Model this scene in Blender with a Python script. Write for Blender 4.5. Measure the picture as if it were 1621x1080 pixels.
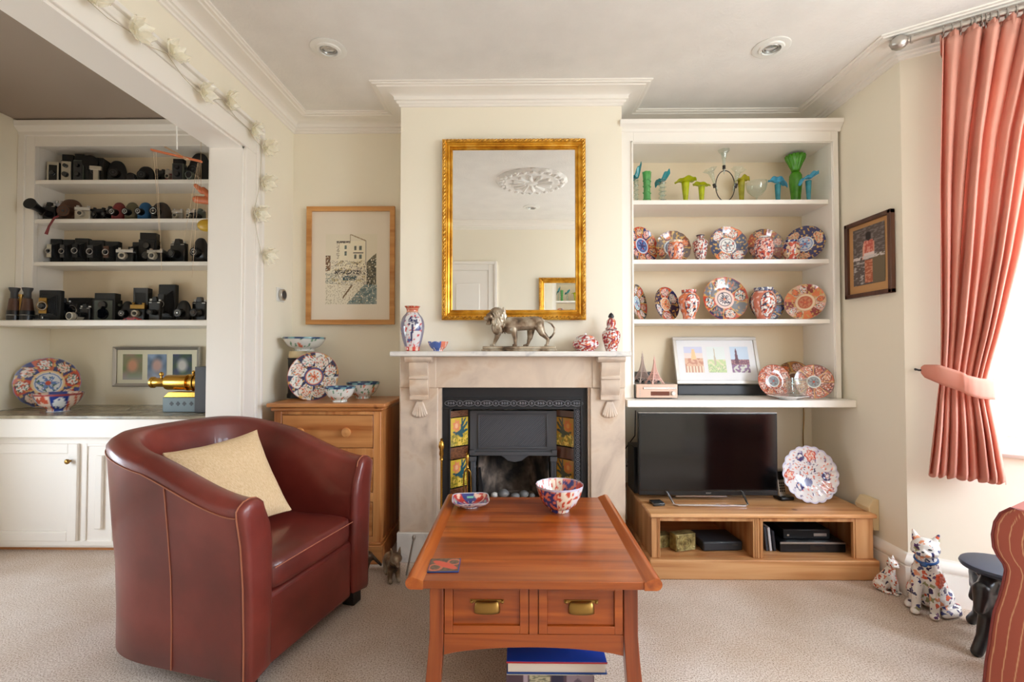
import bpy, bmesh, math, random
from mathutils import Vector, Matrix, Euler, noise
PI = math.pi
S = bpy.context.scene
COL = S.collection
for o in list(bpy.data.objects): bpy.data.objects.remove(o)

# ------------------------------------------------------------------ camera
CH = 1.15; FPX = 765.0
cd = bpy.data.cameras.new('view_camera'); cam = bpy.data.objects.new('view_camera', cd); COL.objects.link(cam)
cd.sensor_fit = 'HORIZONTAL'; cd.sensor_width = 36.0; cd.lens = FPX * 36.0 / 1621.0; cd.clip_start = 0.02
cam.location = (0, 0, CH)
cam.rotation_euler = (math.radians(90 + 1.2), 0, math.radians(0.71))
S.camera = cam
CR = Euler(cam.rotation_euler).to_matrix()

# ------------------------------------------------------------------ world, light, exposure
S.view_settings.view_transform = 'Standard'; S.view_settings.look = 'None'
S.view_settings.gamma = 1; S.view_settings.use_curve_mapping = False
S.view_settings.exposure = 0.0
W = bpy.data.worlds.new('sky'); S.world = W; W.use_nodes = True
wn = W.node_tree.nodes; bgn = wn['Background']
bgn.inputs[1].default_value = 22.0
_tc = wn.new('ShaderNodeTexCoord'); _sp = wn.new('ShaderNodeSeparateXYZ'); _rp = wn.new('ShaderNodeValToRGB'); _ma = wn.new('ShaderNodeMapRange')
_ma.inputs[1].default_value = -1; _ma.inputs[2].default_value = 1
W.node_tree.links.new(_tc.outputs['Generated'], _sp.inputs[0]); W.node_tree.links.new(_sp.outputs[2], _ma.inputs[0]); W.node_tree.links.new(_ma.outputs[0], _rp.inputs[0])
_e = _rp.color_ramp.elements; _e[0].position = .47; _e[0].color = (.42, .46, .46, 1); _e[1].position = .53; _e[1].color = (.80, .90, 1.0, 1)   # garden below, bright sky above
W.node_tree.links.new(_rp.outputs[0], bgn.inputs[0])
S.cycles.max_bounces = 10; S.cycles.diffuse_bounces = 6; S.cycles.glossy_bounces = 4
S.cycles.transmission_bounces = 6; S.cycles.transparent_max_bounces = 12
S.cycles.sample_clamp_indirect = 6.0; S.cycles.caustics_reflective = False; S.cycles.caustics_refractive = False
S.cycles.use_denoising = True
def area(name, loc, direction, sx, sy, power, colr, portal=False):
    l = bpy.data.lights.new(name, 'AREA'); l.shape = 'RECTANGLE'; l.size = sx; l.size_y = sy
    l.energy = power; l.color = colr
    if portal: l.cycles.is_portal = True
    o = bpy.data.objects.new(name, l); COL.objects.link(o); o.location = loc
    o.rotation_euler = Vector(direction).to_track_quat('-Z', 'Y').to_euler()
    return o

# ------------------------------------------------------------------ picture geometry helpers
def ray(px, py): return CR @ Vector(((px - 810.5) / FPX, (540 - py) / FPX, -1.0))
def at(px, py, Y):
    d = ray(px, py); return Vector((0, 0, CH)) + d * (Y / d.y)
def atz(px, py, z):
    d = ray(px, py); return Vector((0, 0, CH)) + d * ((z - CH) / d.z)
def atx(px, py, X):
    d = ray(px, py); return Vector((0, 0, CH)) + d * (X / d.x)
def L(c):
    def f(v):
        v = v / 255.0
        return v / 12.92 if v <= 0.04045 else ((v + 0.055) / 1.055) ** 2.4
    return (f(c[0]), f(c[1]), f(c[2]), 1.0)

# ------------------------------------------------------------------ mesh builder
class MB:
    def __init__(s): s.v = []; s.f = []; s.c = []; s.M = Matrix(); s.cc = (1, 1, 1, 1)
    def add(s, vs, fs, cols=None):
        n = len(s.v)
        s.v += [s.M @ Vector(p) for p in vs]
        s.c += cols if cols else [s.cc] * len(vs)
        s.f += [tuple(i + n for i in f) for f in fs]
    def box(s, x0, y0, z0, x1, y1, z1):
        if x0 > x1: x0, x1 = x1, x0
        if y0 > y1: y0, y1 = y1, y0
        if z0 > z1: z0, z1 = z1, z0
        s.add([(x0,y0,z0),(x1,y0,z0),(x1,y1,z0),(x0,y1,z0),(x0,y0,z1),(x1,y0,z1),(x1,y1,z1),(x0,y1,z1)],
              [(0,3,2,1),(4,5,6,7),(0,1,5,4),(1,2,6,5),(2,3,7,6),(3,0,4,7)])
        return s
    def grid(s, P, nu, nv, cols=None, cu=False, cv=False, flip=False):
        fs = []
        for i in range(nu if cu else nu - 1):
            for j in range(nv if cv else nv - 1):
                a = i * nv + j; b = ((i + 1) % nu) * nv + j; c = ((i + 1) % nu) * nv + (j + 1) % nv; d = i * nv + (j + 1) % nv
                fs.append((a, d, c, b) if flip else (a, b, c, d))
        s.add(P, fs, cols)
    def lathe(s, prof, n=32, c=(0, 0, 0), rf=None, cf=None, M=None):
        P = []; C = []; m = len(prof)
        for i in range(n):
            a = 2 * PI * i / n
            for j, (r, z) in enumerate(prof):
                k = rf(a, j / (m - 1)) if rf else 1.0
                P.append((c[0] + r * k * math.cos(a), c[1] + r * k * math.sin(a), c[2] + z))
                if cf: C.append(cf(a, j / (m - 1)))
        s.grid(P, n, m, C if cf else None, cu=True)
        return s
    def cyl(s, p0, p1, r0, r1=None, n=16):
        r1 = r0 if r1 is None else r1
        return s.tube([p0, p1], [r0, r1], n)
    def tube(s, pts, rad, n=8, closed=False, caps=True):
        pts = [Vector(p) for p in pts]; m = len(pts)
        if not isinstance(rad, (list, tuple)): rad = [rad] * m
        P = []; up = None
        for i, p in enumerate(pts):
            if closed: t = pts[(i + 1) % m] - pts[i - 1]
            else: t = pts[min(i + 1, m - 1)] - pts[max(i - 1, 0)]
            if t.length < 1e-9: t = Vector((0, 0, 1))
            t.normalize()
            if up is None: up = Vector((0, 0, 1)) if abs(t.z) < .9 else Vector((1, 0, 0))
            a = t.cross(up)
            if a.length < 1e-6: a = t.orthogonal()
            a.normalize(); b = t.cross(a); up = -b if False else a.cross(t)
            for k in range(n):
                w = 2 * PI * k / n
                P.append(p + (a * math.cos(w) + b * math.sin(w)) * rad[i])
        n0 = len(s.v)
        s.grid(P, m, n, None, cu=closed, cv=True)
        if caps and not closed:
            s.f.append(tuple(n0 + k for k in range(n)))
            s.f.append(tuple(n0 + (m - 1) * n + k for k in reversed(range(n))))
        return s
    def prism(s, poly, a, b, plane='xz'):
        # poly in 2D, extruded between a and b along the remaining axis
        n = len(poly)
        def q(p, t):
            return {'xz': (p[0], t, p[1]), 'xy': (p[0], p[1], t), 'yz': (t, p[0], p[1])}[plane]
        s.add([q(p, a) for p in poly] + [q(p, b) for p in poly],
              [tuple(range(n)), tuple(range(2 * n - 1, n - 1, -1))] + [(i, i + n, (i + 1) % n + n, (i + 1) % n) for i in range(n)])
        return s
    def ell(s, c, r, nu=16, nv=10):
        P = []
        for i in range(nu):
            for j in range(nv):
                a = 2 * PI * i / nu; b = -PI / 2 + PI * (j + .02) / (nv - 1 + .04)
                P.append((c[0] + r[0] * math.cos(b) * math.cos(a), c[1] + r[1] * math.cos(b) * math.sin(a), c[2] + r[2] * math.sin(b)))
        s.grid(P, nu, nv, None, cu=True)
        n0 = len(s.v) - nu * nv
        s.f.append(tuple(n0 + i * nv for i in reversed(range(nu)))); s.f.append(tuple(n0 + i * nv + nv - 1 for i in range(nu)))
        return s
    def cap(s, c0, r0, c1, r1, n=14):
        # rounded capsule for organic unions
        c0 = Vector(c0); c1 = Vector(c1); d = (c1 - c0); ln = max(d.length, 1e-6); t = d / ln
        pts = []; rr = []
        for k in range(6):
            a = PI / 2 * (1 - k / 6); pts.append(c0 - t * r0 * math.sin(a)); rr.append(max(r0 * math.cos(a), r0 * .03))
        pts.append(c0); rr.append(r0); pts.append(c1); rr.append(r1)
        for k in range(1, 7):
            a = PI / 2 * k / 6; pts.append(c1 + t * r1 * math.sin(a)); rr.append(max(r1 * math.cos(a), r1 * .03))
        return s.tube(pts, rr, n)
    def build(s, name, mat, parent=None, bevel=0, smooth=False, seg=2, angle=35, solid=0, sub=0, orig=None, rel=None):
        base = Vector((0, 0, 0))
        if parent is None:
            if orig is not None: base = Vector(orig)
            else:
                xs = [p.x for p in s.v]; ys = [p.y for p in s.v]; zs = [p.z for p in s.v]
                base = Vector(((min(xs) + max(xs)) / 2, (min(ys) + max(ys)) / 2, min(zs)))
        elif rel is not None: base = Vector(rel)
        me = bpy.data.meshes.new(name)
        me.from_pydata([tuple(p - base) for p in s.v], [], s.f)
        me.validate()
        if any(c != (1, 1, 1, 1) for c in s.c) and len(me.vertices) == len(s.c):
            at_ = me.color_attributes.new('Col', 'FLOAT_COLOR', 'POINT')
            at_.data.foreach_set('color', [x for c in s.c for x in c])
        bm = bmesh.new(); bm.from_mesh(me); bmesh.ops.recalc_face_normals(bm, faces=bm.faces); bm.to_mesh(me); bm.free()
        for m in (mat if isinstance(mat, (list, tuple)) else [mat]): me.materials.append(m)
        if smooth:
            for p in me.polygons: p.use_smooth = True
            if smooth != 'all' : me.set_sharp_from_angle(angle=math.radians(angle))
        o = bpy.data.objects.new(name, me); COL.objects.link(o)
        if parent is not None: o.parent = parent
        else: o.location = base
        if solid:
            m = o.modifiers.new('solid', 'SOLIDIFY'); m.thickness = solid; m.offset = 0
        if sub:
            m = o.modifiers.new('sub', 'SUBSURF'); m.levels = sub; m.render_levels = sub
        if bevel:
            m = o.modifiers.new('bevel', 'BEVEL'); m.width = bevel; m.segments = seg; m.limit_method = 'ANGLE'; m.angle_limit = math.radians(30)
            m.harden_normals = False
            if not smooth:
                for p in me.polygons: p.use_smooth = True
                me.set_sharp_from_angle(angle=math.radians(50))
        return o
def tag(o, label, cat, group=None):
    o['label'] = label; o['category'] = cat
    if group: o['group'] = group
    return o
def thing(name, label, cat, loc=(0, 0, 0), rz=0.0, group=None):
    o = bpy.data.objects.new(name, None); COL.objects.link(o); o.empty_display_size = .05
    o.location = loc; o.rotation_euler = (0, 0, rz)
    return tag(o, label, cat, group)
def struct(name, mb, mat, **k):
    o = mb.build(name, mat, **k)
    o['kind'] = 'structure'; return o
def kids(o): return [c for c in bpy.data.objects if c.parent == o]
def copy_tree(o, parent=None):
    c = o.copy(); COL.objects.link(c); c.parent = parent
    for ch in kids(o): copy_tree(ch, c)
    return c
def organic(name, mb, mat, vox, parent=None, smooth_it=3, cf=None, orig=None):
    tmp = mb.build(name + '_tmp', mat, parent=None, orig=(0, 0, 0))
    m = tmp.modifiers.new('r', 'REMESH'); m.mode = 'VOXEL'; m.voxel_size = vox; m.use_smooth_shade = True
    if smooth_it:
        q = tmp.modifiers.new('s', 'SMOOTH'); q.factor = .5; q.iterations = smooth_it
    dg = bpy.context.evaluated_depsgraph_get()
    me = bpy.data.meshes.new_from_object(tmp.evaluated_get(dg))
    bpy.data.objects.remove(tmp)
    me.name = name; me.materials.clear(); me.materials.append(mat)
    for p in me.polygons: p.use_smooth = True
    if cf:
        a = me.color_attributes.new('Col', 'FLOAT_COLOR', 'POINT'); cs = []
        for v in me.vertices: cs += list(cf(v.co))
        a.data.foreach_set('color', cs)
    o = bpy.data.objects.new(name, me); COL.objects.link(o)
    if parent is not None: o.parent = parent
    elif orig is not None:
        me.transform(Matrix.Translation(-Vector(orig))); o.location = orig
    return o
def text(name, s, size, mat, parent, loc, rot=(PI / 2, 0, 0), ext=.0004):
    cu = bpy.data.curves.new(name, 'FONT'); cu.body = s; cu.size = size; cu.extrude = ext; cu.align_x = 'CENTER'; cu.align_y = 'CENTER'
    t = bpy.data.objects.new(name + '_tmp', cu); COL.objects.link(t)
    dg = bpy.context.evaluated_depsgraph_get(); me = bpy.data.meshes.new_from_object(t.evaluated_get(dg))
    bpy.data.objects.remove(t); me.materials.clear(); me.materials.append(mat)
    o = bpy.data.objects.new(name, me); COL.objects.link(o); o.parent = parent; o.location = loc; o.rotation_euler = rot
    return o
def sweep(path, prof, mb, zc, side=1, closed=False):
    # path of (x,y); prof of (offset into room, z); offset to the right of travel when side=1
    m = len(path); P = []
    for i in range(m):
        p = Vector(path[i])
        if closed or 0 < i < m - 1:
            a = (p - Vector(path[i - 1])).normalized(); b = (Vector(path[(i + 1) % m]) - p).normalized()
        elif i == 0: a = b = (Vector(path[1]) - p).normalized()
        else: a = b = (p - Vector(path[i - 1])).normalized()
        na = Vector((a.y, -a.x)) * side; nb = Vector((b.y, -b.x)) * side
        n = (na + nb); n = n / max(n.length_squared / 2, 1e-6)
        for (d, z) in prof: P.append((p.x + n.x * d, p.y + n.y * d, zc + z))
    mb.grid(P, m, len(prof), None, cu=closed, cv=True)
    if not closed:
        n0 = len(mb.v) - m * len(prof); k = len(prof)
        mb.f.append(tuple(n0 + j for j in range(k))); mb.f.append(tuple(n0 + (m - 1) * k + j for j in range(k)))

# ------------------------------------------------------------------ materials
def mat_new(name):
    m = bpy.data.materials.new(name); m.use_nodes = True
    nt = m.node_tree; b = nt.nodes['Principled BSDF']; return m, nt, b
def setp(b, **k):
    for n, v in k.items():
        b.inputs[n.replace('_', ' ')].default_value = v
def node(nt, t, **k):
    n = nt.nodes.new(t)
    for a, v in k.items(): setattr(n, a, v)
    return n
def ramp(nt, stops, interp='LINEAR'):
    r = nt.nodes.new('ShaderNodeValToRGB'); r.color_ramp.interpolation = interp
    e = r.color_ramp.elements
    while len(e) < len(stops): e.new(.5)
    for i, (p, c) in enumerate(stops): e[i].position = p; e[i].color = c if len(c) == 4 else L(c)
    return r
def coord(nt, scale=(1, 1, 1), space='Object', rot=(0, 0, 0)):
    t = nt.nodes.new('ShaderNodeTexCoord'); mp = nt.nodes.new('ShaderNodeMapping')
    mp.inputs['Scale'].default_value = scale; mp.inputs['Rotation'].default_value = rot
    nt.links.new(t.outputs[space], mp.inputs[0]); return mp.outputs[0]
def bump(nt, b, h, strength, dist=.002):
    n = nt.nodes.new('ShaderNodeBump'); n.inputs['Strength'].default_value = strength; n.inputs['Distance'].default_value = dist
    nt.links.new(h, n.inputs['Height']); nt.links.new(n.outputs[0], b.inputs['Normal']); return n
def plain(name, c, rough=.5, metal=0.0, coat=0.0, bstr=0, bscale=80, **k):
    m, nt, b = mat_new(name); setp(b, Base_Color=L(c), Roughness=rough, Metallic=metal, Coat_Weight=coat)
    for n, v in k.items(): b.inputs[n.replace('_', ' ')].default_value = v
    nz = node(nt, 'ShaderNodeTexNoise'); nz.inputs['Scale'].default_value = bscale; nz.inputs['Detail'].default_value = 3
    nt.links.new(coord(nt), nz.inputs[0])
    if bstr: bump(nt, b, nz.outputs[0], bstr)
    return m
def mottled(name, stops, rough=.5, scale=8, detail=6, metal=0.0, coat=0.0, bstr=0.0, sc=(1, 1, 1), dist=0.0, bdist=.002, bscale=None):
    m, nt, b = mat_new(name); setp(b, Roughness=rough, Metallic=metal, Coat_Weight=coat)
    nz = node(nt, 'ShaderNodeTexNoise'); nz.inputs['Scale'].default_value = scale; nz.inputs['Detail'].default_value = detail
    nz.inputs['Distortion'].default_value = dist
    co = coord(nt, sc)
    nt.links.new(co, nz.inputs[0]); r = ramp(nt, stops); nt.links.new(nz.outputs[0], r.inputs[0]); nt.links.new(r.outputs[0], b.inputs['Base Color'])
    if bstr:
        n2 = nz
        if bscale:
            n2 = node(nt, 'ShaderNodeTexNoise'); n2.inputs['Scale'].default_value = bscale; n2.inputs['Detail'].default_value = 4
            nt.links.new(co, n2.inputs[0])
        bump(nt, b, n2.outputs[0], bstr, bdist)
    return m
def wood(name, c1, c2, c3, axis='x', rough=.35, scale=1.0, coat=0.0, knots=False):
    m, nt, b = mat_new(name); setp(b, Roughness=rough, Coat_Weight=coat, Coat_Roughness=.12)
    s = {'x': (1.2, 22, 22), 'y': (22, 1.2, 22), 'z': (22, 22, 1.2)}[axis]
    co = coord(nt, tuple(v * scale for v in s))
    nz = node(nt, 'ShaderNodeTexNoise'); nz.inputs['Scale'].default_value = 1.0; nz.inputs['Detail'].default_value = 5; nz.inputs['Distortion'].default_value = .6
    nt.links.new(co, nz.inputs[0])
    s2 = {'x': (.5, 5, 5), 'y': (5, .5, 5), 'z': (5, 5, .5)}[axis]
    n2 = node(nt, 'ShaderNodeTexNoise'); n2.inputs['Scale'].default_value = 1.0; n2.inputs['Detail'].default_value = 2
    nt.links.new(coord(nt, tuple(v * scale for v in s2)), n2.inputs[0])
    r = ramp(nt, [(.33, c1), (.5, c2), (.68, c3)]); nt.links.new(nz.outputs[0], r.inputs[0])
    r2 = ramp(nt, [(.3, (205, 205, 205)), (.65, (255, 255, 255))]); nt.links.new(n2.outputs[0], r2.inputs[0])
    mx = node(nt, 'ShaderNodeMix', data_type='RGBA', blend_type='MULTIPLY'); mx.inputs[0].default_value = .8
    nt.links.new(r.outputs[0], mx.inputs[6]); nt.links.new(r2.outputs[0], mx.inputs[7])
    out = mx.outputs[2]
    if knots:
        vo = node(nt, 'ShaderNodeTexVoronoi'); vo.inputs['Scale'].default_value = 5.5
        nt.links.new(coord(nt), vo.inputs[0])
        rk = ramp(nt, [(.0, (95, 50, 25)), (.06, (120, 66, 32)), (.10, (255, 255, 255))]); nt.links.new(vo.outputs['Distance'], rk.inputs[0])
        m2 = node(nt, 'ShaderNodeMix', data_type='RGBA', blend_type='MULTIPLY'); m2.inputs[0].default_value = .75
        nt.links.new(out, m2.inputs[6]); nt.links.new(rk.outputs[0], m2.inputs[7]); out = m2.outputs[2]
    nt.links.new(out, b.inputs['Base Color']); bump(nt, b, nz.outputs[0], .08, .001)
    return m
def glassy(name, c, rough=.03, alpha=.35, ior=1.45):
    # coloured thin glass: tinted transparency plus gloss
    m, nt, b = mat_new(name); nt.nodes.remove(b); out = nt.nodes['Material Output']
    tr = node(nt, 'ShaderNodeBsdfTransparent'); tr.inputs[0].default_value = L(c)
    gl = node(nt, 'ShaderNodeBsdfGlossy'); gl.inputs['Roughness'].default_value = rough; gl.inputs[0].default_value = (1, 1, 1, 1)
    df = node(nt, 'ShaderNodeBsdfDiffuse'); df.inputs[0].default_value = L(c)
    lw = node(nt, 'ShaderNodeLayerWeight'); lw.inputs[0].default_value = .5
    pw = node(nt, 'ShaderNodeMath', operation='POWER'); pw.inputs[1].default_value = 4.0; nt.links.new(lw.outputs['Facing'], pw.inputs[0])
    fr = node(nt, 'ShaderNodeMath', operation='MULTIPLY_ADD'); fr.inputs[1].default_value = .55; fr.inputs[2].default_value = .045; nt.links.new(pw.outputs[0], fr.inputs[0])
    nz = node(nt, 'ShaderNodeTexNoise'); nz.inputs['Scale'].default_value = 30; nt.links.new(coord(nt), nz.inputs[0])
    rr = ramp(nt, [(.3, (alpha * .8,) * 3 + (1,)), (.7, (alpha * 1.2,) * 3 + (1,))]); nt.links.new(nz.outputs[0], rr.inputs[0])
    m1 = node(nt, 'ShaderNodeMixShader'); m2 = node(nt, 'ShaderNodeMixShader')
    nt.links.new(rr.outputs[0], m1.inputs[0]); nt.links.new(tr.outputs[0], m1.inputs[1]); nt.links.new(df.outputs[0], m1.inputs[2])
    nt.links.new(fr.outputs[0], m2.inputs[0]); nt.links.new(m1.outputs[0], m2.inputs[1]); nt.links.new(gl.outputs[0], m2.inputs[2])
    nt.links.new(m2.outputs[0], out.inputs[0]); return m
def painted(name, rough, coat, bstr=0.0):
    m, nt, b = mat_new(name); setp(b, Roughness=rough, Coat_Weight=coat, Coat_Roughness=.05)
    a = node(nt, 'ShaderNodeVertexColor', layer_name='Col'); nt.links.new(a.outputs[0], b.inputs['Base Color'])
    if bstr:
        nz = node(nt, 'ShaderNodeTexNoise'); nz.inputs['Scale'].default_value = 120; nt.links.new(coord(nt), nz.inputs[0]); bump(nt, b, nz.outputs[0], bstr, .001)
    return m
def spotty(name, stops, scale, rough=.15, coat=.6):
    m, nt, b = mat_new(name); setp(b, Roughness=rough, Coat_Weight=coat, Coat_Roughness=.05)
    co = coord(nt)
    nz = node(nt, 'ShaderNodeTexNoise'); nz.inputs['Scale'].default_value = scale * 1.2; nz.inputs['Detail'].default_value = 2; nt.links.new(co, nz.inputs[0])
    mx = node(nt, 'ShaderNodeMix', data_type='RGBA', blend_type='ADD'); mx.inputs[0].default_value = .035
    nt.links.new(co, mx.inputs[6]); nt.links.new(nz.outputs[1], mx.inputs[7])
    vo = node(nt, 'ShaderNodeTexVoronoi'); vo.inputs['Scale'].default_value = scale; nt.links.new(mx.outputs[2], vo.inputs[0])
    sp = node(nt, 'ShaderNodeSeparateColor'); nt.links.new(vo.outputs['Color'], sp.inputs[0])
    r = ramp(nt, stops, 'CONSTANT'); nt.links.new(sp.outputs[0], r.inputs[0])
    lt = node(nt, 'ShaderNodeMath', operation='LESS_THAN'); lt.inputs[1].default_value = .46
    nt.links.new(vo.outputs['Distance'], lt.inputs[0])
    m2 = node(nt, 'ShaderNodeMix', data_type='RGBA'); m2.inputs[6].default_value = L((236, 232, 228))
    nt.links.new(lt.outputs[0], m2.inputs[0]); nt.links.new(r.outputs[0], m2.inputs[7]); nt.links.new(m2.outputs[2], b.inputs['Base Color'])
    return m

M = {}
M['wall'] = mottled('wall_paint', [(.3, (243, 234, 215)), (.7, (246, 238, 220))], .75, 1.2, 2, bstr=.05, bscale=60)
M['wall2'] = mottled('wall_paint_other_room', [(.3, (240, 231, 210)), (.7, (244, 235, 215))], .75, 1.2, 2, bstr=.05, bscale=60)
M['white'] = plain('white_gloss_woodwork', (244, 238, 230), .38, bstr=.02, bscale=30)
M['ceil'] = mottled('ceiling_plaster', [(.3, (233, 229, 224)), (.7, (240, 236, 231))], .85, 6, 3, bstr=.5, bscale=70, bdist=.004)
M['ceil2'] = plain('shaded_ceiling_colour', (168, 152, 138), .85, bstr=.2)  # next room's ceiling: its shade is put into a darker base colour
M['backp'] = plain('beige_painted_back', (232, 214, 186), .7, bstr=.03)
M['pane'] = glassy('window_glass', (252, 253, 255), .02, .01)
def carpet():
    m, nt, b = mat_new('carpet'); setp(b, Roughness=.95)
    co = coord(nt)
    n1 = node(nt, 'ShaderNodeTexNoise'); n1.inputs['Scale'].default_value = 190; n1.inputs['Detail'].default_value = 6; nt.links.new(co, n1.inputs[0])
    n2 = node(nt, 'ShaderNodeTexNoise'); n2.inputs['Scale'].default_value = 2.2; n2.inputs['Detail'].default_value = 4; nt.links.new(co, n2.inputs[0])
    r = ramp(nt, [(.30, (128, 106, 86)), (.39, (184, 166, 152)), (.48, (210, 196, 184)), (.62, (232, 222, 214))]); nt.links.new(n1.outputs[0], r.inputs[0])
    r2 = ramp(nt, [(.35, (226, 214, 200)), (.65, (255, 255, 255))]); nt.links.new(n2.outputs[0], r2.inputs[0])
    mx = node(nt, 'ShaderNodeMix', data_type='RGBA', blend_type='MULTIPLY'); mx.inputs[0].default_value = .8
    nt.links.new(r.outputs[0], mx.inputs[6]); nt.links.new(r2.outputs[0], mx.inputs[7]); nt.links.new(mx.outputs[2], b.inputs['Base Color'])
    bump(nt, b, n1.outputs[0], .6, .004); return m
M['carpet'] = carpet()
PN = ((176, 104, 52), (202, 134, 76), (218, 154, 94))
M['pine'] = wood('pine_wood', *PN, 'x', .38, 1.0, .15, True)
M['pinez'] = wood('pine_wood_upright', *PN, 'z', .38, 1.0, .15)
PL = ((192, 128, 76), (218, 160, 106), (232, 180, 128))
M['pine2'] = wood('pale_pine_wood', *PL, 'x', .42, 1.0, .1, True)
M['pine2z'] = wood('pale_pine_wood_upright', *PL, 'z', .42, 1.0, .1)
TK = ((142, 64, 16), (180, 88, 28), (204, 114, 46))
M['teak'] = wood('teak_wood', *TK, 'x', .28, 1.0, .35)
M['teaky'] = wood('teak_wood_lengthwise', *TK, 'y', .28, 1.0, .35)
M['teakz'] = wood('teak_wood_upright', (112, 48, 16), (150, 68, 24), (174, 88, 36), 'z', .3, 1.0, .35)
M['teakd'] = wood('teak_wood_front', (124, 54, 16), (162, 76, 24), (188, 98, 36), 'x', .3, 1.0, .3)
M['oakframe'] = wood('oak_frame', (196, 130, 66), (214, 152, 86), (226, 168, 102), 'x', .4)
M['darkframe'] = wood('dark_frame', (70, 42, 32), (92, 58, 44), (110, 72, 54), 'z', .35)
M['leather'] = mottled('oxblood_leather', [(.25, (86, 31, 25)), (.5, (112, 41, 33)), (.75, (138, 58, 48))], .38, 3.2, 5, coat=.25, bstr=.18, bscale=260, bdist=.0006)
M['stitch'] = plain('tan_stitching', (170, 104, 76), .6)
M['leg_dark'] = plain('dark_leg', (32, 24, 22), .4)
M['linen'] = mottled('cream_linen', [(.3, (208, 174, 130)), (.5, (224, 194, 152)), (.7, (234, 208, 172))], .85, 90, 5, sc=(1, 6, 1), bstr=.5, bdist=.001)
M['marble'] = mottled('aged_marble', [(.22, (168, 146, 130)), (.40, (204, 184, 166)), (.56, (216, 196, 176)), (.76, (196, 160, 128))], .3, 3.0, 8, dist=1.6, bstr=.04)
M['marblew'] = mottled('grey_white_marble', [(.28, (196, 192, 190)), (.42, (226, 221, 215)), (.7, (234, 229, 222))], .28, 9, 8, dist=1.2)
M['iron'] = plain('black_cast_iron', (40, 40, 43), .42, .35, bstr=.15, bscale=160)
M['ironorn'] = plain('cast_iron_raised_ornament', (112, 112, 118), .4, .3)
M['graph'] = plain('graphite_cast_iron', (84, 84, 88), .45, .3, bstr=.15, bscale=160)
M['soot'] = mottled('sooted_firebrick', [(.38, (40, 36, 34)), (.52, (104, 90, 80)), (.68, (190, 168, 150))], .9, 7, 4, bstr=.3)
M['gold'] = mottled('gilt', [(.3, (176, 112, 22)), (.55, (226, 166, 52)), (.75, (246, 204, 104))], .32, 14, 6, metal=.75, bstr=.25, bscale=120)
M['goldorn'] = mottled('gilt_ornament', [(.35, (140, 88, 22)), (.6, (222, 168, 70)), (.8, (252, 226, 150))], .35, 60, 4, metal=.7, bstr=.6, bscale=160, bdist=.003)
M['brass'] = plain('brass', (206, 160, 74), .25, 1.0)
M['brassold'] = plain('aged_brass', (150, 116, 62), .34, 1.0, bstr=.1)
M['steel'] = plain('brushed_steel', (196, 192, 186), .3, 1.0)
M['chrome'] = plain('chrome', (210, 210, 214), .12, 1.0)
M['silver'] = plain('satin_silver', (186, 184, 180), .35, .9)
M['black'] = plain('black_plastic', (16, 16, 18), .35)
M['blackg'] = plain('glossy_black', (8, 8, 10), .08, 0, .6)
M['blackm'] = plain('black_leatherette', (24, 24, 24), .6, bstr=.4, bscale=400)
M['grey'] = plain('dark_grey', (58, 58, 60), .45)
M['whitep'] = plain('white_plastic', (236, 234, 228), .35)
M['cream'] = plain('cream_plastic', (226, 204, 160), .45)
M['porc'] = painted('painted_porcelain', .12, .7)
M['print'] = painted('printed_paper', .7, .0)
M['tile'] = painted('glazed_tile', .12, .8)
M['porcw'] = plain('white_porcelain', (232, 232, 232), .15, 0, .6)
M['mirror'] = plain('mirror_glass', (245, 246, 244), .0, 1.0)
M['bronze'] = mottled('patinated_bronze', [(.32, (62, 50, 40)), (.45, (128, 106, 84)), (.58, (178, 162, 140)), (.75, (206, 198, 182))], .36, 16, 5, metal=.45, bstr=.25, bscale=90)
M['bronzed'] = mottled('dark_bronze', [(.35, (44, 34, 28)), (.6, (96, 76, 58)), (.8, (140, 128, 116))], .4, 14, 4, metal=.4, bstr=.2)
M['ebony'] = mottled('black_carved_wood', [(.3, (16, 16, 18)), (.7, (42, 41, 42))], .32, 12, 3, coat=.2, bstr=.2)
M['curtain'] = mottled('coral_curtain_cloth', [(.3, (228, 142, 114)), (.7, (236, 156, 128))], .8, 3, 3, bstr=.15, bscale=500, bdist=.0006)
M['pebble'] = mottled('grey_pebble', [(.3, (92, 92, 94)), (.6, (132, 130, 128)), (.8, (176, 170, 164))], .45, 18, 4)

def cloth(name, c1, c2):
    m = mottled(name, [(.3, c1), (.7, c2)], .85, 3, 3, bstr=.15, bscale=500, bdist=.0006); nt = m.node_tree; b = nt.nodes['Principled BSDF']
    tr = node(nt, 'ShaderNodeBsdfTranslucent'); mx = node(nt, 'ShaderNodeMixShader'); mx.inputs[0].default_value = .38
    src = b.inputs['Base Color'].links[0].from_socket; nt.links.new(src, tr.inputs[0])
    nt.links.new(b.outputs[0], mx.inputs[1]); nt.links.new(tr.outputs[0], mx.inputs[2]); nt.links.new(mx.outputs[0], nt.nodes['Material Output'].inputs[0]); return m
M['curtain'] = cloth('coral_curtain_cloth', (230, 168, 148), (238, 184, 166))
# ------------------------------------------------------------------ room shell
XL, XR, YB, YR = -1.445, 1.845, 3.07, -0.10
BL, BR, YF = -0.672, 0.592, 2.74
ZC = 2.632
XO, XW, YO = -1.607, -3.215, 3.28        # other side of dividing wall, far wall, its back wall
Cn = (1.845, 2.33); Dn = (2.965, 1.578); En = (2.965, 0.652); Fn = (1.845, -0.10)

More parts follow.
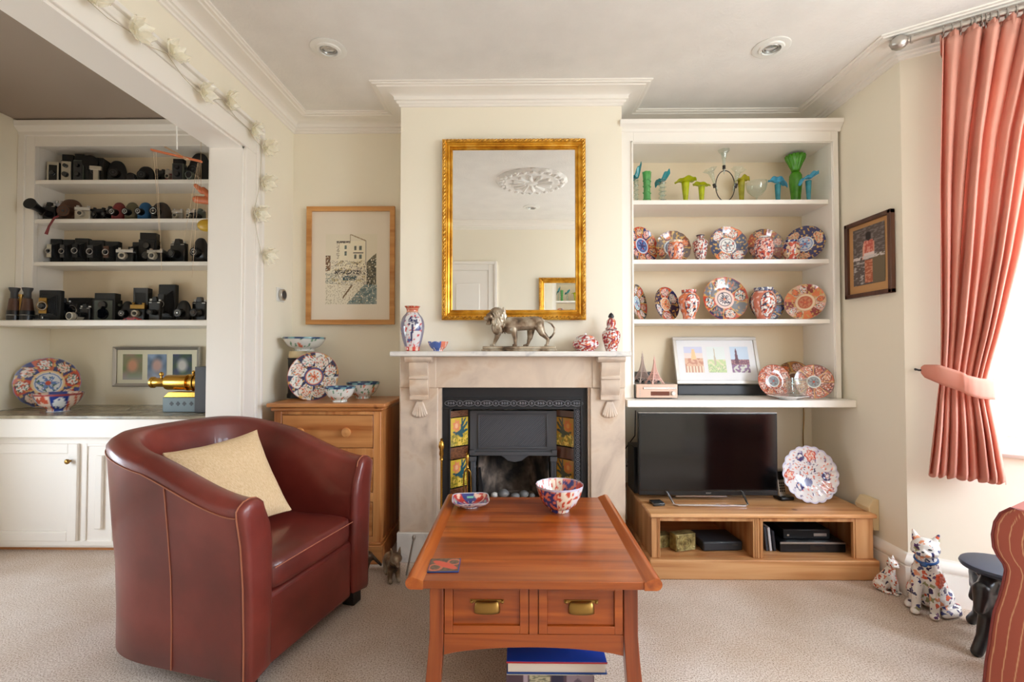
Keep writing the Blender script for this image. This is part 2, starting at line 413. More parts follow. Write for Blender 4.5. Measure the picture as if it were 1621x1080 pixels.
struct('floor', MB().box(XW - .1, YR - .1, -.1, 3.2, YO + .1, 0), M['carpet'])
mb = MB(); mb.prism([(XL, YR), (XL, YB), (XR, YB), Cn, Dn, En, Fn], ZC, ZC + .1, 'xy')
struct('ceiling', mb, M['ceil'])
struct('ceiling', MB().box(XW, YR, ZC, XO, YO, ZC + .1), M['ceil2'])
struct('wall_back', MB().box(XO + .001, YB, 0, XR + .2, YB + .19, ZC), M['wall'])
mb = MB()
mb.box(BL, YF, 0, -.445, YB, ZC); mb.box(.41, YF, 0, BR, YB, ZC); mb.box(-.445, YF, .95, .41, YB, ZC)
struct('wall_chimney', mb, M['wall'])
mb = MB(); mb.box(XO, YR, 0, XL, .2, ZC); mb.box(XO, .2, 2.225, XL, 2.5, ZC); mb.box(XO, 2.5, 0, XL, YB, ZC)
struct('wall_left', mb, M['wall'])
struct('wall_right', MB().box(XR, 2.33, 0, XR + .2, YB, ZC), M['wall'])
struct('wall_rear', MB().box(XO + .001, YR - .12, 0, XR, YR, ZC), M['wall'])
struct('wall_other_back', MB().box(XW, YO, 0, XO, YO + .1, ZC), M['wall2'])
struct('wall_other_rear', MB().box(XW, YR - .12, 0, XO, YR, ZC), M['wall2'])
WL = (1.1, 2.1, .35, 1.45)  # unseen window, added low and narrow to keep light off this room's ceiling
mb = MB(); mb.box(XW - .2, YR, 0, XW, WL[0], ZC); mb.box(XW - .2, WL[1], 0, XW, YO, ZC)
mb.box(XW - .2, WL[0], 0, XW, WL[1], WL[2]); mb.box(XW - .2, WL[0], WL[3], XW, WL[1], ZC)
struct('wall_other_left', mb, M['wall2'])

def frame_mat(A, B):
    A = Vector((A[0], A[1], 0)); B = Vector((B[0], B[1], 0)); u = (B - A).normalized(); n = Vector((-u.y, u.x, 0))
    m = Matrix(((u.x, n.x, 0, A.x), (u.y, n.y, 0, A.y), (0, 0, 1, 0), (0, 0, 0, 1))); return m, (B - A).length
wcount = [0]
def window(Mx, u0, u1, z0, z1, depth=.10):
    wcount[0] += 1
    w = bpy.data.objects.new('window_%d' % wcount[0], None); COL.objects.link(w); w['kind'] = 'structure'
    mid = Mx @ Vector(((u0 + u1) / 2, depth, z0)); w.location = mid
    def part(name, fn, mat, bev=.004):
        b = MB(); b.M = Mx; fn(b); return b.build(name, mat, parent=w, rel=mid, bevel=bev)
    def fr(b):
        t = .045
        b.box(u0, depth - .03, z0, u0 + t, depth + .05, z1); b.box(u1 - t, depth - .03, z0, u1, depth + .05, z1)
        b.box(u0, depth - .03, z1 - t, u1, depth + .05, z1); b.box(u0, depth - .03, z0, u1, depth + .05, z0 + .03)
    part('window_frame', fr, M['white'])
    zm = (z0 + z1) / 2 + .05
    def sa(b):
        a, c = u0 + .045, u1 - .045
        for (p, q, y) in ((z0 + .03, zm + .02, depth - .015), (zm - .02, z1 - .045, depth + .015)):
            b.box(a, y, p, a + .045, y + .03, q); b.box(c - .045, y, p, c, y + .03, q)
            b.box(a, y, q - .045, c, y + .03, q); b.box(a, y, p, c, y + .03, p + (.085 if p < zm - .1 else .045))
    part('sash', sa, M['white'])
    def gl(b):
        b.box(u0 + .07, depth - .002, z0 + .1, u1 - .07, depth + .002, zm); b.box(u0 + .07, depth + .028, zm, u1 - .07, depth + .032, z1 - .07)
    part('window_pane', gl, M['pane'], 0)
    def si(b):
        b.box(u0 - .06, -.045, z0 - .045, u1 + .06, depth + .02, z0)
    part('window_sill', si, M['white'], .018)
    return w
def bay(A, B, u0, u1, name):
    Mx, ln = frame_mat(A, B); b = MB(); b.M = Mx; z0, z1 = .735, 2.34
    b.box(0, 0, 0, u0, .2, ZC); b.box(u1, 0, 0, ln, .2, ZC); b.box(u0, 0, 0, u1, .2, z0 - .02); b.box(u0, 0, z1, u1, .2, ZC)
    struct(name, b, M['wall']); window(Mx, u0, u1, z0, z1)
    c = Mx @ Vector(((u0 + u1) / 2, .19, (z0 + z1) / 2)); d = Mx.to_3x3() @ Vector((0, -1, 0))
    area('sky_portal', c, d, u1 - u0, z1 - z0, 1, (1, 1, 1), True)
bay(Cn, Dn, .31, 1.28, 'wall_bay_far'); bay(Dn, En, .06, .866, 'wall_bay_front'); bay(En, Fn, .10, 1.05, 'wall_bay_near')
Mx, _ = frame_mat((XW, YR), (XW, YO))
window(Mx, WL[0] - YR, WL[1] - YR, WL[2], WL[3])
area('sky_portal', (XW - .19, (WL[0] + WL[1]) / 2, (WL[2] + WL[3]) / 2), (1, 0, 0), WL[1] - WL[0], WL[3] - WL[2], 1, (1, 1, 1), True)

# crown moulding and skirting
CP = [(.0, 0), (.135, 0), (.135, -.010), (.122, -.013), (.116, -.022), (.098, -.024), (.092, -.030), (.074, -.032), (.058, -.042), (.046, -.058),
      (.040, -.072), (.030, -.075), (.029, -.088), (.018, -.092), (.012, -.106), (0, -.108)]
CP = [(0, 0), (.142, 0), (.142, -.007), (.133, -.009), (.129, -.014), (.113, -.014), (.108, -.019), (.075, -.020), (.052, -.025), (.037, -.034), (.032, -.044), (.032, -.053), (.022, -.056), (.020, -.066), (.010, -.070), (.008, -.080), (0, -.082)]
mb = MB()
sweep([(XL, YR), (XL, YB), (BL, YB), (BL, YF), (BR, YF), (BR, YB), (XR, YB), Cn, Dn, En, Fn], CP, mb, ZC, 1, True)
struct('trim_1', mb, M['white'], smooth=True, angle=28)
BP = [(0, 0), (.022, 0), (.022, .135), (.016, .14), (.026, .152), (.026, .168), (.012, .186), (.006, .195), (0, .197)]
mb = MB(); sweep([(XR, 3.0), Cn, Dn, En, Fn], BP, mb, 0); struct('baseboard_right', mb, M['white'], smooth=True, angle=40)
mb = MB(); sweep([(XL, 2.67), (XL, YB), (BL, YB)], BP, mb, 0); struct('baseboard_back', mb, M['white'], smooth=True, angle=40)
# opening between the rooms: lining and architrave
mb = MB(); mb.box(XO - .004, .2, 2.213, XL + .004, 2.5, 2.225); mb.box(XO - .004, 2.488, 0, XL + .004, 2.5, 2.225)
struct('trim_2', mb, M['white'])
mb = MB()
for (a, b, t) in ((0, .10, .018), (.10, .118, .026), (.118, .145, .016), (.145, .165, .032)):
    mb.box(XL + .0004, .2, 2.225 + a, XL + t, 2.5 + b, 2.225 + b); mb.box(XL, 2.5 + a, 0, XL + t, 2.5 + b, 2.225 + a)
struct('trim_3', mb, M['white'], bevel=.004)
mb = MB(); mb.box(XO - .02, .2, 2.225, XO, 2.6, 2.325); mb.box(XO - .02, 2.5, 0, XO, 2.6, 2.225); struct('trim_4', mb, M['white'], bevel=.004)

# things behind the camera that the mirror shows: door, ceiling rose
d = bpy.data.objects.new('door_1', None); COL.objects.link(d); d['kind'] = 'structure'; d.location = (-.8, YR + .03, 0)
mb = MB()
for (a, b, t) in ((0, .07, .02), (.07, .1, .035)):
    mb.box(-1.2 - b, YR, 0, -1.2 - a, YR + t, 2.08 + b); mb.box(-.34 + a, YR, 0, -.34 + b, YR + t, 2.08 + b); mb.box(-1.2 - a, YR, 2.08 + a, -.34 + a, YR + t, 2.08 + b)
mb.build('door_frame', M['white'], parent=d, rel=d.location, bevel=.004)
mb = MB(); mb.box(-1.2, YR, 0, -.34, YR + .012, 2.08)
for (x0, x1) in ((-1.1, -.83), (-.71, -.44)):
    for (z0, z1) in ((.2, .8), (1.0, 1.93)):
        mb.box(x0, YR, z0, x1, YR + .024, z1)
mb.build('door_panel', M['white'], parent=d, rel=d.location, bevel=.006)
mb = MB(); prof = [(.001, -.03), (.03, -.032), (.05, -.02), (.09, -.014), (.13, -.022), (.2, -.018), (.235, -.026), (.25, -.016), (.285, -.02), (.305, -.006), (.31, 0)]
mb.lathe(prof, 96, (0, 0, 0), rf=lambda a, t: 1 + .03 * math.cos(16 * a) * (.2 < t < .98))
for i in range(24):
    a = 2 * PI * i / 24; mb.ell((.265 * math.cos(a), .265 * math.sin(a), -.02), (.022, .022, .014), 8, 6)
for i in range(12):
    a = 2 * PI * i / 12
    mb.cap((.07 * math.cos(a), .07 * math.sin(a), -.022), .012, (.17 * math.cos(a + .12), .17 * math.sin(a + .12), -.024), .02, 8)
mb.M = Matrix()
rose = mb.build('trim_5', M['ceil'], orig=(0, 0, 0), smooth=True); rose.location = (.12, 1.26, ZC); rose['kind'] = 'structure'
# ------------------------------------------------------------------ built-ins
SZ = [at(150, p, 3.055).z for p in (284.5, 346.3, 414.3)]           # camera shelves (tops), other room
LZ = at(150, 506.7, 2.90).z                           # deep shelf under them
CZ = at(100, 658.5, 2.72).z                           # counter top, other room
t = thing('camera_shelving', 'tall white built-in shelving crowded with old cameras in the next room', 'shelving', (-2.4, 3.16, LZ - .036))
def P_(name, mb, mat, par, **k):
    return mb.build(name, mat, parent=par, rel=par.location, **k)
mb = MB(); F0 = 3.05; G = .002
mb.box(XW + G, F0, LZ, -3.112, F0 + .03, 2.56); mb.box(-1.68, F0, LZ, XO - G, F0 + .03, 2.56); mb.box(-3.112, F0, 2.47, -1.68, F0 + .03, 2.56)
mb.box(XW + G, F0 - .012, LZ, -3.168, F0, 2.56)
P_('face_frame', mb, M['white'], t, bevel=.003)
mb = MB(); sweep([(XW + G, F0), (XO - G, F0)], [(0, -.005), (.012, 0), (.014, .02), (.04, .05), (.045, .08), (0, .085)], mb, 2.54); P_('cornice', mb, M['white'], t)
mb = MB(); mb.box(-3.132, F0 + .03, LZ, -3.112, YO - G, 2.5); P_('side_panel', mb, M['white'], t)
mb = MB(); mb.box(-1.68, F0 + .03, LZ, -1.66, YO - G, 2.5); P_('side_panel', mb, M['white'], t)
mb = MB(); mb.box(-3.112, YO - .02, LZ, -1.68, YO - G, 2.5); P_('back_panel', mb, M['backp'], t)
mb = MB(); mb.box(-3.112, F0 + .03, 2.48, -1.68, YO - .02, 2.5); P_('top_panel', mb, M['white'], t)
for z in SZ:
    mb = MB(); mb.box(-3.112, F0 + .005, z - .026, -1.68, YO - .02, z); P_('shelf', mb, M['white'], t, bevel=.003)
mb = MB(); mb.box(XW + G, 2.90, LZ - .036, XO - G, YO - G, LZ); P_('deep_shelf', mb, M['white'], t, bevel=.005)

t = thing('base_cabinet', 'white built-in base cupboard with panelled doors under the camera shelving', 'cabinet', (-2.4, 3.0, 0))
mb = MB(); mb.box(XW + G, 2.775, .02, XO - G, YO - G, .70); mb.box(XW + G, 2.76, .035, XO - G, 2.775, .06); P_('body', mb, M['white'], t)
mb = MB(); mb.box(XW + G, 2.79, 0, XO - G, 2.81, .022); P_('plinth', mb, M['pine'], t)
mb = MB(); mb.box(XW + G, 2.73, .656, XO - G, 2.775, CZ - .018); P_('fascia', mb, M['white'], t, bevel=.004)
def doorx(x0, x1, par, knobx, z0=.06, z1=.616, y=2.775, mat='white'):
    mb = MB(); s = .055
    mb.box(x0, y - .018, z0, x0 + s, y, z1); mb.box(x1 - s, y - .018, z0, x1, y, z1); mb.box(x0 + s, y - .018, z1 - s, x1 - s, y, z1); mb.box(x0 + s, y - .018, z0, x1 - s, y, z0 + s)
    mb.box(x0 + s, y - .008, z0 + s, x1 - s, y - .001, z1 - s)
    d = P_('door', mb, M[mat], par, bevel=.003)
    mb = MB(); mb.M = Matrix.Translation((knobx, y - .018, .52)) @ Matrix.Rotation(PI / 2, 4, 'X'); mb.lathe([(.001, 0), (.006, 0), (.006, .012), (.014, .018), (.015, .025), (.009, .031), (.001, .032)], 16); mb.M = Matrix()
    k = mb.build('knob', M['brassold'], parent=d, rel=par.location, smooth=True)
XX = lambda p: at(p, 780, 2.765).x
doorx(-3.20, XX(123), t, XX(113)); doorx(XX(187), -1.68, t, XX(193))
mb = MB(); mb.box(XX(132), 2.768, .06, XX(136), 2.775, .616); mb.box(XX(174), 2.768, .06, XX(178), 2.775, .616); mb.box(XX(136), 2.768, .60, XX(174), 2.775, .616)
mb.box(XX(151), 2.758, .13, XX(162), 2.775, .55); P_('fluted_pilaster', mb, M['white'], t, bevel=.006)
mb = MB(); mb.box(XW + G, 2.72, CZ - .018, XO - G, YO - G, CZ)
tag(mb.build('countertop', mottled('speckled_counter', [(.35, (112, 102, 84)), (.6, (168, 156, 132)), (.75, (198, 188, 164))], .25, 7, 6, dist=.8), bevel=.003), 'mottled grey-brown counter slab on the white base cupboard', 'countertop')

# bookcase, right alcove
F1 = 2.78; BO0, BO1 = .662, 1.79
RZ = [at(1150, 317, 2.80).z, at(1150, 411, 2.80).z, at(1150, 505.5, 2.80).z]
TZ = at(1150, 229, F1).z; LG = .882
t = thing('alcove_bookcase', 'white painted alcove bookcase holding coloured glass and patterned china', 'bookcase', (1.22, 2.95, LG))
mb = MB(); mb.box(BR + G, F1 - .02, LG + .001, BO0, F1 + .01, TZ + .1); mb.box(BO1, F1 - .02, LG + .001, XR - .015, F1 + .01, TZ + .1); mb.box(BO0, F1 - .02, TZ, BO1, F1 + .01, TZ + .1)
mb.box(BO0 - .012, F1 - .028, LG + .001, BO0 - .004, F1, TZ + .012); mb.box(BO1 + .004, F1 - .028, LG + .001, BO1 + .012, F1, TZ + .012); mb.box(BO0 - .012, F1 - .028, TZ + .004, BO1 + .012, F1, TZ + .012)
P_('face_frame', mb, M['white'], t, bevel=.002)
mb = MB(); sweep([(BR - .01, F1 - .02), (XR - .004, F1 - .02)], [(0, -.005), (.008, 0), (.01, .012), (.03, .03), (.036, .034), (.04, .055), (0, .058)], mb, at(1150, 208, 2.76).z)
P_('cornice', mb, M['white'], t)
mb = MB(); mb.box(BR + G, F1 + .01, LG + .001, BO0 - .001, YB - G, TZ + .1); P_('side_panel', mb, M['white'], t)
mb = MB(); mb.box(BO1 + .001, F1 + .01, LG + .001, BO1 + .02, YB - G, TZ + .1); P_('side_panel', mb, M['white'], t)
mb = MB(); mb.box(BO0, F1 + .01, TZ + .004, BO1, YB - .012, TZ + .02); P_('top_panel', mb, M['white'], t)
mb = MB(); mb.box(BO0 - .001, YB - .012, LG + .001, BO1 + .001, YB - G, TZ + .02); P_('back_panel', mb, M['backp'], t)
for z in RZ:
    mb = MB(); mb.box(BO0, F1 + .012, z - .026, BO1, YB - .012, z); P_('shelf', mb, M['white'], t, bevel=.002)
mb = MB(); mb.box(BR + .006, 2.66, LG - .04, XR - G, YB - G, LG)
tag(mb.build('ledge_shelf', M['white'], bevel=.004), 'deep white ledge across the right alcove just above the television', 'shelf')

# ------------------------------------------------------------------ fireplace
YS = 2.655                       # front face of the marble slabs
OX0, OX1 = at(693, 700, YS).x, at(935, 700, YS).x
SX0, SX1 = at(633, 700, YS).x, at(990, 700, YS).x
OZ = at(815, 614, YS).z; MZ = at(815, 564.5, 2.60).z; MT = MZ + .028
t = thing('fireplace_surround', 'pale veined marble fireplace surround with carved corbels and mantelshelf', 'fireplace', ((SX0 + SX1) / 2, 2.70, 0))
mb = MB(); mb.box(SX0, YS, .16, OX0 - .0, YF - G, OZ + .0); P_('jamb', mb, M['marble'], t, bevel=.004)
mb = MB(); mb.box(OX1, YS, .16, SX1, YF - G, OZ); P_('jamb', mb, M['marble'], t, bevel=.004)
mb = MB(); mb.box(SX0 - .012, YS - .012, 0, OX0 + .004, YF - G, .16); P_('plinth_block', mb, M['marblew'], t, bevel=.004)
mb = MB(); mb.box(OX1 - .004, YS - .012, 0, SX1 + .012, YF - G, .16); P_('plinth_block', mb, M['marblew'], t, bevel=.004)
mb = MB(); mb.box(SX0, YS, OZ, SX1, YF - G, MZ - .001); mb.box(SX0, YS - .006, OZ, OX0 - .01, YS, MZ - .001); mb.box(OX1 + .01, YS - .006, OZ, SX1, YS, MZ - .001)
P_('frieze', mb, M['marble'], t, bevel=.003)
mb = MB(); mb.box(OX0, YS + .015, .0, OX0 + .018, YF - G, OZ - .0); P_('inner_slip', mb, M['marble'], t)
mb = MB(); mb.box(OX1 - .012, YS + .015, .0, OX1, YF - G, OZ - .0); P_('inner_slip', mb, M['marble'], t)
mb = MB(); mb.box(at(617, 560, 2.58).x, 2.575, MZ, at(1000, 560, 2.58).x, YF - G, MT); P_('mantelshelf', mb, M['marblew'], t, bevel=.006)
for (a, b) in ((641, 684), (946, 990)):
    x0, x1 = at(a, 570, 2.60).x, at(b, 570, 2.60).x; w = x1 - x0; xa, xb = x0 + w * .14, x1 - w * .17
    mb = MB(); z = MZ
    prof = [(YS - .006, z - .03), (2.602, z - .03), (2.598, z - .05), (2.602, z - .075), (2.62, z - .105), (2.61, z - .108), (2.61, z - .122), (2.622, z - .125), (2.614, z - .15), (2.612, z - .17),
            (2.622, z - .195), (2.634, z - .212), (2.626, z - .216), (2.626, z - .236), (YS - .006, z - .236)]
    mb.prism(prof, xa, xb, 'yz')
    mb.prism([(YS - .006, z - .001), (2.585, z - .001), (2.585, z - .016), (2.596, z - .030), (YS - .006, z - .030)], x0, x1, 'yz')
    c = P_('corbel', mb, M['marble'], t, bevel=.002)
    mb = MB(); xm = (xa + xb) / 2; zz = z - .24
    for k in range(-3, 4):
        a_ = k * .30; ln = .085 * math.cos(a_ * .6)
        mb.cap((xm + k * .004, YS - .008, zz - .012), .008, (xm + math.sin(a_) * ln * .62, YS - .008, zz - ln), .0105 - abs(k) * .0008, 8)
    mb.build('leaf_carving', M['marble'], parent=c, rel=t.location, smooth=True, angle=80)

# cast-iron insert
YI = YF - .045; IX0, IX1 = at(697, 700, YI).x, at(932, 700, YI).x
IX0 = max(IX0, OX0 + .019); IX1 = min(IX1, OX1 - .013)
t = thing('cast_iron_insert', 'black cast iron fireplace insert with hood and flowered side tiles', 'fireplace insert', ((IX0 + IX1) / 2, YI, 0))
IX0 = max(IX0, OX0 + .019); IX1 = min(IX1, OX1 - .013)
def xi(px, Y=YI): return max(min(at(px, 700, Y).x, IX1 - .002), IX0 + .002)
def zi(py, Y=YI): return at(815, py, Y).z
mb = MB(); ztop = OZ + .0
mb.box(IX0, YI, zi(648), IX1, YI + .03, OZ - .002); mb.box(IX0, YI, 0, xi(712), YI + .03, zi(648)); mb.box(xi(909), YI, 0, IX1, YI + .03, zi(648))
mb.box(xi(699), YI - .008, zi(632), xi(921), YI, zi(629.5)); mb.box(xi(699), YI - .008, zi(648), xi(912), YI, zi(645.5))
mb.box(xi(711), YI - .008, 0, xi(713.5), YI, zi(646)); mb.box(xi(919), YI - .008, 0, xi(921.5), YI, zi(632)); mb.box(xi(908), YI - .008, 0, xi(910), YI, zi(646))
P_('frame', mb, M['iron'], t, bevel=.002)
mb = MB(); x = xi(704); k = 0; zc = (zi(632) + zi(645.5)) / 2
while x < xi(914):
    w = .034 if k % 2 == 0 else .016
    pts = [(x + w + w * math.cos(a), YI - .002, zc + .015 * math.sin(a)) for a in [2 * PI * i / 16 for i in range(16)]]
    mb.tube(pts, .0022, 5, closed=True)
    for q in range(3 if k % 2 == 0 else 1): mb.ell((x + w + (q - (1 if k % 2 == 0 else 0)) * .014, YI - .002, zc), (.006, .004, .008), 8, 6)
    x += 2 * w; k += 1
z = zi(652)
while z > .3:
    mb.tube([(xi(914.5) + .011 * math.cos(a), YI - .002, z + .011 * math.sin(a)) for a in [2 * PI * i / 10 for i in range(10)]], .002, 4, closed=True)
    mb.ell((xi(914.5), YI - .002, z), (.005, .004, .005), 6, 5); z -= .024
P_('raised_border', mb, M['ironorn'], t, smooth=True)
YH = YF + .06
def tile_col(dark):
    def f(u, v):       # v 0 bottom..1 top inside a flower tile
        n = noise.noise(Vector((u * 5, v * 7, 3 if dark else 8)))
        n2 = noise.noise(Vector((u * 13, v * 13, 5)))
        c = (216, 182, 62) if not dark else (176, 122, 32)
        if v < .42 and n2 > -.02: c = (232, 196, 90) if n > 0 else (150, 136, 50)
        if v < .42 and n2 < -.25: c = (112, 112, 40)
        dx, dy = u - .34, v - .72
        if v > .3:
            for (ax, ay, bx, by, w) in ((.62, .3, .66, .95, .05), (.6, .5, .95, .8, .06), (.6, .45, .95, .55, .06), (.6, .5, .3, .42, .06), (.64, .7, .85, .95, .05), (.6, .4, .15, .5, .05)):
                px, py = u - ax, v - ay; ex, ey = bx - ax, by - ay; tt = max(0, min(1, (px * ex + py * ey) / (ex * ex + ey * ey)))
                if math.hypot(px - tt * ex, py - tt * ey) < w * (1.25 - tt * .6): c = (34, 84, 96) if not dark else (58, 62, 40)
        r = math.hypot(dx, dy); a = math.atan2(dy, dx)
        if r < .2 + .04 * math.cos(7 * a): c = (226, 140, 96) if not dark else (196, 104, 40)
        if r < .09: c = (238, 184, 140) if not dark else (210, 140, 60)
        return L(c)
    return f
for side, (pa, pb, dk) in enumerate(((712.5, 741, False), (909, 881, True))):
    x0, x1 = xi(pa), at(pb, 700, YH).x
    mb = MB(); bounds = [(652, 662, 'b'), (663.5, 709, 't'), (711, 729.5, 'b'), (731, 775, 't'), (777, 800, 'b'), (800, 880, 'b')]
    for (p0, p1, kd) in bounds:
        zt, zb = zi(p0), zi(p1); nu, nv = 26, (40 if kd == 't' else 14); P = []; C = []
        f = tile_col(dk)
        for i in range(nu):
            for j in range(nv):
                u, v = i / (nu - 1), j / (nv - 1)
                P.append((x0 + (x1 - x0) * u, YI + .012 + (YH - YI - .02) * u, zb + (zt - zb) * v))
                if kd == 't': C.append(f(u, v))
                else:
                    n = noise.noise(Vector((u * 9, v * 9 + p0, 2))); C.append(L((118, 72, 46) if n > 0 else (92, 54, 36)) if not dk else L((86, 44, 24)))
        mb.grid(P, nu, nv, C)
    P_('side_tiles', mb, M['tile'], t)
mb = MB()
hx0, hx1 = at(744, 700, YH).x, at(881, 700, YH).x
mb.box(xi(712), YH + .008, .0, hx0 + .002, YH + .012, zi(648)); mb.box(hx1 - .002, YH + .008, 0, xi(909), YH + .012, zi(648))
mb.box(xi(712), YI + .03, zi(648), xi(909), YH + .02, zi(646))
P_('backing_plate', mb, M['iron'], t)
mb = MB(); h = lambda py: at(815, py, YH).z
hl, hr = at(752, 700, YH).x, at(873, 700, YH).x
mb.box(hx0, YH - .01, h(715), hx1, YH + .01, h(650))
for (px0, px1, py0, py1) in ((757, 867, 655, 657), (757, 867, 707, 709.5), (757, 759, 655, 709), (865, 867, 655, 709)):
    mb.box(at(px0, 700, YH).x, YH - .02, h(py1), at(px1, 700, YH).x, YH - .01, h(py0))
mb.box(hx0, YH - .03, h(720), hx1, YH - .005, h(714)); mb.box(hx0, YH - .035, h(716), hx0 + .03, YH, h(711)); mb.box(hx1 - .03, YH - .035, h(716), hx1, YH, h(711))
lip = [(764, 715), (866, 715), (858, 719), (838, 719), (832, 723), (826, 728), (815, 730), (804, 728), (798, 723), (792, 719), (772, 719)]
mb.prism([(at(a, 700, YH).x, h(b)) for a, b in lip], YH - .028, YH - .012, 'xz')
hood = P_('hood', mb, M['graph'], t, bevel=.002)
mb = MB()
ax, bx, az, bz = at(760, 700, YH).x, at(864, 700, YH).x, h(705), h(659)
n = 30
for i in range(-12, n + 6):
    for sgn in (1,):
        x0 = ax + (bx - ax) * i / n; z0 = az; x1 = x0 + (bz - az); z1 = bz
        if x0 < ax: z0 += (ax - x0); x0 = ax
        if x1 > bx: z1 -= (x1 - bx); x1 = bx
        if x1 > x0 + .004: mb.tube([(x0, YH - .011, z0), (x1, YH - .011, z1)], .0018, 4)
mb.build('lattice_relief', M['ironorn'], parent=hood, rel=t.location)
for (pc) in (749, 876):
    mb = MB(); xc = at(pc, 700, YH).x; mb.box(xc - .016, YH - .01, 0, xc + .016, YH + .01, h(727))
    mb.box(xc - .02, YH - .025, h(729), xc + .02, YH, h(722))
    for q in (-.009, 0, .009): mb.cyl((xc + q, YH - .012, .02), (xc + q, YH - .012, h(729)), .004, n=8)
    P_('column', mb, M['graph'], t, bevel=.001)
# firebox interior
mb = MB(); fx0, fx1, by = at(757, 700, YH).x, at(868, 700, YH).x, YB - .02
mb.add([(fx0, YH, 0), (fx0 + .1, by, 0), (fx1 - .1, by, 0), (fx1, YH, 0), (fx0, YH, .75), (fx0 + .1, by, .66), (fx1 - .1, by, .66), (fx1, YH, .75)], [(0, 1, 5, 4), (1, 2, 6, 5), (2, 3, 7, 6), (4, 5, 6, 7), (0, 3, 2, 1)])
P_('firebox', mb, M['soot'], t, solid=.006)
mb = MB(); mb.box(fx0 + .01, YH - .02, .0, fx1 - .01, YH, .05)
mb.add([(fx0 + .004, YH - .012, .05), (fx0 + .06, YH - .012, .05), (fx0 + .015, YH - .012, .48), (fx0 + .004, YH - .012, .48), (fx0 + .004, YH + .004, .05), (fx0 + .06, YH + .004, .05), (fx0 + .015, YH + .004, .48), (fx0 + .004, YH + .004, .48)], [(0, 1, 2, 3), (7, 6, 5, 4), (0, 4, 5, 1), (1, 5, 6, 2), (2, 6, 7, 3), (3, 7, 4, 0)])
P_('grate_front', mb, M['iron'], t)
mb = MB(); mb.box(fx0 + .05, YH + .01, 0, fx1 - .05, YB - .04, .283); P_('ash_bed', mb, M['soot'], t)
random.seed(4)
stones = [(797, 780, .035, 'large pale oval pebble at the left of the fireplace grate'), (816, 783, .026, 'shiny dark pebble in the middle of the fireplace grate'),
          (829, 779, .030, 'grey pebble behind the shiny one in the fireplace grate'), (828, 788, .02, 'small grey pebble low in the middle of the grate'),
          (842, 787, .018, 'dark pebble at the right end of the fireplace grate'), (783, 790, .022, 'flat white pebble at the far left of the fireplace grate')]
for i, (px, py, r, lb) in enumerate(stones):
    Y = YH + (.06 if i != 1 else .03); c = at(px, py, Y); c.z = .283 + r * .7 + .006
    mb = MB(); mb.ell((c.x, Y, c.z), (r, r * .8, r * .7), 18, 12)
    for v in mb.v: v += (v - c) * .12 * noise.noise(v * 40)
    tag(mb.build('pebble', M['pebble'] if i not in (5,) else M['marblew'], smooth='all'), lb, 'stone')

# ------------------------------------------------------------------ mirror (leaning very slightly), wall pictures
def frame_part(x0, x1, z0, z1, w, y, prof, mat, par, name='frame', mode='xz'):
    mb = MB(); pts = [(x0, z0), (x0, z1), (x1, z1), (x1, z0)]; m = 4; P = []
    for i, (px, pz) in enumerate(pts):
        sx = 1 if px == x0 else -1; sz = 1 if pz == z0 else -1
        for (d, hh) in prof: P.append((px + sx * d * w, y - hh, pz + sz * d * w))
    mb.grid(P, 4, len(prof), None, cu=True, cv=True)
    return P_(name, mb, mat, par, smooth=True, angle=25)
def gilt_mirror(name, label, x0, x1, z0, z1, y, w, flip=1):
    t = thing(name, label, 'mirror', ((x0 + x1) / 2, y, z0))
    if flip < 0: t.location = ((x0 + x1) / 2, y, z0)
    loc = t.location.copy()
    fp = [(0, 0), (0, .022), (.12, .03), (.34, .03), (.42, .024), (.5, .022), (.62, .026), (.74, .022), (.8, .014), (.92, .016), (1, .008), (1, 0)]
    f = frame_part(x0, x1, z0, z1, w, y, fp, M['gold'], t)
    mb = MB(); step = .021
    def bead(a, b, n):
        for i in range(n):
            s = (i + .5) / n; x = a[0] + (b[0] - a[0]) * s; z = a[1] + (b[1] - a[1]) * s
            dx, dz = (b[0] - a[0]) / n * .42, (b[1] - a[1]) / n * .42; ox, oz = (dz, dx)
            mb.cap((x - dx - ox * .5, y - .03, z - dz - oz * .5), .0034, (x + dx + ox * .5, y - .03, z + dz + oz * .5), .0056, 6)
    q = w * .22; X0, X1, Z0, Z1 = x0 + q, x1 - q, z0 + q, z1 - q
    nx, nz = int((X1 - X0) / step), int((Z1 - Z0) / step)
    bead((X0, Z0), (X1, Z0), nx); bead((X0, Z1), (X1, Z1), nx); bead((X0, Z0), (X0, Z1), nz); bead((X1, Z0), (X1, Z1), nz)
    mb.build('carved_beading', M['goldorn'], parent=f, rel=loc, smooth=True)
    mb = MB()
    q = w * .87; X0, X1, Z0, Z1 = x0 + q, x1 - q, z0 + q, z1 - q
    for i in range(int((X1 - X0) / .008)):
        for z in (Z0, Z1): mb.ell((X0 + .008 * i, y - .0155, z), (.0026, .0022, .0026), 5, 4)
    for i in range(int((Z1 - Z0) / .008)):
        for x in (X0, X1): mb.ell((x, y - .0155, Z0 + .008 * i), (.0026, .0022, .0026), 5, 4)
    mb.build('inner_beading', M['gold'], parent=f, rel=loc, smooth=True)
    mb = MB(); mb.box(x0 + w * .9, y - .006, z0 + w * .9, x1 - w * .9, y - .002, z1 - w * .9); P_('glass', mb, M['mirror'], t)
    return t
ym = YF - .012
a, b = at(701, 223, ym), at(927, 507, ym)
gilt_mirror('wall_mirror', 'large gilt framed mirror hanging on the chimney breast above the mantelpiece', a.x, b.x, b.z, a.z, ym, .058)
g2 = gilt_mirror('wall_mirror', 'gilt framed mirror on the wall behind the camera, seen reflected', .24, .98, 1.2, 1.99, 0, .06)
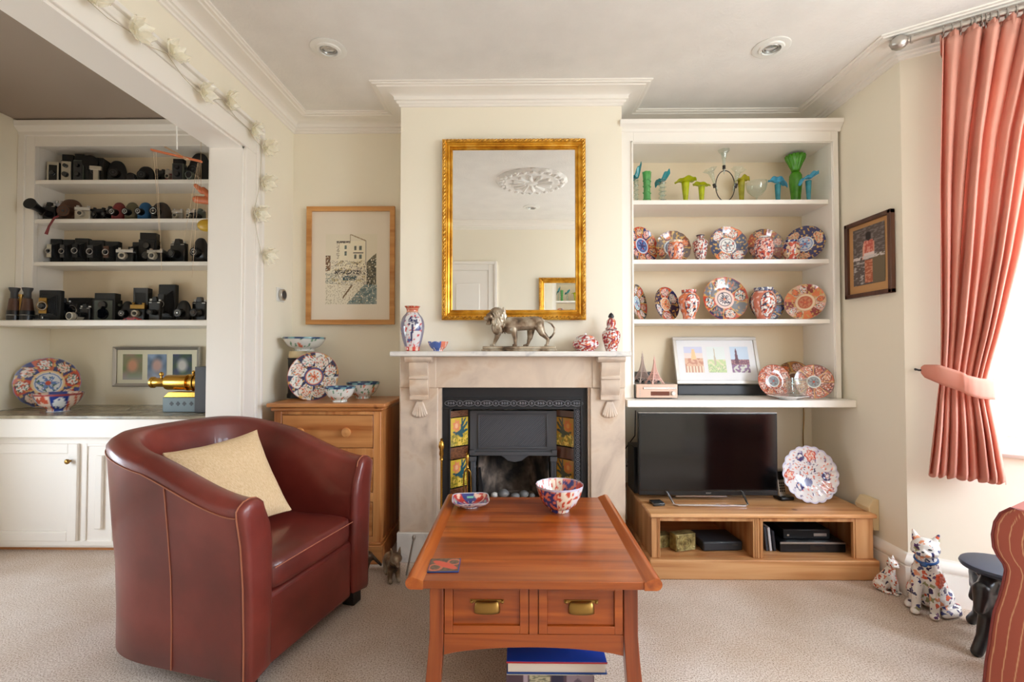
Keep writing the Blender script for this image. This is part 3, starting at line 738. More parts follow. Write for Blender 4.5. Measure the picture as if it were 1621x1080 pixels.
c0 = g2.location.copy(); g2.rotation_euler = (0, 0, PI); g2.location = (c0.x, YR + .01, c0.z)

def painted_panel(mb, p00, du, dv, nu, nv, fn):
    P = []; C = []; p00 = Vector(p00); du = Vector(du); dv = Vector(dv)
    for i in range(nu):
        for j in range(nv):
            u, v = i / (nu - 1), j / (nv - 1); P.append(p00 + du * u + dv * v); C.append(L(fn(u, v)))
    mb.grid(P, nu, nv, C)
def N(x, y, s=0): return noise.noise(Vector((x, y, s)))
def town(u, v):
    # v from bottom; coordinates as in the drawing area
    X, Y = u * 330, (1 - v) * 450          # drawing 330 x 450 units, y down
    base = (232, 222, 200); ink = (104, 94, 86)
    n = N(X / 9, Y / 9, 1); n2 = N(X / 4, Y / 4, 2); n3 = N(X / 30, Y / 22, 3)
    c = base
    if 80 < X < 258 and 45 < Y < 220: c = (240, 230, 204)
    if 70 < X < 160 and 45 < Y < 60 and n2 > -.3: c = ink
    if 158 < X < 260 and abs(Y - (2 + (X - 158) * .42)) < 3: c = (150, 120, 80)
    if 255 < X < 260 and 40 < Y < 200: c = ink
    if abs(X - 158) < 2 and 5 < Y < 60: c = (150, 130, 90)
    for (wx, wy) in ((128, 85), (128, 125), (190, 90), (222, 90), (190, 145), (222, 145)):
        if abs(X - wx) < 8 and abs(Y - wy) < 13: c = (96, 92, 84) if n2 > -.2 else (120, 150, 140)
    if 175 < X < 240 and 118 < Y < 126: c = ink
    if 0 < X < 34 and 140 < Y < 240 and n > -.25: c = (150, 112, 80) if n2 > 0 else (92, 74, 58)
    if 70 < X < 92 and 60 < Y < 160 and n2 > .15: c = (120, 100, 80)
    if 262 < X < 325 and Y > 120 + (325 - X) * 1.0 and Y < 330 and n > -.3: c = (120, 112, 92) if n3 > 0 else (84, 84, 72)
    if 40 < X < 260 and 170 < Y < 330:
        if n2 > .28 or n < -.38: c = ink
        elif n3 > .25: c = (206, 190, 150)
    if 60 < X < 230 and 232 < Y < 262 and n > .0: c = (52, 46, 46)
    if 0 < X < 60 and 250 < Y < 320 and n2 > .1: c = (86, 100, 92)
    if 110 < X < 200 and 268 < Y < 300 and n > -.1: c = (60, 84, 90)
    if Y > 325 and X > 250 - (Y - 325) * .9 and X < 328 and n > -.35: c = (132, 146, 144) if n3 > -.1 else (104, 122, 122)
    if Y > 330 and X < 250 and (n2 > .32): c = (150, 130, 96)
    if 110 < X < 180 and abs((Y - 330) + (X - 170) * 1.4) < 8 and Y > 330: c = (120, 96, 66)
    return c
yp = YB - .02; a, b = at(487, 328, yp), at(625, 514, yp)
t = thing('framed_print', 'light oak framed watercolour print of a town square on the left alcove wall', 'picture', ((a.x + b.x) / 2, yp, b.z))
frame_part(a.x, b.x, b.z, a.z, .03, yp, [(0, 0), (0, .016), (.05, .018), (1, .018), (1, .004), (1, 0)], M['oakframe'], t)
def mount(u, v):
    px = 420 + (307 + (820 - 307) * u) / 4.154; py = 280 + (940 - (940 - 228) * v) / 4.154
    zx, zy = (px - 420) * 4.154, (py - 280) * 4.154
    if 400 < zx < 732 and 380 < zy < 832: return town((zx - 400) / 332, 1 - (zy - 380) / 452)
    return (236, 224, 206)
mb = MB(); painted_panel(mb, (a.x + .025, yp - .003, b.z + .025), (b.x - a.x - .05, 0, 0), (0, 0, a.z - b.z - .05), 150, 205, mount); P_('print', mb, M['print'], t)
mb = MB(); mb.box(a.x + .02, yp - .002, b.z + .02, b.x - .02, yp + .0, a.z - .02); P_('backing', mb, M['whitep'], t)

# framed painting on the right wall (faces -x)
a, b = atx(1340, 358, XR - .01), atx(1414, 336, XR - .01)
za = atx(1340, 358, XR - .01).z; zb = atx(1345, 474, XR - .01).z; y0, y1 = b.y, a.y
def bather(u, v):
    X, Y = u, 1 - v; n = N(X * 9, Y * 40, 1); n2 = N(X * 20, Y * 20, 4)
    c = (96, 84, 78) if n < .15 else (128, 118, 114)
    if Y > .5 and n > .25: c = (176, 168, 164)
    if Y > .5 and X > .62: c = (112, 98, 76)
    if abs(X - .5) < .13 and .58 < Y < .97: c = (176, 96, 66) if n > -.1 else (206, 140, 110)
    if abs(X - .5) < .14 and .24 < Y < .5: c = (196, 96, 80) if n2 > -.1 else (222, 150, 132)
    if abs(X - (.36 - (Y - .3) * .12)) < .03 and .27 < Y < .56: c = (226, 164, 140)
    if abs(X - .66) < .025 and .27 < Y < .5: c = (216, 150, 126)
    if abs(X - .52) < .17 and .46 < Y < .55: c = (226, 206, 200)
    if math.hypot((X - .5) / .09, (Y - .17) / .08) < 1: c = (48, 38, 36)
    if abs(Y - .53) < .025 and n > -.2: c = (206, 196, 192)
    return c
t = thing('framed_painting', 'dark framed painting of a bather in water on the right wall', 'picture', (XR - .01, (y0 + y1) / 2, zb))
mb = MB(); fw = .022; xf = XR - G
for (p, q, r, s) in ((y0, zb, y1, zb + fw), (y0, za - fw, y1, za), (y0, zb, y0 + fw, za), (y1 - fw, zb, y1, za)):
    mb.box(xf - .024, p, q, xf, r, s)
P_('frame', mb, M['darkframe'], t, bevel=.003)
mb = MB(); mb.box(xf - .008, y0 + .01, zb + .01, xf - .004, y1 - .01, za - .01); P_('mount', mb, plain('gold_mount', (196, 148, 96), .6), t)
mb = MB(); ins = .032 + fw
painted_panel(mb, (xf - .010, y1 - ins, zb + ins + .01), (0, -(y1 - y0 - 2 * ins), 0), (0, 0, za - zb - 2 * ins), 50, 90, bather); P_('painting', mb, M['print'], t)
# ------------------------------------------------------------------ pine chest of drawers
cx0, cx1, cy, cz = -1.362, -.716, 2.60, .867
t = thing('chest_of_drawers', 'honey pine chest of drawers with turned wooden knobs between armchair and fireplace', 'chest of drawers', ((cx0 + cx1) / 2, 2.83, 0))
mb = MB(); mb.box(cx0, cy, cz - .022, cx1, YB - .025, cz); P_('top', mb, M['pine'], t, bevel=.006)
mb = MB(); mb.box(cx0 + .015, cy + .015, cz - .045, cx1 - .015, YB - .03, cz - .022); P_('moulding', mb, M['pine'], t, bevel=.01)
cb0, cb1, cf = cx0 + .03, cx1 - .03, cy + .03
mb = MB(); st = .042; zs = [(657, 710), (725, 780), (795, 850)]
zv = [(at(560, a, cf).z, at(560, b, cf).z) for a, b in zs]; dx0, dx1 = cb0 + st, cb1 - st
mb.box(cb0, cf, .1, dx0, YB - .03, cz - .045); mb.box(dx1, cf, .1, cb1, YB - .03, cz - .045)
mb.box(dx0, cf + .02, .1, dx1, YB - .03, cz - .045)
mb.box(dx0, cf, zv[0][0], dx1, cf + .02, cz - .045); mb.box(dx0, cf, zv[1][0], dx1, cf + .02, zv[0][1]); mb.box(dx0, cf, zv[2][0], dx1, cf + .02, zv[1][1]); mb.box(dx0, cf, .1, dx1, cf + .02, zv[2][1])
P_('carcass', mb, M['pinez'], t, bevel=.003)
mb = MB(); mb.box(cb0 - .012, cf - .014, 0, cb1 + .012, YB - .03, .1); mb.box(cb0 - .005, cf - .008, .1, cb1 + .005, YB - .03, .115); P_('plinth', mb, M['pine'], t, bevel=.005)
for (a, b) in zv:
    mb = MB(); mb.box(dx0 + .003, cf + .001, b + .003, dx1 - .003, cf + .018, a - .003); d = P_('drawer', mb, M['pine'], t, bevel=.002)
    for kx in (at(478, 680, cf).x, at(551, 680, cf).x):
        mb = MB(); mb.M = Matrix.Translation((kx, cf, (a + b) / 2)) @ Matrix.Rotation(PI / 2, 4, 'X')
        mb.lathe([(.001, 0), (.013, 0), (.011, .010), (.022, .018), (.026, .028), (.022, .036), (.001, .040)], 20); mb.M = Matrix()
        mb.build('knob', M['pine'], parent=d, rel=t.location, smooth=True)

# ------------------------------------------------------------------ coffee table
tz = .46; ty0, ty1 = 1.462, 2.30
tx0, tx1 = at(640, 917, ty0).x, at(1050, 917, ty0).x
t = thing('coffee_table', 'reddish teak coffee table with rolled ends and two brass-handled drawers', 'coffee table', ((tx0 + tx1) / 2, (ty0 + ty1) / 2, 0))
mb = MB(); mb.box(tx0 + .022, ty0, tz - .024, tx1 - .022, ty1, tz); P_('tabletop', mb, M['teak'], t, bevel=.002)
for s, x in ((1, tx0 + .022), (-1, tx1 - .022)):
    pr = [(x + s * .035, tz), (x + s * .030, tz + .0015), (x + s * .022, tz + .006)]
    for k in range(13):
        a = math.radians(50 + k * 18); pr.append((x + s * .0 + s * .0185 * math.cos(a), tz - .0055 + .0185 * math.sin(a)))
    pr.append((x + s * .035, tz - .024))
    mb = MB(); mb.prism(pr, ty0 - .004, ty1 + .004, 'xz'); P_('rolled_end', mb, M['teaky'], t, smooth=True, angle=40)
bx0, bx1 = at(680, 940, 1.50).x, at(1010, 940, 1.50).x; by0, by1 = 1.50, 2.26
zl = tz - .024; zd = at(840, 1007, by0).z; zap = at(840, 1028, by0).z; zae = at(840, 1041, by0).z
for (lx, s) in ((bx0, 1), (bx1, -1)):
    for (ly, q) in ((by0, 1), (by1, -1)):
        mb = MB(); w = .043; prof = []
        zz = [zl, zd, .2, .1, .0]; ox = [0, .0, .006, .016, .03]
        pts = [(lx - s * o, z) for o, z in zip(ox, zz)] + [(lx + s * (w - o * .7), z) for o, z in reversed(list(zip(ox, zz)))]
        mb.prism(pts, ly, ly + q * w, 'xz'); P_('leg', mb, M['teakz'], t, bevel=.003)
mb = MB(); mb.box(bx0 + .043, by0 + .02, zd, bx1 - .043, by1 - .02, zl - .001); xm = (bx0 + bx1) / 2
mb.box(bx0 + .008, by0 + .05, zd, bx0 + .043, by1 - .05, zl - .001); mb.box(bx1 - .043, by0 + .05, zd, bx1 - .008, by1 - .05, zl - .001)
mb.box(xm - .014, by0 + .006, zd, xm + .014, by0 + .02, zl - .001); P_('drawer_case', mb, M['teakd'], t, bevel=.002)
mb = MB(); pts = [(bx0 + .043, zd)] + [(bx0 + .043 + (bx1 - bx0 - .086) * k / 16, zae + (zap - zae) * (1 - (2 * k / 16 - 1) ** 2) ** .8) for k in range(17)] + [(bx1 - .043, zd)]
mb.prism(pts, by0 + .008, by0 + .028, 'xz'); P_('apron', mb, M['teakd'], t, bevel=.0015)
mb = MB(); mb.prism(pts, by1 - .028, by1 - .008, 'xz'); P_('apron', mb, M['teakd'], t, bevel=.0015)
for (a, b) in ((bx0 + .045, xm - .016), (xm + .016, bx1 - .045)):
    mb = MB(); s = .026; z0, z1 = zd + .003, zl - .006; y = by0 + .02
    mb.box(a, y - .016, z0, a + s, y, z1); mb.box(b - s, y - .016, z0, b, y, z1); mb.box(a + s, y - .016, z1 - .018, b - s, y, z1); mb.box(a + s, y - .016, z0, b - s, y, z0 + .024)
    mb.box(a + s, y - .008, z0 + .024, b - s, y - .0005, z1 - .018)
    d = P_('drawer', mb, M['teakd'], t, bevel=.0015)
    mb = MB(); xc = (a + b) / 2 + .002; zc = (z0 + z1) / 2 + .006
    # cup pull: half dome opening downward
    Pq = []; nu, nv = 20, 8
    for i in range(nu):
        for j in range(nv):
            u = PI * i / (nu - 1); v = PI / 2 * j / (nv - 1)
            Pq.append((xc - .040 * math.cos(u) * (.75 + .25 * math.cos(v)), y - .008 - .020 * math.sin(u) ** .6 * math.cos(v) - .0004, zc + .010 - .030 * (1 - math.cos(v * .98)) * .0 + (.004 if 0 else 0) - .026 * (1 - math.sin(v)) + .008 * math.sin(v)))
    mb.grid(Pq, nu, nv)
    mb.box(xc - .052, y - .0105, zc + .012, xc + .052, y - .008, zc + .020)
    for q in (-.047, .047): mb.ell((xc + q, y - .012, zc + .014), (.004, .003, .004), 8, 6)
    mb.build('cup_handle', M['brassold'], parent=d, rel=t.location, smooth=True, solid=.0015, angle=60)

# books on the floor under the table
by = 1.585; z1 = at(880, 1049, by).z
def book(label, x0, x1, y0, y1, z0, z1, mc, mp, rz=0, mrib=None):
    b = thing('book', label, 'book', ((x0 + x1) / 2, (y0 + y1) / 2, z0), rz); w, d, h = (x1 - x0) / 2, (y1 - y0) / 2, z1 - z0
    mb = MB(); mb.box(-w, -d, h - .004, w, d, h); mb.box(-w, d - .004, 0, w, d, h); mb.build('cover', mc, parent=b, bevel=.0008)
    mb = MB(); mb.box(-w, -d, 0, w, d, .004); mb.build('back_cover', mrib or mc, parent=b, bevel=.0008)
    mb = MB(); mb.box(-w + .004, -d + .005, .004, w - .004, d - .004, h - .004); mb.build('pages', mp, parent=b)
    return b
M['blue'] = plain('blue_cover', (16, 66, 168), .3, 0, .3); M['red'] = plain('red_cover', (176, 40, 48), .4); M['pages'] = plain('paper', (226, 212, 196), .8)
M['dblue'] = plain('deep_blue_cover', (14, 60, 130), .35)
xa, xb = at(802, 1050, by).x, at(961, 1050, by).x
zt = [at(880, p, by).z for p in (1048, 1052, 1066, 1068)]
zlow = at(880, 1068, by).z
# bottom, large picture book
def collage(u, v):
    n = N(u * 5, v * 3, 7); c = (78, 56, 66)
    if .2 < u < .25: c = (170, 150, 160)
    if .27 < u < .5: c = (180, 170, 140) if N(u * 20, v * 20) > -.1 else (110, 110, 90)
    if .52 < u < .66: c = (44, 38, 60)
    if .68 < u < 1: c = (96, 78, 92) if n > 0 else (140, 120, 130)
    return c
b = thing('book', 'large dark purple picture book lying on the carpet, lowest in the pile under the table', 'book', ((xa + at(940, 1070, by).x) / 2, by + .16, 0))
w = (at(940, 1070, by).x - xa) / 2
mb = MB(); mb.box(-w, -.16, 0, w, .16, zlow - .001); mb.build('pages', M['pages'], parent=b)
mb = MB(); painted_panel(mb, (-w - .001, -.1615, .0), (2 * w + .002, 0, 0), (0, 0, zlow - .002), 60, 30, collage); mb.build('spine', M['print'], parent=b)
h = zt[0] - zt[3]
book('thick blue book with red-edged cover on top of the pile under the coffee table', xa, xb, by, by + .26, zlow, zt[0], M['blue'], M['pages'], 0, M['dblue'])
rb = [o for o in COL.objects if o.name.startswith('book')][-1]
bt = [o for o in bpy.data.objects if o.type == 'EMPTY' and o.get('label', '').startswith('thick blue')][0]
mb = MB(); mb.box(-(xb - xa) / 2 - .001, -.1302, h - .0062, (xb - xa) / 2 + .001, -.128, h - .0008); mb.build('cover_edge', M['red'], parent=bt)

# ------------------------------------------------------------------ media unit
uy0, uy1 = 2.47, 3.06; ux0, ux1 = at(1029, 808, uy0).x, XR - .036; uz = .327
t = thing('media_unit', 'low pale pine television unit with two open compartments', 'tv stand', ((ux0 + ux1) / 2, (uy0 + uy1) / 2, 0))
mb = MB(); mb.box(ux0, uy0, uz - .022, ux1, uy1, uz); P_('top', mb, M['pine2'], t, bevel=.007)
ub0, ub1, uf = ux0 + .012, ux1 - .012, uy0 + .018; zb = at(1200, 884, uf).z; zo = at(1200, 826, uf).z
xs = [at(p, 850, uf).x for p in (1045, 1192, 1208, 1351)]
mb = MB(); mb.box(ub0, uf, zb, xs[0], uf + .02, uz - .022); mb.box(xs[1], uf, zb, xs[2], uf + .02, uz - .022); mb.box(xs[3], uf, zb, ub1, uf + .02, uz - .022)
for x0, x1 in ((xs[0], xs[1]), (xs[2], xs[3])): mb.box(x0, uf, zo, x1, uf + .02, uz - .022)
for a in (xs[0] - .014, xs[0] - .006, xs[1] + .01, xs[1] + .02, xs[2] - .016, xs[3] + .008):
    mb.box(a, uf - .004, zb, a + .004, uf, zo + .02)
P_('face_frame', mb, M['pine2z'], t, bevel=.0015)
mb = MB(); mb.box(ub0, uf + .02, zb, ub0 + .018, uy1 - .01, uz - .022); P_('side_panel', mb, M['pine2z'], t)
mb = MB(); mb.box(ub1 - .018, uf + .02, zb, ub1, uy1 - .01, uz - .022); P_('side_panel', mb, M['pine2z'], t)
mb = MB(); mb.box(xs[1], uf + .02, zb, xs[2], uy1 - .03, uz - .022); P_('divider', mb, M['pine2z'], t)
mb = MB(); mb.box(ub0 + .018, uy1 - .03, zb, ub1 - .018, uy1 - .01, uz - .022); P_('back_panel', mb, M['pine2'], t)
mb = MB(); mb.box(ux0 - .003, uy0 - .006, 0, ux1 + .003, uy1 - .01, zb - .001); P_('plinth', mb, M['pine2'], t, bevel=.005)
UZ = zb

# ------------------------------------------------------------------ television
yt = 2.70; a, b = at(1010, 653, yt), at(1230, 784, yt); tw, th = b.x - a.x, a.z - b.z
t = thing('television', 'black flat screen television standing on the pine media unit', 'television', ((a.x + b.x) / 2, yt, uz))
zc0 = b.z - uz; mb = MB(); mb.box(-tw / 2, -.012, zc0, tw / 2, .02, zc0 + th); mb.box(-tw / 2 + .12, .02, zc0 + .05, tw / 2 - .12, .05, zc0 + th - .1)
mb.build('casing', M['black'], parent=t, bevel=.004)
mb = MB(); mb.box(-tw / 2 + .008, -.0135, zc0 + .024, tw / 2 - .008, -.012, zc0 + th - .008); mb.build('screen', plain('tv_screen', (6, 6, 7), .1, 0, 0, Specular_IOR_Level=.5), parent=t)
mb = MB(); mb.box(-tw / 2, -.0125, zc0 + th - .002, tw / 2, .0, zc0 + th + .0005); mb.build('trim_strip', M['silver'], parent=t)
lg = text('logo', 'SONY', .011, M['silver'], t, (.0, -.0135, zc0 + .013)); text('logo', 'BRAVIA', .007, M['grey'], t, (-tw / 2 + .03, -.014, zc0 + th - .014))
x0, x1 = at(1061, 790, 2.6).x - t.location.x, at(1186, 790, 2.6).x - t.location.x
mb = MB(); r = .006
pts = [(x0, .01, zc0 + .01), (x0 + .004, -.02, .05), (x0 + .02, -.105, r + .002), (x0 + .04, -.115, r), (x1 - .03, -.115, r), (x1 - .008, -.105, r + .002), (x1, -.02, .05), (x1, .01, zc0 + .01)]
mb.tube(pts, r, 8); mb.box(x0 + .06, -.01, zc0 - .008, x1 - .08, .01, zc0 + .004)
mb.build('stand', M['chrome'], parent=t, smooth=True)
mb = MB(); mb.tube([(x0 + .006, .0, .05), (x0 + .01, .10, r), (x1 - .01, .10, r), (x1 - .006, .0, .05)], r, 8); mb.build('rear_foot', M['chrome'], parent=t, smooth=True)

# ------------------------------------------------------------------ armchair
ax, ay, arz = -.805, 1.92, math.radians(-14.3)
t = thing('armchair', 'oxblood leather tub armchair with curved back in front of the pine chest', 'armchair', (ax, ay, 0), arz)
HW, DP = .355, .74; th = .105
def plan(s, off):
    # s in 0..1 from near arm front (y=-) round the back to far arm front
    ln = .40; r = HW; total = 2 * ln + PI * r * .98; d = s * total
    if d < ln: p = Vector((-d, -HW)); n = Vector((0, -1))
    elif d > total - ln: p = Vector((-(total - d), HW)); n = Vector((0, 1))
    else:
        a = (d - ln) / (total - 2 * ln) * PI; c = math.cos(a); q = math.sin(a); e = .80
        p = Vector((-ln - (DP - ln) * (q ** e), -HW * (1 if c > 0 else -1) * abs(c) ** e)); n = Vector((-q / (DP - ln) * HW, -c)).normalized()
    return p + n * off
def hgt(s):
    q = math.sin(PI * s); e = min(1, max(0, (q - .05) / .9)); e = e * e * (3 - 2 * e) * .6 + e * .4
    return .665 + (.842 - .665) * e
zb0 = .055
def prof(s):
    H = hgt(s); fl = .035
    o = [(-.012, zb0), (.0, zb0 + .012), (.0, .2), (.006, .38), (.018, .52), (fl, H - .055), (fl + .002, H - .03)]
    for k in range(1, 6):
        a = PI * k / 6; o.append((fl - th * .5 + (th * .5) * math.cos(a), H - .036 + .036 * math.sin(a)))
    i = [(fl - th, H - .04), (-th + .008, H - .1), (-th - .004, .5), (-th - .004, .3), (-th, zb0 + .02)]
    return o + i
NS = 72; mb = MB(); P = []; k = len(prof(0))
for a in range(NS + 1):
    s = a / NS; e = min(a, NS - a)
    for (of, z) in prof(s):
        p = plan(s, of); P.append((p.x, p.y, z))
mb.grid(P, NS + 1, k, None, cv=True); 
mb.build('tub_shell', M['leather'], parent=t, smooth=True, angle=50)
# arm front panels, slightly padded
for sd, s in ((-1, 0.0), (1, 1.0)):
    pr = prof(s); mb = MB(); cen = Vector((sum(p[0] for p in pr) / k, sum(p[1] for p in pr) / k)); P = []
    for (x, sc) in ((-.004, 1.0), (.010, 1.0), (.020, .93), (.026, .80), (.028, .4)):
        for (of, z) in pr:
            o2 = cen.x + (of - cen.x) * sc; z2 = .36 + (z - .36) * (1 - (1 - sc) * .16)
            P.append((x, sd * (HW + o2), z2))
    mb.grid(P, 5, k, None, cv=True); n0 = 4 * k; mb.f.append(tuple(n0 + q for q in range(k)))
    f = mb.build('arm_front', M['leather'], parent=t, smooth=True, angle=60)
    mb = MB(); mb.tube([(.004, sd * (HW + of * 1.0), z) for (of, z) in pr[1:13]], .0032, 6); mb.build('piping', M['stitch'], parent=f, smooth=True)
mb = MB(); pts = []
for a in range(NS + 1):
    s = a / NS; p = plan(s, .038); pts.append((p.x, p.y, hgt(s) - .05))
mb.tube(pts, .0022, 5); mb.build('top_seam', M['stitch'], parent=t, smooth=True)
for s in (.155, .5, .845):
    mb = MB(); pts = []
    for (of, z) in prof(s)[1:6]:
        p = plan(s, of + .0012); pts.append((p.x, p.y, z))
    mb.tube(pts, .002, 5); mb.build('side_seam', M['stitch'], parent=t)
iw = HW - th + .004
def rcush(mb, x0, x1, y0, y1, z0, z1, r, crown, n=22, back=None):
    P = []; nu = 4 * n
    for j, (dz, ins) in enumerate([(0, r * .9), (.0, .55 * r), (.25 * r, .12 * r), (r, 0), (z1 - z0 - r, 0), (z1 - z0 - .28 * r, .1 * r), (z1 - z0 - .02 * r, .5 * r), (z1 - z0 + crown * .45, r * 1.6), (z1 - z0 + crown * .85, r * 3.5), (z1 - z0 + crown, r * 6.0)]):
        for i in range(nu):
            a = 2 * PI * i / nu; c, q = math.cos(a), math.sin(a); m = max(abs(c), abs(q)); e = 10
            rr = 1 / (abs(c) ** e + abs(q) ** e) ** (1 / e)
            X = (x1 - x0) / 2 - ins; Y = (y1 - y0) / 2 - ins
            P.append(((x0 + x1) / 2 + max(X, .005) * rr * c, (y0 + y1) / 2 + max(Y, .005) * rr * q, z0 + dz))
    mb.grid(P, 10, nu, None, cv=True); n0 = 9 * nu; mb.f.append(tuple(n0 + q for q in range(nu))); mb.f.append(tuple(reversed(range(nu))))
mb = MB(); rcush(mb, -.60, .018, -iw, iw, .312, .415, .03, .018)
sc = mb.build('seat_cushion', M['leather'], parent=t, smooth=True, angle=60)
mb = MB(); mb.tube([(.0165, -iw + .02, .395), (.0185, 0, .397), (.0165, iw - .02, .395)], .002, 5); mb.build('piping', M['stitch'], parent=sc)
mb = MB(); mb.box(-.55, -iw, zb0, .004, iw, .308); mb.build('front_panel', M['leather'], parent=t, bevel=.02, seg=3)
for (x, y) in ((-.035, -.31), (-.035, .31), (-.60, -.22), (-.60, .22)):
    mb = MB(); mb.box(x - .03, y - .03, 0, x + .03, y + .03, zb0 + .004); mb.build('leg', M['leg_dark'], parent=t, bevel=.004)

# cushion propped in the armchair
mb = MB(); n = 28; w = .20
for sgn in (1, -1):
    P = []
    for i in range(n + 1):
        for j in range(n + 1):
            u, v = 2 * i / n - 1, 2 * j / n - 1; e = (1 - abs(u) ** 3) * (1 - abs(v) ** 3); pin = 1 - .075 * (1 - u * u) * abs(v) ** 2 - .0; pin2 = 1 - .075 * (1 - v * v) * abs(u) ** 2
            P.append((u * w * pin2, v * w * pin, sgn * (.004 + .055 * max(e, 0) ** .55) + .004 * noise.noise(Vector((u * 3, v * 3, sgn)))))
    mb.grid(P, n + 1, n + 1, None, flip=(sgn < 0))
R = Matrix(((ax + 0, 0, 0, 0),) * 4)
tl, tr, br = at(262, 713, 1.86), at(393, 681, 2.13), at(458, 813, 2.06)
vx = (tr - tl).normalized(); vy = (tr - br); vy = (vy - vx * vy.dot(vx)).normalized(); vz = vx.cross(vy)
cc = (tl + br) / 2
mb.M = Matrix(); pts = mb.v; Lx = .185; mb.v = [cc + vx * p.x * (.92) + vy * p.y * .98 + vz * p.z for p in pts]
tag(mb.build('scatter_cushion', M['linen'], smooth='all'), 'pale cream embroidered cushion propped in the leather tub armchair', 'cushion')
# ------------------------------------------------------------------ curtain on the bay wall
BM, _ = frame_mat(Cn, Dn); BU = Vector((BM[0][0], BM[1][0], 0)); BN = Vector((BM[0][1], BM[1][1], 0)); C3 = Vector((Cn[0], Cn[1], 0))
def onbay(px, py, off):
    d = ray(px, py); o = Vector((0, 0, CH)); q = C3 - BN * off
    k = (q - o).dot(BN) / d.dot(BN); p = o + d * k; return (p - C3).dot(BU), p.z
def bayp(u, off, z): return C3 + BU * u - BN * off + Vector((0, 0, z))
OFF = .11
ur, zr = onbay(1440, 63, OFF); zrod = zr
t = thing('curtain_rail', 'brushed steel curtain pole with oval finial over the bay window', 'curtain rail', bayp(.6, OFF, zrod))
mb = MB(); u_end = 1.2; mb.cyl(bayp(ur, OFF, zrod), bayp(u_end, OFF, zrod), .013, n=16); P_('pole', mb, M['steel'], t, smooth=True)
mb = MB(); mb.M = Matrix.Translation(bayp(ur, OFF, zrod)) @ Matrix(((BU.x, BU.y, 0, 0),) * 4) if False else Matrix()
axv = -BU; q = Vector((axv.x, axv.y, 0)).to_track_quat('Z', 'Y').to_matrix().to_4x4(); mb.M = Matrix.Translation(bayp(ur + .012, OFF, zrod)) @ q
mb.lathe([(.001, 0), (.018, 0), (.018, .008), (.012, .012), (.013, .018), (.026, .028), (.033, .045), (.032, .060), (.022, .078), (.001, .088)], 20); mb.M = Matrix()
P_('finial', mb, M['steel'], t, smooth=True)
mb = MB(); mb.cyl(bayp(ur + .09, OFF, zrod), bayp(ur + .09, .001, zrod), .006); mb.cyl(bayp(ur + .09, .012, zrod), bayp(ur + .09, .001, zrod), .022); P_('bracket', mb, M['steel'], t, smooth=True)
LE = [(1488, 52), (1484, 300), (1487, 480), (1489, 590), (1487, 606), (1482, 640), (1467, 752)]
RE = [(1740, -20), (1662, 200), (1618, 400), (1576, 560), (1565, 606), (1571, 640), (1592, 756)]
def edge(E, z):
    pts = [onbay(px, py, OFF) for px, py in E]; pts.sort(key=lambda p: -p[1])
    if z >= pts[0][1]: return pts[0][0]
    for (u0, z0), (u1, z1) in zip(pts, pts[1:]):
        if z1 <= z <= z0:
            k = (z - z1) / (z0 - z1); return u1 + (u0 - u1) * k
    return pts[-1][0]
zt, zbm = zrod - .052, onbay(1530, 758, OFF)[1]; ztie = onbay(1530, 604, OFF)[1]
t = thing('curtain', 'full length coral pink pleated curtain held back by a fabric tie at the bay window', 'curtain', bayp(.35, OFF, zbm))
NU, NV = 260, 90; P = []; npl = 8.5
for j in range(NV):
    z = zt + (zbm - zt) * (j / (NV - 1)); l, r = edge(LE, z), edge(RE, z); wdt = r - l
    tight = math.exp(-((z - ztie) / .16) ** 2); hd = max(0, 1 - (zt - z) / .12)
    for i in range(NU):
        s = i / (NU - 1); ph = s * npl * 2 * PI + 1.3 * math.sin(s * 6 + z * .7) + .35 * math.sin(z * 2.2 + s * 21)
        amp = (.034 + .016 * math.sin(s * 17 + z)) * (1 - .45 * tight) * (1 - .35 * hd)
        zz = z
        pinch = .5 * math.sin(ph * 3) * .006 * hd
        y = OFF + amp * math.cos(ph) + pinch + .02 * (1 - tight) - .02 * tight
        wob = .35 / npl * wdt * math.sin(ph) * .32
        if j > NV - 4: zz += .010 * math.sin(ph + .8)
        p = bayp(l + wdt * s + wob, max(y, .02), zz); P.append(p)
mb = MB(); mb.grid(P, NV, NU); cl = P_('drape', mb, M['curtain'], t, smooth='all', solid=.002)
mb = MB(); P = []
for j in range(8):
    z = zt + .028 - j * .013; l, r = edge(LE, zt), edge(RE, zt)
    for i in range(NU):
        s = i / (NU - 1); ph = s * npl * 2 * PI + 1.3 * math.sin(s * 6 + zt * .7); P.append(bayp(l + (r - l) * s, OFF + .004 + .026 * math.cos(ph) + .005 * math.cos(ph * 4), z))
mb.grid(P, 8, NU); P_('heading', mb, M['curtain'], t, smooth='all', solid=.003)
# tieback
hk = onbay(1454, 586, .03); l, r = edge(LE, ztie), edge(RE, ztie)
path = [(hk[0] + .01, .03, hk[1]), (l - .045, .075, hk[1] - .003), (l - .01, OFF + .035, hk[1] - .012), (l + .06, OFF + .075, ztie + .002), ((l + r) / 2, OFF + .085, ztie - .012), (r - .04, OFF + .075, ztie - .025), (r + .012, OFF + .03, ztie - .03), (r + .018, OFF - .02, ztie - .03)]
cp = []
for a in range(len(path) - 1):
    for k in range(6):
        f = k / 6; cp.append(tuple(path[a][q] + (path[a + 1][q] - path[a][q]) * (f * f * (3 - 2 * f) if False else f) for q in range(3)))
cp.append(path[-1]); P = []
for idx, (u, o, z) in enumerate(cp):
    s = idx / (len(cp) - 1); hw = .012 + .030 * min(1, s * 3.2) ** .7
    for k in range(7):
        v = k / 6 - .5; P.append(bayp(u, o + .008 * math.cos(v * PI) + .002 * math.sin(idx), z + v * 2 * hw))
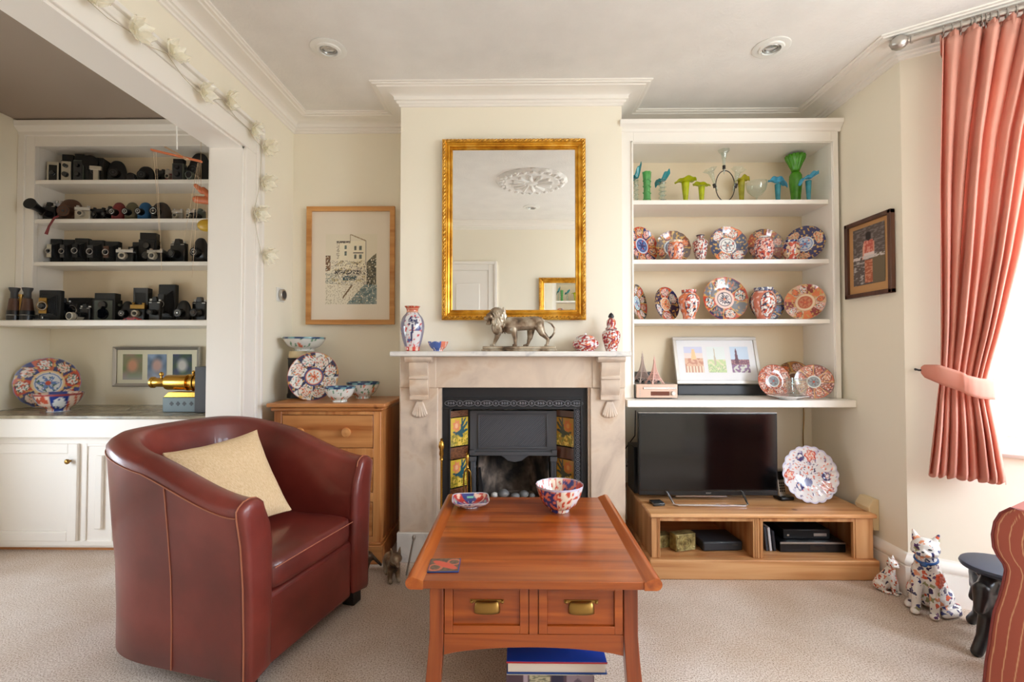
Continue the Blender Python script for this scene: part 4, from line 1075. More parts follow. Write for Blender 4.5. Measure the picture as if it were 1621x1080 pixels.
mb = MB(); mb.grid(P, len(cp), 7); P_('tieback', mb, M['curtain'], t, smooth='all', solid=.004)
mb = MB(); mb.tube([bayp(hk[0] + .02, .035, hk[1]), bayp(hk[0], .04, hk[1]), bayp(hk[0] - .012, .03, hk[1] + .004), bayp(hk[0] - .008, .001, hk[1])], .0045, 8)
tag(mb.build('tieback_hook', M['grey'], smooth=True), 'small dark metal hook on the wall holding the coral curtain tie', 'hook')
rg = []
lt, rt = edge(LE, zt), edge(RE, zt)
for i, s in enumerate([.0, .065, .125, .20, .225, .27, .3, .33, .38, .44, .5, .56, .64, .72, .8]):
    mb = MB(); u = lt + .012 + (rt - lt) * s
    if u > u_end - .03: break
    mb.tube([bayp(u, OFF + .022 * math.cos(a), zrod + .022 * math.sin(a) - .006) for a in [2 * PI * k / 16 for k in range(16)]], .0028, 6, closed=True)
    mb.cyl(bayp(u, OFF, zrod - .028), bayp(u, OFF, zrod - .045), .002, n=6)
    o = mb.build('curtain_ring', M['steel'], smooth=True); tag(o, 'steel curtain ring threaded on the pole above the coral curtain', 'curtain ring', 'steel rings along the curtain pole')

# ------------------------------------------------------------------ striped armchair, right edge
Yc = 1.50
out = [(1600, 804), (1584, 812), (1575, 826), (1571, 846), (1573, 866), (1580, 880), (1589, 892), (1592, 902), (1589, 920), (1582, 945), (1574, 968), (1570, 990), (1566, 1020), (1561, 1048), (1557, 1090), (1552, 1130)]
ed = Vector((.51, -.86, 0)); dd = Vector((.86, .51, 0))     # across the arm front, and back along the arm
O0 = at(1600, 804, Yc); O0.z = 0
LP = []
for px, py in out:
    d_ = ray(px, py); o_ = Vector((0, 0, CH)); k_ = (O0 - o_).dot(dd) / d_.dot(dd); q = o_ + d_ * k_; LP.append(((q - O0).dot(ed), q.z))
LP.append((LP[-1][0] - .004, .045)); ZT = LP[0][1]
t = thing('striped_armchair', 'terracotta and cream striped scroll-arm armchair cut off at the right edge', 'armchair', O0)
XM = Matrix(((ed.x, dd.x, 0, 0), (ed.y, dd.y, 0, 0), (0, 0, 1, 0), (0, 0, 0, 1)))
RW = .105
def xl(z):
    for p, q in zip(LP, LP[1:]):
        if q[1] <= z <= p[1]: k = (z - q[1]) / max(p[1] - q[1], 1e-6); return q[0] + (p[0] - q[0]) * k
    return LP[-1][0]
def xr(z):
    d = ZT - z
    if d < .05: return .045 + RW * .5 * math.sin(min(1, d / .05) * PI / 2)
    if d < .12: return .045 + RW * .5 - (d - .05) * .35
    return .045 + RW * .5 - .0245
def stripe(w): return (204, 152, 114) if (.37 < w % 1.0 < .47) else (164, 84, 66)
SM = painted('striped_cloth', .85, 0, .4)
mb = MB(); mb.M = XM; P = []; Cc = []; NV2, NU2 = 70, 100
for j in range(NV2):
    z = ZT - .0006 - (ZT - .046) * (j / (NV2 - 1)); a, b = xl(z), xr(z)
    for i in range(NU2):
        s = i / (NU2 - 1); P.append((a + (b - a) * s, -.010 * math.sin(PI * s), z)); Cc.append(L(stripe((b - a) * s / .028)))
mb.grid(P, NV2, NU2, Cc); mb.build('arm_front', SM, parent=t, smooth='all')
mb = MB(); mb.M = XM; P = []; Cc = []
loop = [(xr(ZT - .30 + k * .02), ZT - .30 + k * .02) for k in range(0, 15)] + [(xr(ZT - .008), ZT - .008), (xr(ZT - .002) - .004, ZT - .002)] + [(p[0], p[1]) for p in LP]; m = len(loop)
for i in range(60):
    for (x, z) in loop: P.append((x, .42 * i / 59, z)); Cc.append(L(stripe(.42 * i / 59 / .028)))
mb.grid(P, 60, m, Cc); mb.build('arm_side', SM, parent=t, smooth=True, angle=60, solid=.003)
mb = MB(); mb.M = XM; mb.tube([(xr(ZT - k * .01), -.003, ZT - k * .01) for k in range(12, 0, -1)] + [(p[0], -.003, p[1]) for p in LP], .0035, 6); mb.build('piping', plain('maroon_piping', (120, 48, 44), .7), parent=t, smooth=True)
stm = mottled('terracotta_cloth', [(.3, (158, 76, 58)), (.7, (172, 88, 66))], .85, 30, 3, bstr=.3)
for nm, bx, bv in (('seat_base', (.085, .05, .05, .58, .42, .29), .02), ('seat_cushion', (.09, .0, .295, .575, .30, .42), .03), ('backrest', (.09, .305, .295, .575, .43, .86), .04)):
    mb = MB(); mb.M = XM; mb.box(*bx); mb.build(nm, stm, parent=t, bevel=bv, seg=4)
mb = MB(); mb.M = XM; mb.box(.59, .0, .05, .69, .42, .60); mb.build('arm', stm, parent=t, bevel=.04, seg=4)
for (x, y) in ((.03, .05), (.62, .06), (.03, .38), (.62, .38)):
    mb = MB(); mb.M = XM; mb.cyl((x, y, 0.001), (x, y, .055), .018, .024); mb.build('leg', M['leg_dark'], parent=t, smooth=True)

# ------------------------------------------------------------------ carved stool
f1, f2 = atz(1502, 985, 0), atz(1566, 1026, 0); sx, sy = 1.725, 1.93
tp = atz(1586, 895, .315); sx, sy = tp.x, tp.y
t = thing('carved_stool', 'small black carved wooden stool with round top in front of the skirting', 'stool', (sx, sy, 0))
mb = MB(); mb.lathe([(.001, .288), (.11, .29), (.122, .297), (.126, .306), (.122, .314), (.11, .317), (.001, .317)], 40); mb.build('seat', plain('black_stool_top_sky_sheen', (52, 60, 76), .45, bstr=.1), parent=t, smooth=True)  # black seat, with the sky's reflection painted in as blue-grey
mb = MB()
for k in range(3):
    a = math.radians(200 + k * 120); c, s = math.cos(a), math.sin(a); c2, s2 = math.cos(a + .5), math.sin(a + .5)
    mb.cap((c * .06, s * .06, .285), .030, (c * .125, s * .125, .225), .030); mb.cap((c * .125, s * .125, .225), .030, (c * .10, s * .10, .14), .026)
    mb.cap((c * .10, s * .10, .14), .026, (c * .125, s * .125, .06), .022); mb.cap((c * .125, s * .125, .06), .022, (c * .165, s * .165, .016), .02)
    mb.cap((c2 * .04, s2 * .04, .28), .022, (c * .11, s * .11, .18), .022); mb.cap((c * .10, s * .10, .13), .022, (-c2 * .05, -s2 * .05, .10), .018)
    mb.cap((c * .12, s * .12, .215), .018, (c2 * .09, s2 * .09, .15), .02)
for k in range(3):
    a = math.radians(200 + k * 120); b_ = math.radians(200 + k * 120 + 120); c, s, c2, s2 = math.cos(a), math.sin(a), math.cos(b_), math.sin(b_)
    mb.cap((c * .125, s * .125, .23), .026, (c2 * .10, s2 * .10, .13), .018); mb.cap((c * .10, s * .10, .12), .02, (c2 * .10, s2 * .10, .12), .015); mb.cap((c * .125, s * .125, .24), .03, (c * .145, s * .145, .17), .018)
mb.ell((0, 0, .27), (.08, .08, .022)); mb.cap((0, 0, .26), .03, (0, 0, .12), .028)
organic('carved_base', mb, M['ebony'], .005, parent=t)

# ------------------------------------------------------------------ china cats
M['catp'] = spotty('imari_cat_glaze', [(0, (238, 234, 230)), (.16, (46, 44, 92)), (.42, (226, 150, 110)), (.52, (208, 84, 52)), (.66, (96, 60, 110)), (.8, (150, 150, 110)), (.88, (60, 66, 120))], 42)
M['catp2'] = spotty('imari_kitten_glaze', [(0, (240, 226, 214)), (.12, (206, 110, 74)), (.5, (236, 190, 160)), (.62, (190, 70, 50)), (.78, (240, 232, 226)), (.9, (60, 54, 90))], 60)
def cat(name, label, base, H, rz, mat, collar):
    t = thing(name, label, 'figurine', base, rz); s = H / .37; mb = MB()
    def q(x, y, z): return (x * s, y * s, z * s)
    # faces -y locally
    mb.cap(q(0, .04, .08), .078 * s, q(0, .0, .16), .060 * s); mb.cap(q(0, .0, .16), .060 * s, q(0, -.03, .235), .044 * s)
    mb.ell(q(.045, .05, .06), (.045 * s, .07 * s, .055 * s)); mb.ell(q(-.045, .05, .06), (.045 * s, .07 * s, .055 * s))
    for sg in (-1, 1):
        mb.cap(q(sg * .03, -.03, .19), .028 * s, q(sg * .032, -.065, .09), .020 * s); mb.cap(q(sg * .032, -.065, .09), .020 * s, q(sg * .033, -.07, .02), .018 * s)
        mb.ell(q(sg * .034, -.085, .014), (.02 * s, .03 * s, .014 * s)); mb.ell(q(sg * .065, -.02, .016), (.02 * s, .045 * s, .016 * s))
        mb.cap(q(sg * .034, -.035, .335), .018 * s, q(sg * .046, -.03, .366), .005 * s)
        mb.ell(q(sg * .013, -.094, .283), (.016 * s, .014 * s, .012 * s))
        mb.ell(q(sg * .03, -.068, .288), (.022 * s, .022 * s, .018 * s))
    mb.ell(q(0, -.045, .30), (.055 * s, .05 * s, .046 * s)); mb.ell(q(0, -.085, .292), (.018 * s, .02 * s, .016 * s))
    pts = [q(.03, .11, .02), q(.09, .08, .02), q(.10, .02, .02), q(.07, -.04, .02)]
    for a, b in zip(pts, pts[1:]): mb.cap(a, .018 * s, b, .016 * s)
    organic('body', mb, mat, .0035 * s, parent=t, smooth_it=2)
    mb = MB(); mb.tube([q(.041 * math.cos(a), -.034 + .041 * math.sin(a), .246 + .010 * math.sin(a)) for a in [2 * PI * k / 20 for k in range(20)]], .006 * s, 8, closed=True)
    mb.ell(q(0, -.077, .232), (.012 * s, .006 * s, .012 * s))
    if collar: mb.build('collar', M['collar'], parent=t, smooth=True)
    mb = MB()
    for sg in (-1, 1):
        mb.ell(q(sg * .022, -.0885, .308), (.009 * s, .005 * s, .0035 * s), 10, 6)
    mb.ell(q(0, -.108, .296), (.006 * s, .004 * s, .004 * s), 8, 6)
    mb.build('eyes_and_nose', M['ink'], parent=t, smooth=True)
    return t
M['collar'] = plain('blue_collar', (30, 84, 150), .2, 0, .6); M['ink'] = plain('ink_black', (22, 20, 34), .3)
p = atz(1474, 963, 0); big = cat('china_cat', 'large seated white china cat with blue collar and floral spots beside the black stool', (p.x - .025, p.y - .015, 0), .352, math.radians(-48), M['catp'], True)
mb = MB(); 
for k in range(16):
    a = k * 2.4; r = .004 * math.sqrt(k) * 1.6; mb.ell((.050 + r * .3 * math.cos(a), -.062 + r * math.cos(a) * .9, .165 + r * math.sin(a)), (.009, .009, .009), 8, 6)
mb.build('flower', plain('coral_flower_glaze', (226, 96, 66), .2, 0, .5), parent=big, smooth=True)
p = atz(1394, 929, 0); cat('china_cat', 'small seated orange patterned china kitten by the media unit corner', (p.x + .0, p.y - .045, 0), .172, math.radians(30), M['catp2'], False)

# ------------------------------------------------------------------ bronze lion on the mantelpiece
yl = 2.63; k0 = at(770, 553, yl); sc = .000324 * 1.0
t = thing('lion_statue', 'patinated bronze striding lion on a thin base at the middle of the mantelshelf', 'statue', (at(823, 553, yl).x, yl, MT))
def lz(zx, zy, y=0): return ((zx - 790) * sc, y, max((925 - zy) * sc, 0))
mb = MB()
def C(a, ra, b, rb): mb.cap(lz(*a), ra * sc, lz(*b), rb * sc)
C((610, 470, 0), 126, (800, 465, 0), 116); C((800, 465, 0), 116, (1060, 450, 0), 114); mb.ell(lz(620, 500), (125 * sc, 100 * sc, 135 * sc))
mb.ell(lz(1110, 450), (90 * sc, 95 * sc, 105 * sc))
C((290, 350, 0), 78, (250, 375, 0), 52); C((260, 370, 0), 46, (215, 372, 0), 34); C((280, 450, 0), 36, (240, 462, 0), 24)
C((250, 320, -.0), 30, (320, 300, 0), 40)
y1 = .016
C((440, 560, y1), 66, (400, 690, y1), 42); C((400, 690, y1), 40, (350, 800, y1), 26); C((350, 822, y1), 26, (300, 826, y1), 22)
C((680, 560, -y1), 66, (710, 690, -y1), 40); C((710, 690, -y1), 38, (715, 800, -y1), 27); C((720, 822, -y1), 27, (685, 826, -y1), 24)
C((980, 540, y1), 74, (960, 690, y1), 48); C((960, 690, y1), 44, (925, 800, y1), 24); C((915, 822, y1), 25, (860, 828, y1), 20)
C((1110, 500, -y1), 88, (1160, 620, -y1), 58); C((1160, 620, -y1), 56, (1260, 720, -y1), 30); C((1260, 720, -y1), 29, (1245, 815, -y1), 24); C((1250, 826, -y1), 25, (1215, 832, -y1), 22)
tl_ = [(1160, 400), (1240, 415), (1320, 465), (1372, 540), (1368, 610), (1330, 670), (1290, 705)]
for a, b in zip(tl_, tl_[1:]): C((a[0], a[1], 0), 17, (b[0], b[1], 0), 16 if b != tl_[-1] else 22)
organic('body', mb, M['bronze'], .0026, parent=t, smooth_it=2)
mb = MB(); random.seed(3)
mb.ell(lz(450, 400), (130 * sc, 105 * sc, 190 * sc)); mb.ell(lz(400, 520), (90 * sc, 80 * sc, 130 * sc)); mb.ell(lz(400, 270), (100 * sc, 80 * sc, 80 * sc))
for i in range(70):
    a = random.uniform(-1.2, 1.2); sg = random.choice((-1, 1)); x = random.uniform(320, 560); z = random.uniform(200, 560)
    yy = sg * 100 * math.sqrt(max(.1, 1 - ((x - 450) / 150) ** 2)) * sc
    C((x, z, yy), 16, (x + random.uniform(-10, 35), z + random.uniform(50, 90), yy * .98), 9)
for i in range(14):
    a = PI * (.15 + .95 * i / 13); C((400 + 90 * math.cos(a) * 1.0, 330 - 120 * math.sin(a), 0), 26, (400 + 135 * math.cos(a), 330 - 145 * math.sin(a), 0), 10)
organic('mane', mb, M['bronze'], .0022, parent=t, smooth_it=1)
mb = MB(); w = 640 * sc; mb.box(-w, -.034, 0, w * .96, .034, .011); mb.box(-w + .006, -.029, .011, w * .96 - .006, .029, .017 + .01)
mb.build('base', M['bronze'], parent=t, bevel=.003)
t.scale = (1, 1, 1)

# ------------------------------------------------------------------ porcelain
WHT = (234, 232, 228); BLU = (38, 46, 104); DBL = (28, 30, 66); RED = (196, 74, 50); ORG = (226, 122, 74); GRN = (70, 110, 96); GLD = (210, 168, 96); LBL = (96, 128, 188); PNK = (232, 190, 178); BRN = (128, 72, 50); GRY = (120, 122, 130); TAN = (220, 190, 156); MAR = (140, 50, 50)
def imari(n=8, base=(RED, BLU), cart=(WHT, WHT), med=WHT, motif=BLU, r0=.3, ring=WHT, r1=.38, rim=DBL, seed=1, fl=(RED, BLU, GRN), off=0.0, cs=.78, petal=6, bfl=GLD, fd=.12):
    def f(th, r):
        x, y = r * math.cos(th), r * math.sin(th); n1 = N(x * 9, y * 9, seed); n2 = N(x * 17, y * 17, seed + 9); n3 = N(x * 6 + 4, y * 6, seed + 5)
        if r < r0:
            q = r / r0; c = med; pet = .50 + .22 * math.cos(petal * th)
            if q < .16: c = fl[0]
            elif q < pet and n2 > -.25: c = motif
            elif q > .86 and q < .92: c = motif
            elif n1 > .3: c = fl[1 % len(fl)]
            return L(c)
        if r < r1: return L(ring if (r - r0) / max(r1 - r0, 1e-6) < .86 else rim)
        if r > .972: return L(rim)
        w = ((r - r1) / (.972 - r1)) * 2 - 1; k = th / (2 * PI) * n + off; u = (k % 1.0) * 2 - 1; k = int(math.floor(k)) % n
        b = base[k % len(base)]; ca = cart[k % len(cart)]
        if abs(u) > .95: return L(GLD if seed % 2 else b)
        if ca is not None:
            e = (u / cs) ** 2 + (w / .84) ** 2
            if e < 1:
                if e > .84: return L(DBL if b != DBL else GLD)
                if n2 > fd: return L(fl[0] if n1 > 0 else fl[1 % len(fl)])
                if n2 < -.34: return L(fl[2 % len(fl)])
                return L(ca)
        if n1 > .22: return L(bfl)
        return L(b)
    return f
def plate(label, cx, cy, zb, R, Ry=None, fn=None, scal=0, sd=.03, tilt=12, yaw=0, depth=.13, group=None, name='plate', cat='plate', foot=True):
    # plate standing on edge, face towards -y; R radius
    t = thing(name, label, cat, (cx, cy, zb), math.radians(yaw), group)
    nt_, nr = 120, 30; rf = lambda a: 1 + (sd * (abs(math.cos(a * scal / 2)) - .6) if scal else 0)
    P = []; Cc = []
    for i in range(nt_):
        a = 2 * PI * i / nt_
        for j in range(nr):
            r = j / (nr - 1); k = rf(a) if r > .4 else 1 + (rf(a) - 1) * (r / .4)
            h = depth * (0 if r < .5 else ((r - .5) / .5) ** 1.6)
            P.append((r * R * k * math.cos(a), r * R * k * math.sin(a), h * R * 1.0 + .004)); Cc.append(fn(a, r))
    mb = MB(); lean = math.radians(tilt)
    # local z (face normal) -> -y ; local y -> z
    mb.M = Matrix.Rotation(-lean, 4, 'X') @ Matrix.Translation((0, 0, R * .985)) @ Matrix.Rotation(PI / 2, 4, 'X')
    mb.grid(P, nt_, nr, Cc, cu=True)
    o = mb.build('face', M['porc'], parent=t, smooth='all')
    mb2 = MB(); mb2.M = mb.M; P = []
    for i in range(nt_):
        a = 2 * PI * i / nt_
        for j in range(12):
            r = 1 - j / 11; k = rf(a) if r > .4 else 1 + (rf(a) - 1) * (r / .4)
            h = depth * (0 if r < .5 else ((r - .5) / .5) ** 1.6)
            P.append((r * R * k * math.cos(a), r * R * k * math.sin(a), h * R + .004 - (.004 if 0 < j else 0)))
    mb2.grid(P, nt_, 12, None, cu=True)
    if foot: mb2.tube([(R * .5 * math.cos(a), R * .5 * math.sin(a), -.002) for a in [2 * PI * k / 32 for k in range(32)]], .004, 6, closed=True)
    mb2.build('underside', M['porcw'], parent=t, smooth='all')
    rest(t, zb); return t
def pot(name, label, cat, cx, cy, zb, prof, fn, nt_=72, rf=None, parts=None, group=None, yaw=0):
    mb = MB(); m = len(prof)
    # resample the profile for dense colour
    L_ = [0]
    for a, b in zip(prof, prof[1:]): L_.append(L_[-1] + math.hypot(b[0] - a[0], b[1] - a[1]))
    q = []; ns = 56
    for k in range(ns):
        d = L_[-1] * k / (ns - 1); i = max(0, min(m - 2, next((i for i in range(m - 1) if L_[i + 1] >= d - 1e-9), m - 2))); f = (d - L_[i]) / max(L_[i + 1] - L_[i], 1e-9)
        def cr(c):
            p0, p1, p2, p3 = prof[max(i - 1, 0)][c], prof[i][c], prof[i + 1][c], prof[min(i + 2, m - 1)][c]
            return .5 * ((2 * p1) + (-p0 + p2) * f + (2 * p0 - 5 * p1 + 4 * p2 - p3) * f * f + (-p0 + 3 * p1 - 3 * p2 + p3) * f ** 3)
        q.append((max(cr(0), .0005), cr(1)))
    H = max(p[1] for p in prof)
    mb.lathe(q, nt_, (0, 0, 0), rf=rf, cf=lambda a, s: L(fn(a, s)))
    par = None
    if parts:
        t = thing(name, label, cat, (cx, cy, zb), yaw, group); mb.build('body', M['porc'], parent=t, smooth=True, angle=60)
        for (nm, mbp, mt) in parts: mbp.build(nm, mt, parent=t, smooth=True, angle=60)
        rest(t, zb); return t
    o = mb.build(name, M['porc'], orig=(0, 0, 0), smooth=True, angle=60); o.location = (cx, cy, zb); o.rotation_euler = (0, 0, yaw); rest(o, zb)
    return tag(o, label, cat, group)
def vfn(seed=1, ground=WHT, neck=RED, foot=BLU, pal=(RED, BLU, GRN), n=4, cart=None, cartc=WHT, th=.12, nk=.82, ft=.12, cartr=.8, sc_=6):
    def f(a, s):
        x, y = math.cos(a) * 1.0, math.sin(a) * 1.0; n1 = noise.noise(Vector((x * sc_ * .35, y * sc_ * .35, s * sc_ * 1.3 + seed * 7))); n2 = noise.noise(Vector((x * sc_ * .6 + 3, y * sc_ * .6, s * sc_ * 2.2 + seed * 3)))
        if s > nk + .0: return neck if n2 < .15 else WHT
        if s < ft: return foot if (int(a / (2 * PI) * 26) % 3 or s > ft * .8) else WHT
        if s < ft + .02 or abs(s - nk) < .012: return DBL
        if cart:
            u = ((a / (2 * PI) * cart + .25) % 1) * 2 - 1; w = (s - (ft + nk) / 2) / ((nk - ft) / 2)
            e = (u / cartr) ** 2 + (w / .85) ** 2
            if e < 1:
                if e > .86: return DBL
                if n2 > th: return pal[0] if n1 > 0 else pal[1 % len(pal)]
                if n1 < -.32: return pal[2 % len(pal)]
                return cartc
            return ground if n1 < .18 else (PNK if ground != WHT else pal[0])
        if n2 > th: return pal[0] if n1 > .02 else pal[1 % len(pal)]
        if n1 < -.35: return pal[2 % len(pal)]
        return ground
    return f
def place(px0, px1, pyt, Y, zb, rnd=True):
    a, b = at(px0, pyt, Y), at(px1, pyt, Y); c = (a.x + b.x) / 2
    return c, (b.x - a.x) / 2 * (Y / math.hypot(c, Y) if rnd else 1), a.z - zb
def rest(t, zb):
    bpy.context.view_layer.update()
    lo = min((o.matrix_world @ v.co).z for o in ([t] + kids(t)) if o.type == 'MESH' for v in o.data.vertices)
    t.location.z += zb + .0008 - lo
VASE = [(.001, .004), (.42, 0), (.46, .01), (.50, .06), (.70, .25), (.92, .5), (1.0, .66), (.93, .78), (.6, .87), (.42, .92), (.46, .97), (.62, 1.0), (.58, 1.0), (.38, .95), (.34, .9)]
def vase(label, px0, px1, pyt, Y, zb, fn, prof=VASE, name='vase', cat='vase', **k):
    cx, r, h = place(px0, px1, pyt, Y, zb); return pot(name, label, cat, cx, Y, zb, [(p[0] * r, p[1] * h) for p in prof], fn, **k)
JAR = [(.001, .004), (.5, 0), (.55, .04), (.8, .18), (1.0, .42), (1.0, .62), (.9, .82), (.6, .93), (.45, .96), (.5, 1.0), (.42, 1.0), (.40, .94)]
SQJ = [(.001, .004), (.66, 0), (.68, .06), (.74, .15), (.92, .28), (1.0, .5), (.97, .72), (.86, .88), (.80, .92), (.84, 1.0), (.76, 1.0), (.74, .92)]

# --- row of plates on the second bookcase shelf
Z2, Z3 = RZ[1], RZ[2]
def pl(label, px0, px1, pyt, Y, zb, fn, **k):
    cx, r, h = place(px0, px1, pyt, Y, zb, False); R = h / 2 / math.cos(math.radians(k.get('tilt', 10))) / .99
    return plate(label, cx, Y, zb, R, fn=fn, **k)
gp = None
pl('red plate with blue and white middle, leftmost on its shelf, cut by the frame', 997, 1041, 359, 2.93, Z2, imari(9, (RED, BLU), (TAN, PNK), LBL, BLU, .36, (200, 212, 230), .46, RED, 3, (BLU, RED, ORG)), tilt=10, yaw=30)
pl('brown-red scalloped plate with a square jar standing in front of it', 1043, 1089, 365, 2.95, Z2, imari(8, (BRN, (110, 96, 92)), (ORG, None), GRY, BLU, .42, (206, 214, 216), .5, BRN, 5, (ORG, TAN, BLU)), scal=14, tilt=10)
pl('white-centred plate with scalloped orange and blue rim, middle of the second shelf', 1125, 1182, 358, 2.93, Z2, imari(6, ((62, 72, 100), ORG, (92, 84, 110)), (None, WHT, WHT), WHT, GRY, .38, WHT, .42, (150, 90, 74), 8, (ORG, RED, GRN), .3, cs=.95), scal=14, tilt=10)
pl('dark grey and red plate with a spotted vase standing in front of it', 1184, 1241, 362, 2.97, Z2, imari(8, ((96, 92, 104), (170, 82, 58)), (PNK, None, TAN, None), WHT, RED, .42, (196, 200, 206), .54, (120, 84, 80), 12, (RED, ORG, BLU)), scal=18, sd=.02, tilt=10)
pl('navy plate with large cream flower panels, at the right end of its shelf', 1241, 1305, 358, 2.86, Z2, imari(6, (BLU, (52, 50, 96)), (TAN, None), (200, 210, 226), LBL, .38, WHT, .44, DBL, 14, (RED, ORG, GRN), .1, cs=1.1), scal=12, sd=.02, tilt=10, yaw=-42)
vase('small red and white speckled vase between two plates, dark neck, second shelf', 1096, 1121, 373, 2.93, Z2, vfn(4, WHT, (40, 34, 60), WHT, (RED, (96, 40, 60), ORG), th=-.02, nk=.88, ft=.03, sc_=10))
vase('squat patterned jar with blue foot in front of the brown-red plate', 1057, 1083, 382, 2.85, Z2, vfn(7, ORG, TAN, LBL, (RED, BLU, WHT), cart=4, cartc=PNK, ft=.2, nk=.85), SQJ, 'jar', 'jar')
vase('rounded spotted vase in front of the dark grey and red plate', 1193, 1226, 375, 2.85, Z2, vfn(8, PNK, WHT, PNK, (RED, (90, 50, 80), WHT), th=-.02, nk=.9, ft=.05, sc_=9), JAR)
vase('small square-shouldered jar with blue base in front of the navy plate', 1238, 1267, 382, 2.85, Z2, vfn(9, RED, BLU, LBL, (RED, BLU, BRN), cart=4, cartc=TAN, ft=.2, nk=.86), SQJ, 'jar', 'jar')
# third shelf
pl('narrow-looking plate of black and red panels, cut off by the left frame', 996, 1026, 451, 2.93, Z3, imari(10, ((42, 46, 62), RED), (WHT, PNK), (196, 224, 228), LBL, .34, (206, 226, 228), .42, DBL, 17, (GRY, RED, ORG)), tilt=8, yaw=52)
pl('oval-looking plate turned sideways with a tan middle, third shelf', 1037, 1074, 455, 2.93, Z3, imari(6, (BLU, RED, (60, 50, 80)), (WHT, PNK, None), TAN, ORG, .36, WHT, .4, DBL, 19, (GRN, RED, BLU), cs=.95), tilt=8, yaw=30)
vase('baluster vase with white flower panel and blue band at its foot, third shelf', 1073, 1108, 460, 2.88, Z3, vfn(12, ORG, RED, LBL, (RED, DBL, ORG), cart=3, cartc=WHT, ft=.14, nk=.84, cartr=.7, sc_=10), [(.001, .004), (.52, 0), (.56, .06), (.62, .18), (.86, .4), (1.0, .62), (.95, .76), (.7, .86), (.66, .9), (.7, 1.0), (.62, 1.0), (.58, .9)])
pl('largest round plate of the bookcase with an orange star in its pink ring', 1114, 1183, 439, 2.94, Z3, imari(8, (RED, (56, 46, 92), (200, 90, 70), GRY), ((226, 226, 222), GRY, (236, 222, 210), None), (236, 220, 216), DBL, .34, (240, 206, 196), .44, RED, 21, (ORG, DBL, GRN), .2, cs=.9, petal=12), scal=16, sd=.015, tilt=9)
pl('blue bordered plate hidden behind a matching vase, third shelf', 1184, 1243, 455, 2.98, Z3, imari(8, ((66, 70, 100), BLU), (WHT, LBL), WHT, BLU, .5, WHT, .55, DBL, 23, (RED, LBL, GRN)), tilt=9)
vase('large rounded vase with flower medallion in front of the blue bordered plate', 1188, 1229, 457, 2.87, Z3, vfn(13, (206, 120, 96), (70, 80, 120), LBL, (RED, DBL, ORG), cart=3, cartc=WHT, ft=.13, nk=.84, cartr=.7, sc_=10), [(.001, .004), (.5, 0), (.54, .06), (.68, .18), (.92, .38), (1.0, .58), (.95, .74), (.78, .86), (.74, .9), (.8, 1.0), (.72, 1.0), (.68, .9)])
pl('orange and maroon plate with a cream ring, at the right end of the third shelf', 1241, 1305, 450, 2.86, Z3, imari(12, (TAN, ORG, MAR, PNK), (ORG, None, None, WHT), (206, 130, 90), (190, 90, 60), .36, (238, 214, 180), .5, (206, 150, 120), 26, (ORG, RED, GRN), .15), tilt=12, scal=20, sd=.012, yaw=-42)
# ledge
sm = dict(med=(150, 156, 160), motif=GRY, r0=.3, ring=(220, 224, 220), r1=.36, rim=(70, 54, 52), fl=(RED, BRN, WHT), bfl=PNK)
pl('small coral plate at the left of the trio on the ledge', 1204, 1249, 578, 2.84, LG, imari(8, ((206, 120, 92), (190, 96, 74)), (PNK, (222, 160, 130)), seed=30, **sm), tilt=12)
pl('brown fan-panelled plate standing behind the other two of the ledge trio', 1228, 1283, 573, 2.98, LG, imari(6, ((150, 100, 66), (196, 128, 76)), (ORG, PNK), (120, 90, 70), BRN, .3, TAN, .36, (70, 54, 52), 31, (BRN, ORG, TAN), .25), tilt=8, yaw=-40)
pl('small coral plate at the right of the trio on the ledge', 1264, 1313, 578, 2.75, LG, imari(8, ((196, 116, 90), (150, 96, 90)), ((222, 170, 140), (200, 130, 110)), seed=33, **sm), tilt=12, yaw=-25)
# fluted giant plate on the media unit
def flower_plate(th, r):
    x, y = r * math.cos(th), r * math.sin(th); n1 = N(x * 7, y * 7, 40); n2 = N(x * 15, y * 15, 41); c = (238, 236, 240)
    k = (th / (2 * PI) * 16) % 1
    if n2 > .30 and r > .35: c = (226, 130, 104) if n1 > -.1 else (90, 84, 140)
    if n1 < -.42: c = (206, 200, 220)
    for (ax, ay) in ((.14, .66), (-.72, -.03), (.56, -.45)):
        d = math.hypot(x - ax, y - ay) + .03 * math.cos(5 * math.atan2(y - ay, x - ax))
        if d < .19: c = (190, 60, 44)
        if d < .15: c = (240, 214, 206) if N(x * 20, y * 20, 5) < .12 else (226, 110, 80)
    for (ax, ay, ac) in ((-.24, .60, 2.2), (-.38, -.42, 3.4), (.60, -.08, 0.3)):
        d = math.hypot(x - ax, y - ay); a = math.atan2(y - ay, x - ax) - ac
        if d < .15 and not (d < .10 and math.cos(a) > -.2): c = (56, 50, 116)
    if math.hypot(x + .06, y + .28) < .15: c = (66, 60, 130)
    if r < .42 and n2 > .18 and y > -.2: c = (216, 110, 84) if n1 > 0 else (56, 50, 90)
    if abs(r - .5) < .012: c = (220, 206, 210)
    if r > .95: c = (206, 204, 226)
    return L(c)
cx, r, h = place(1239, 1346, 702, 2.62, uz)
plate('huge white scalloped plate with red and blue flowers leaning on the pine media unit', cx, 2.66, uz, r * .985, fn=flower_plate, scal=20, sd=.05, tilt=14, depth=.12, name='plate')

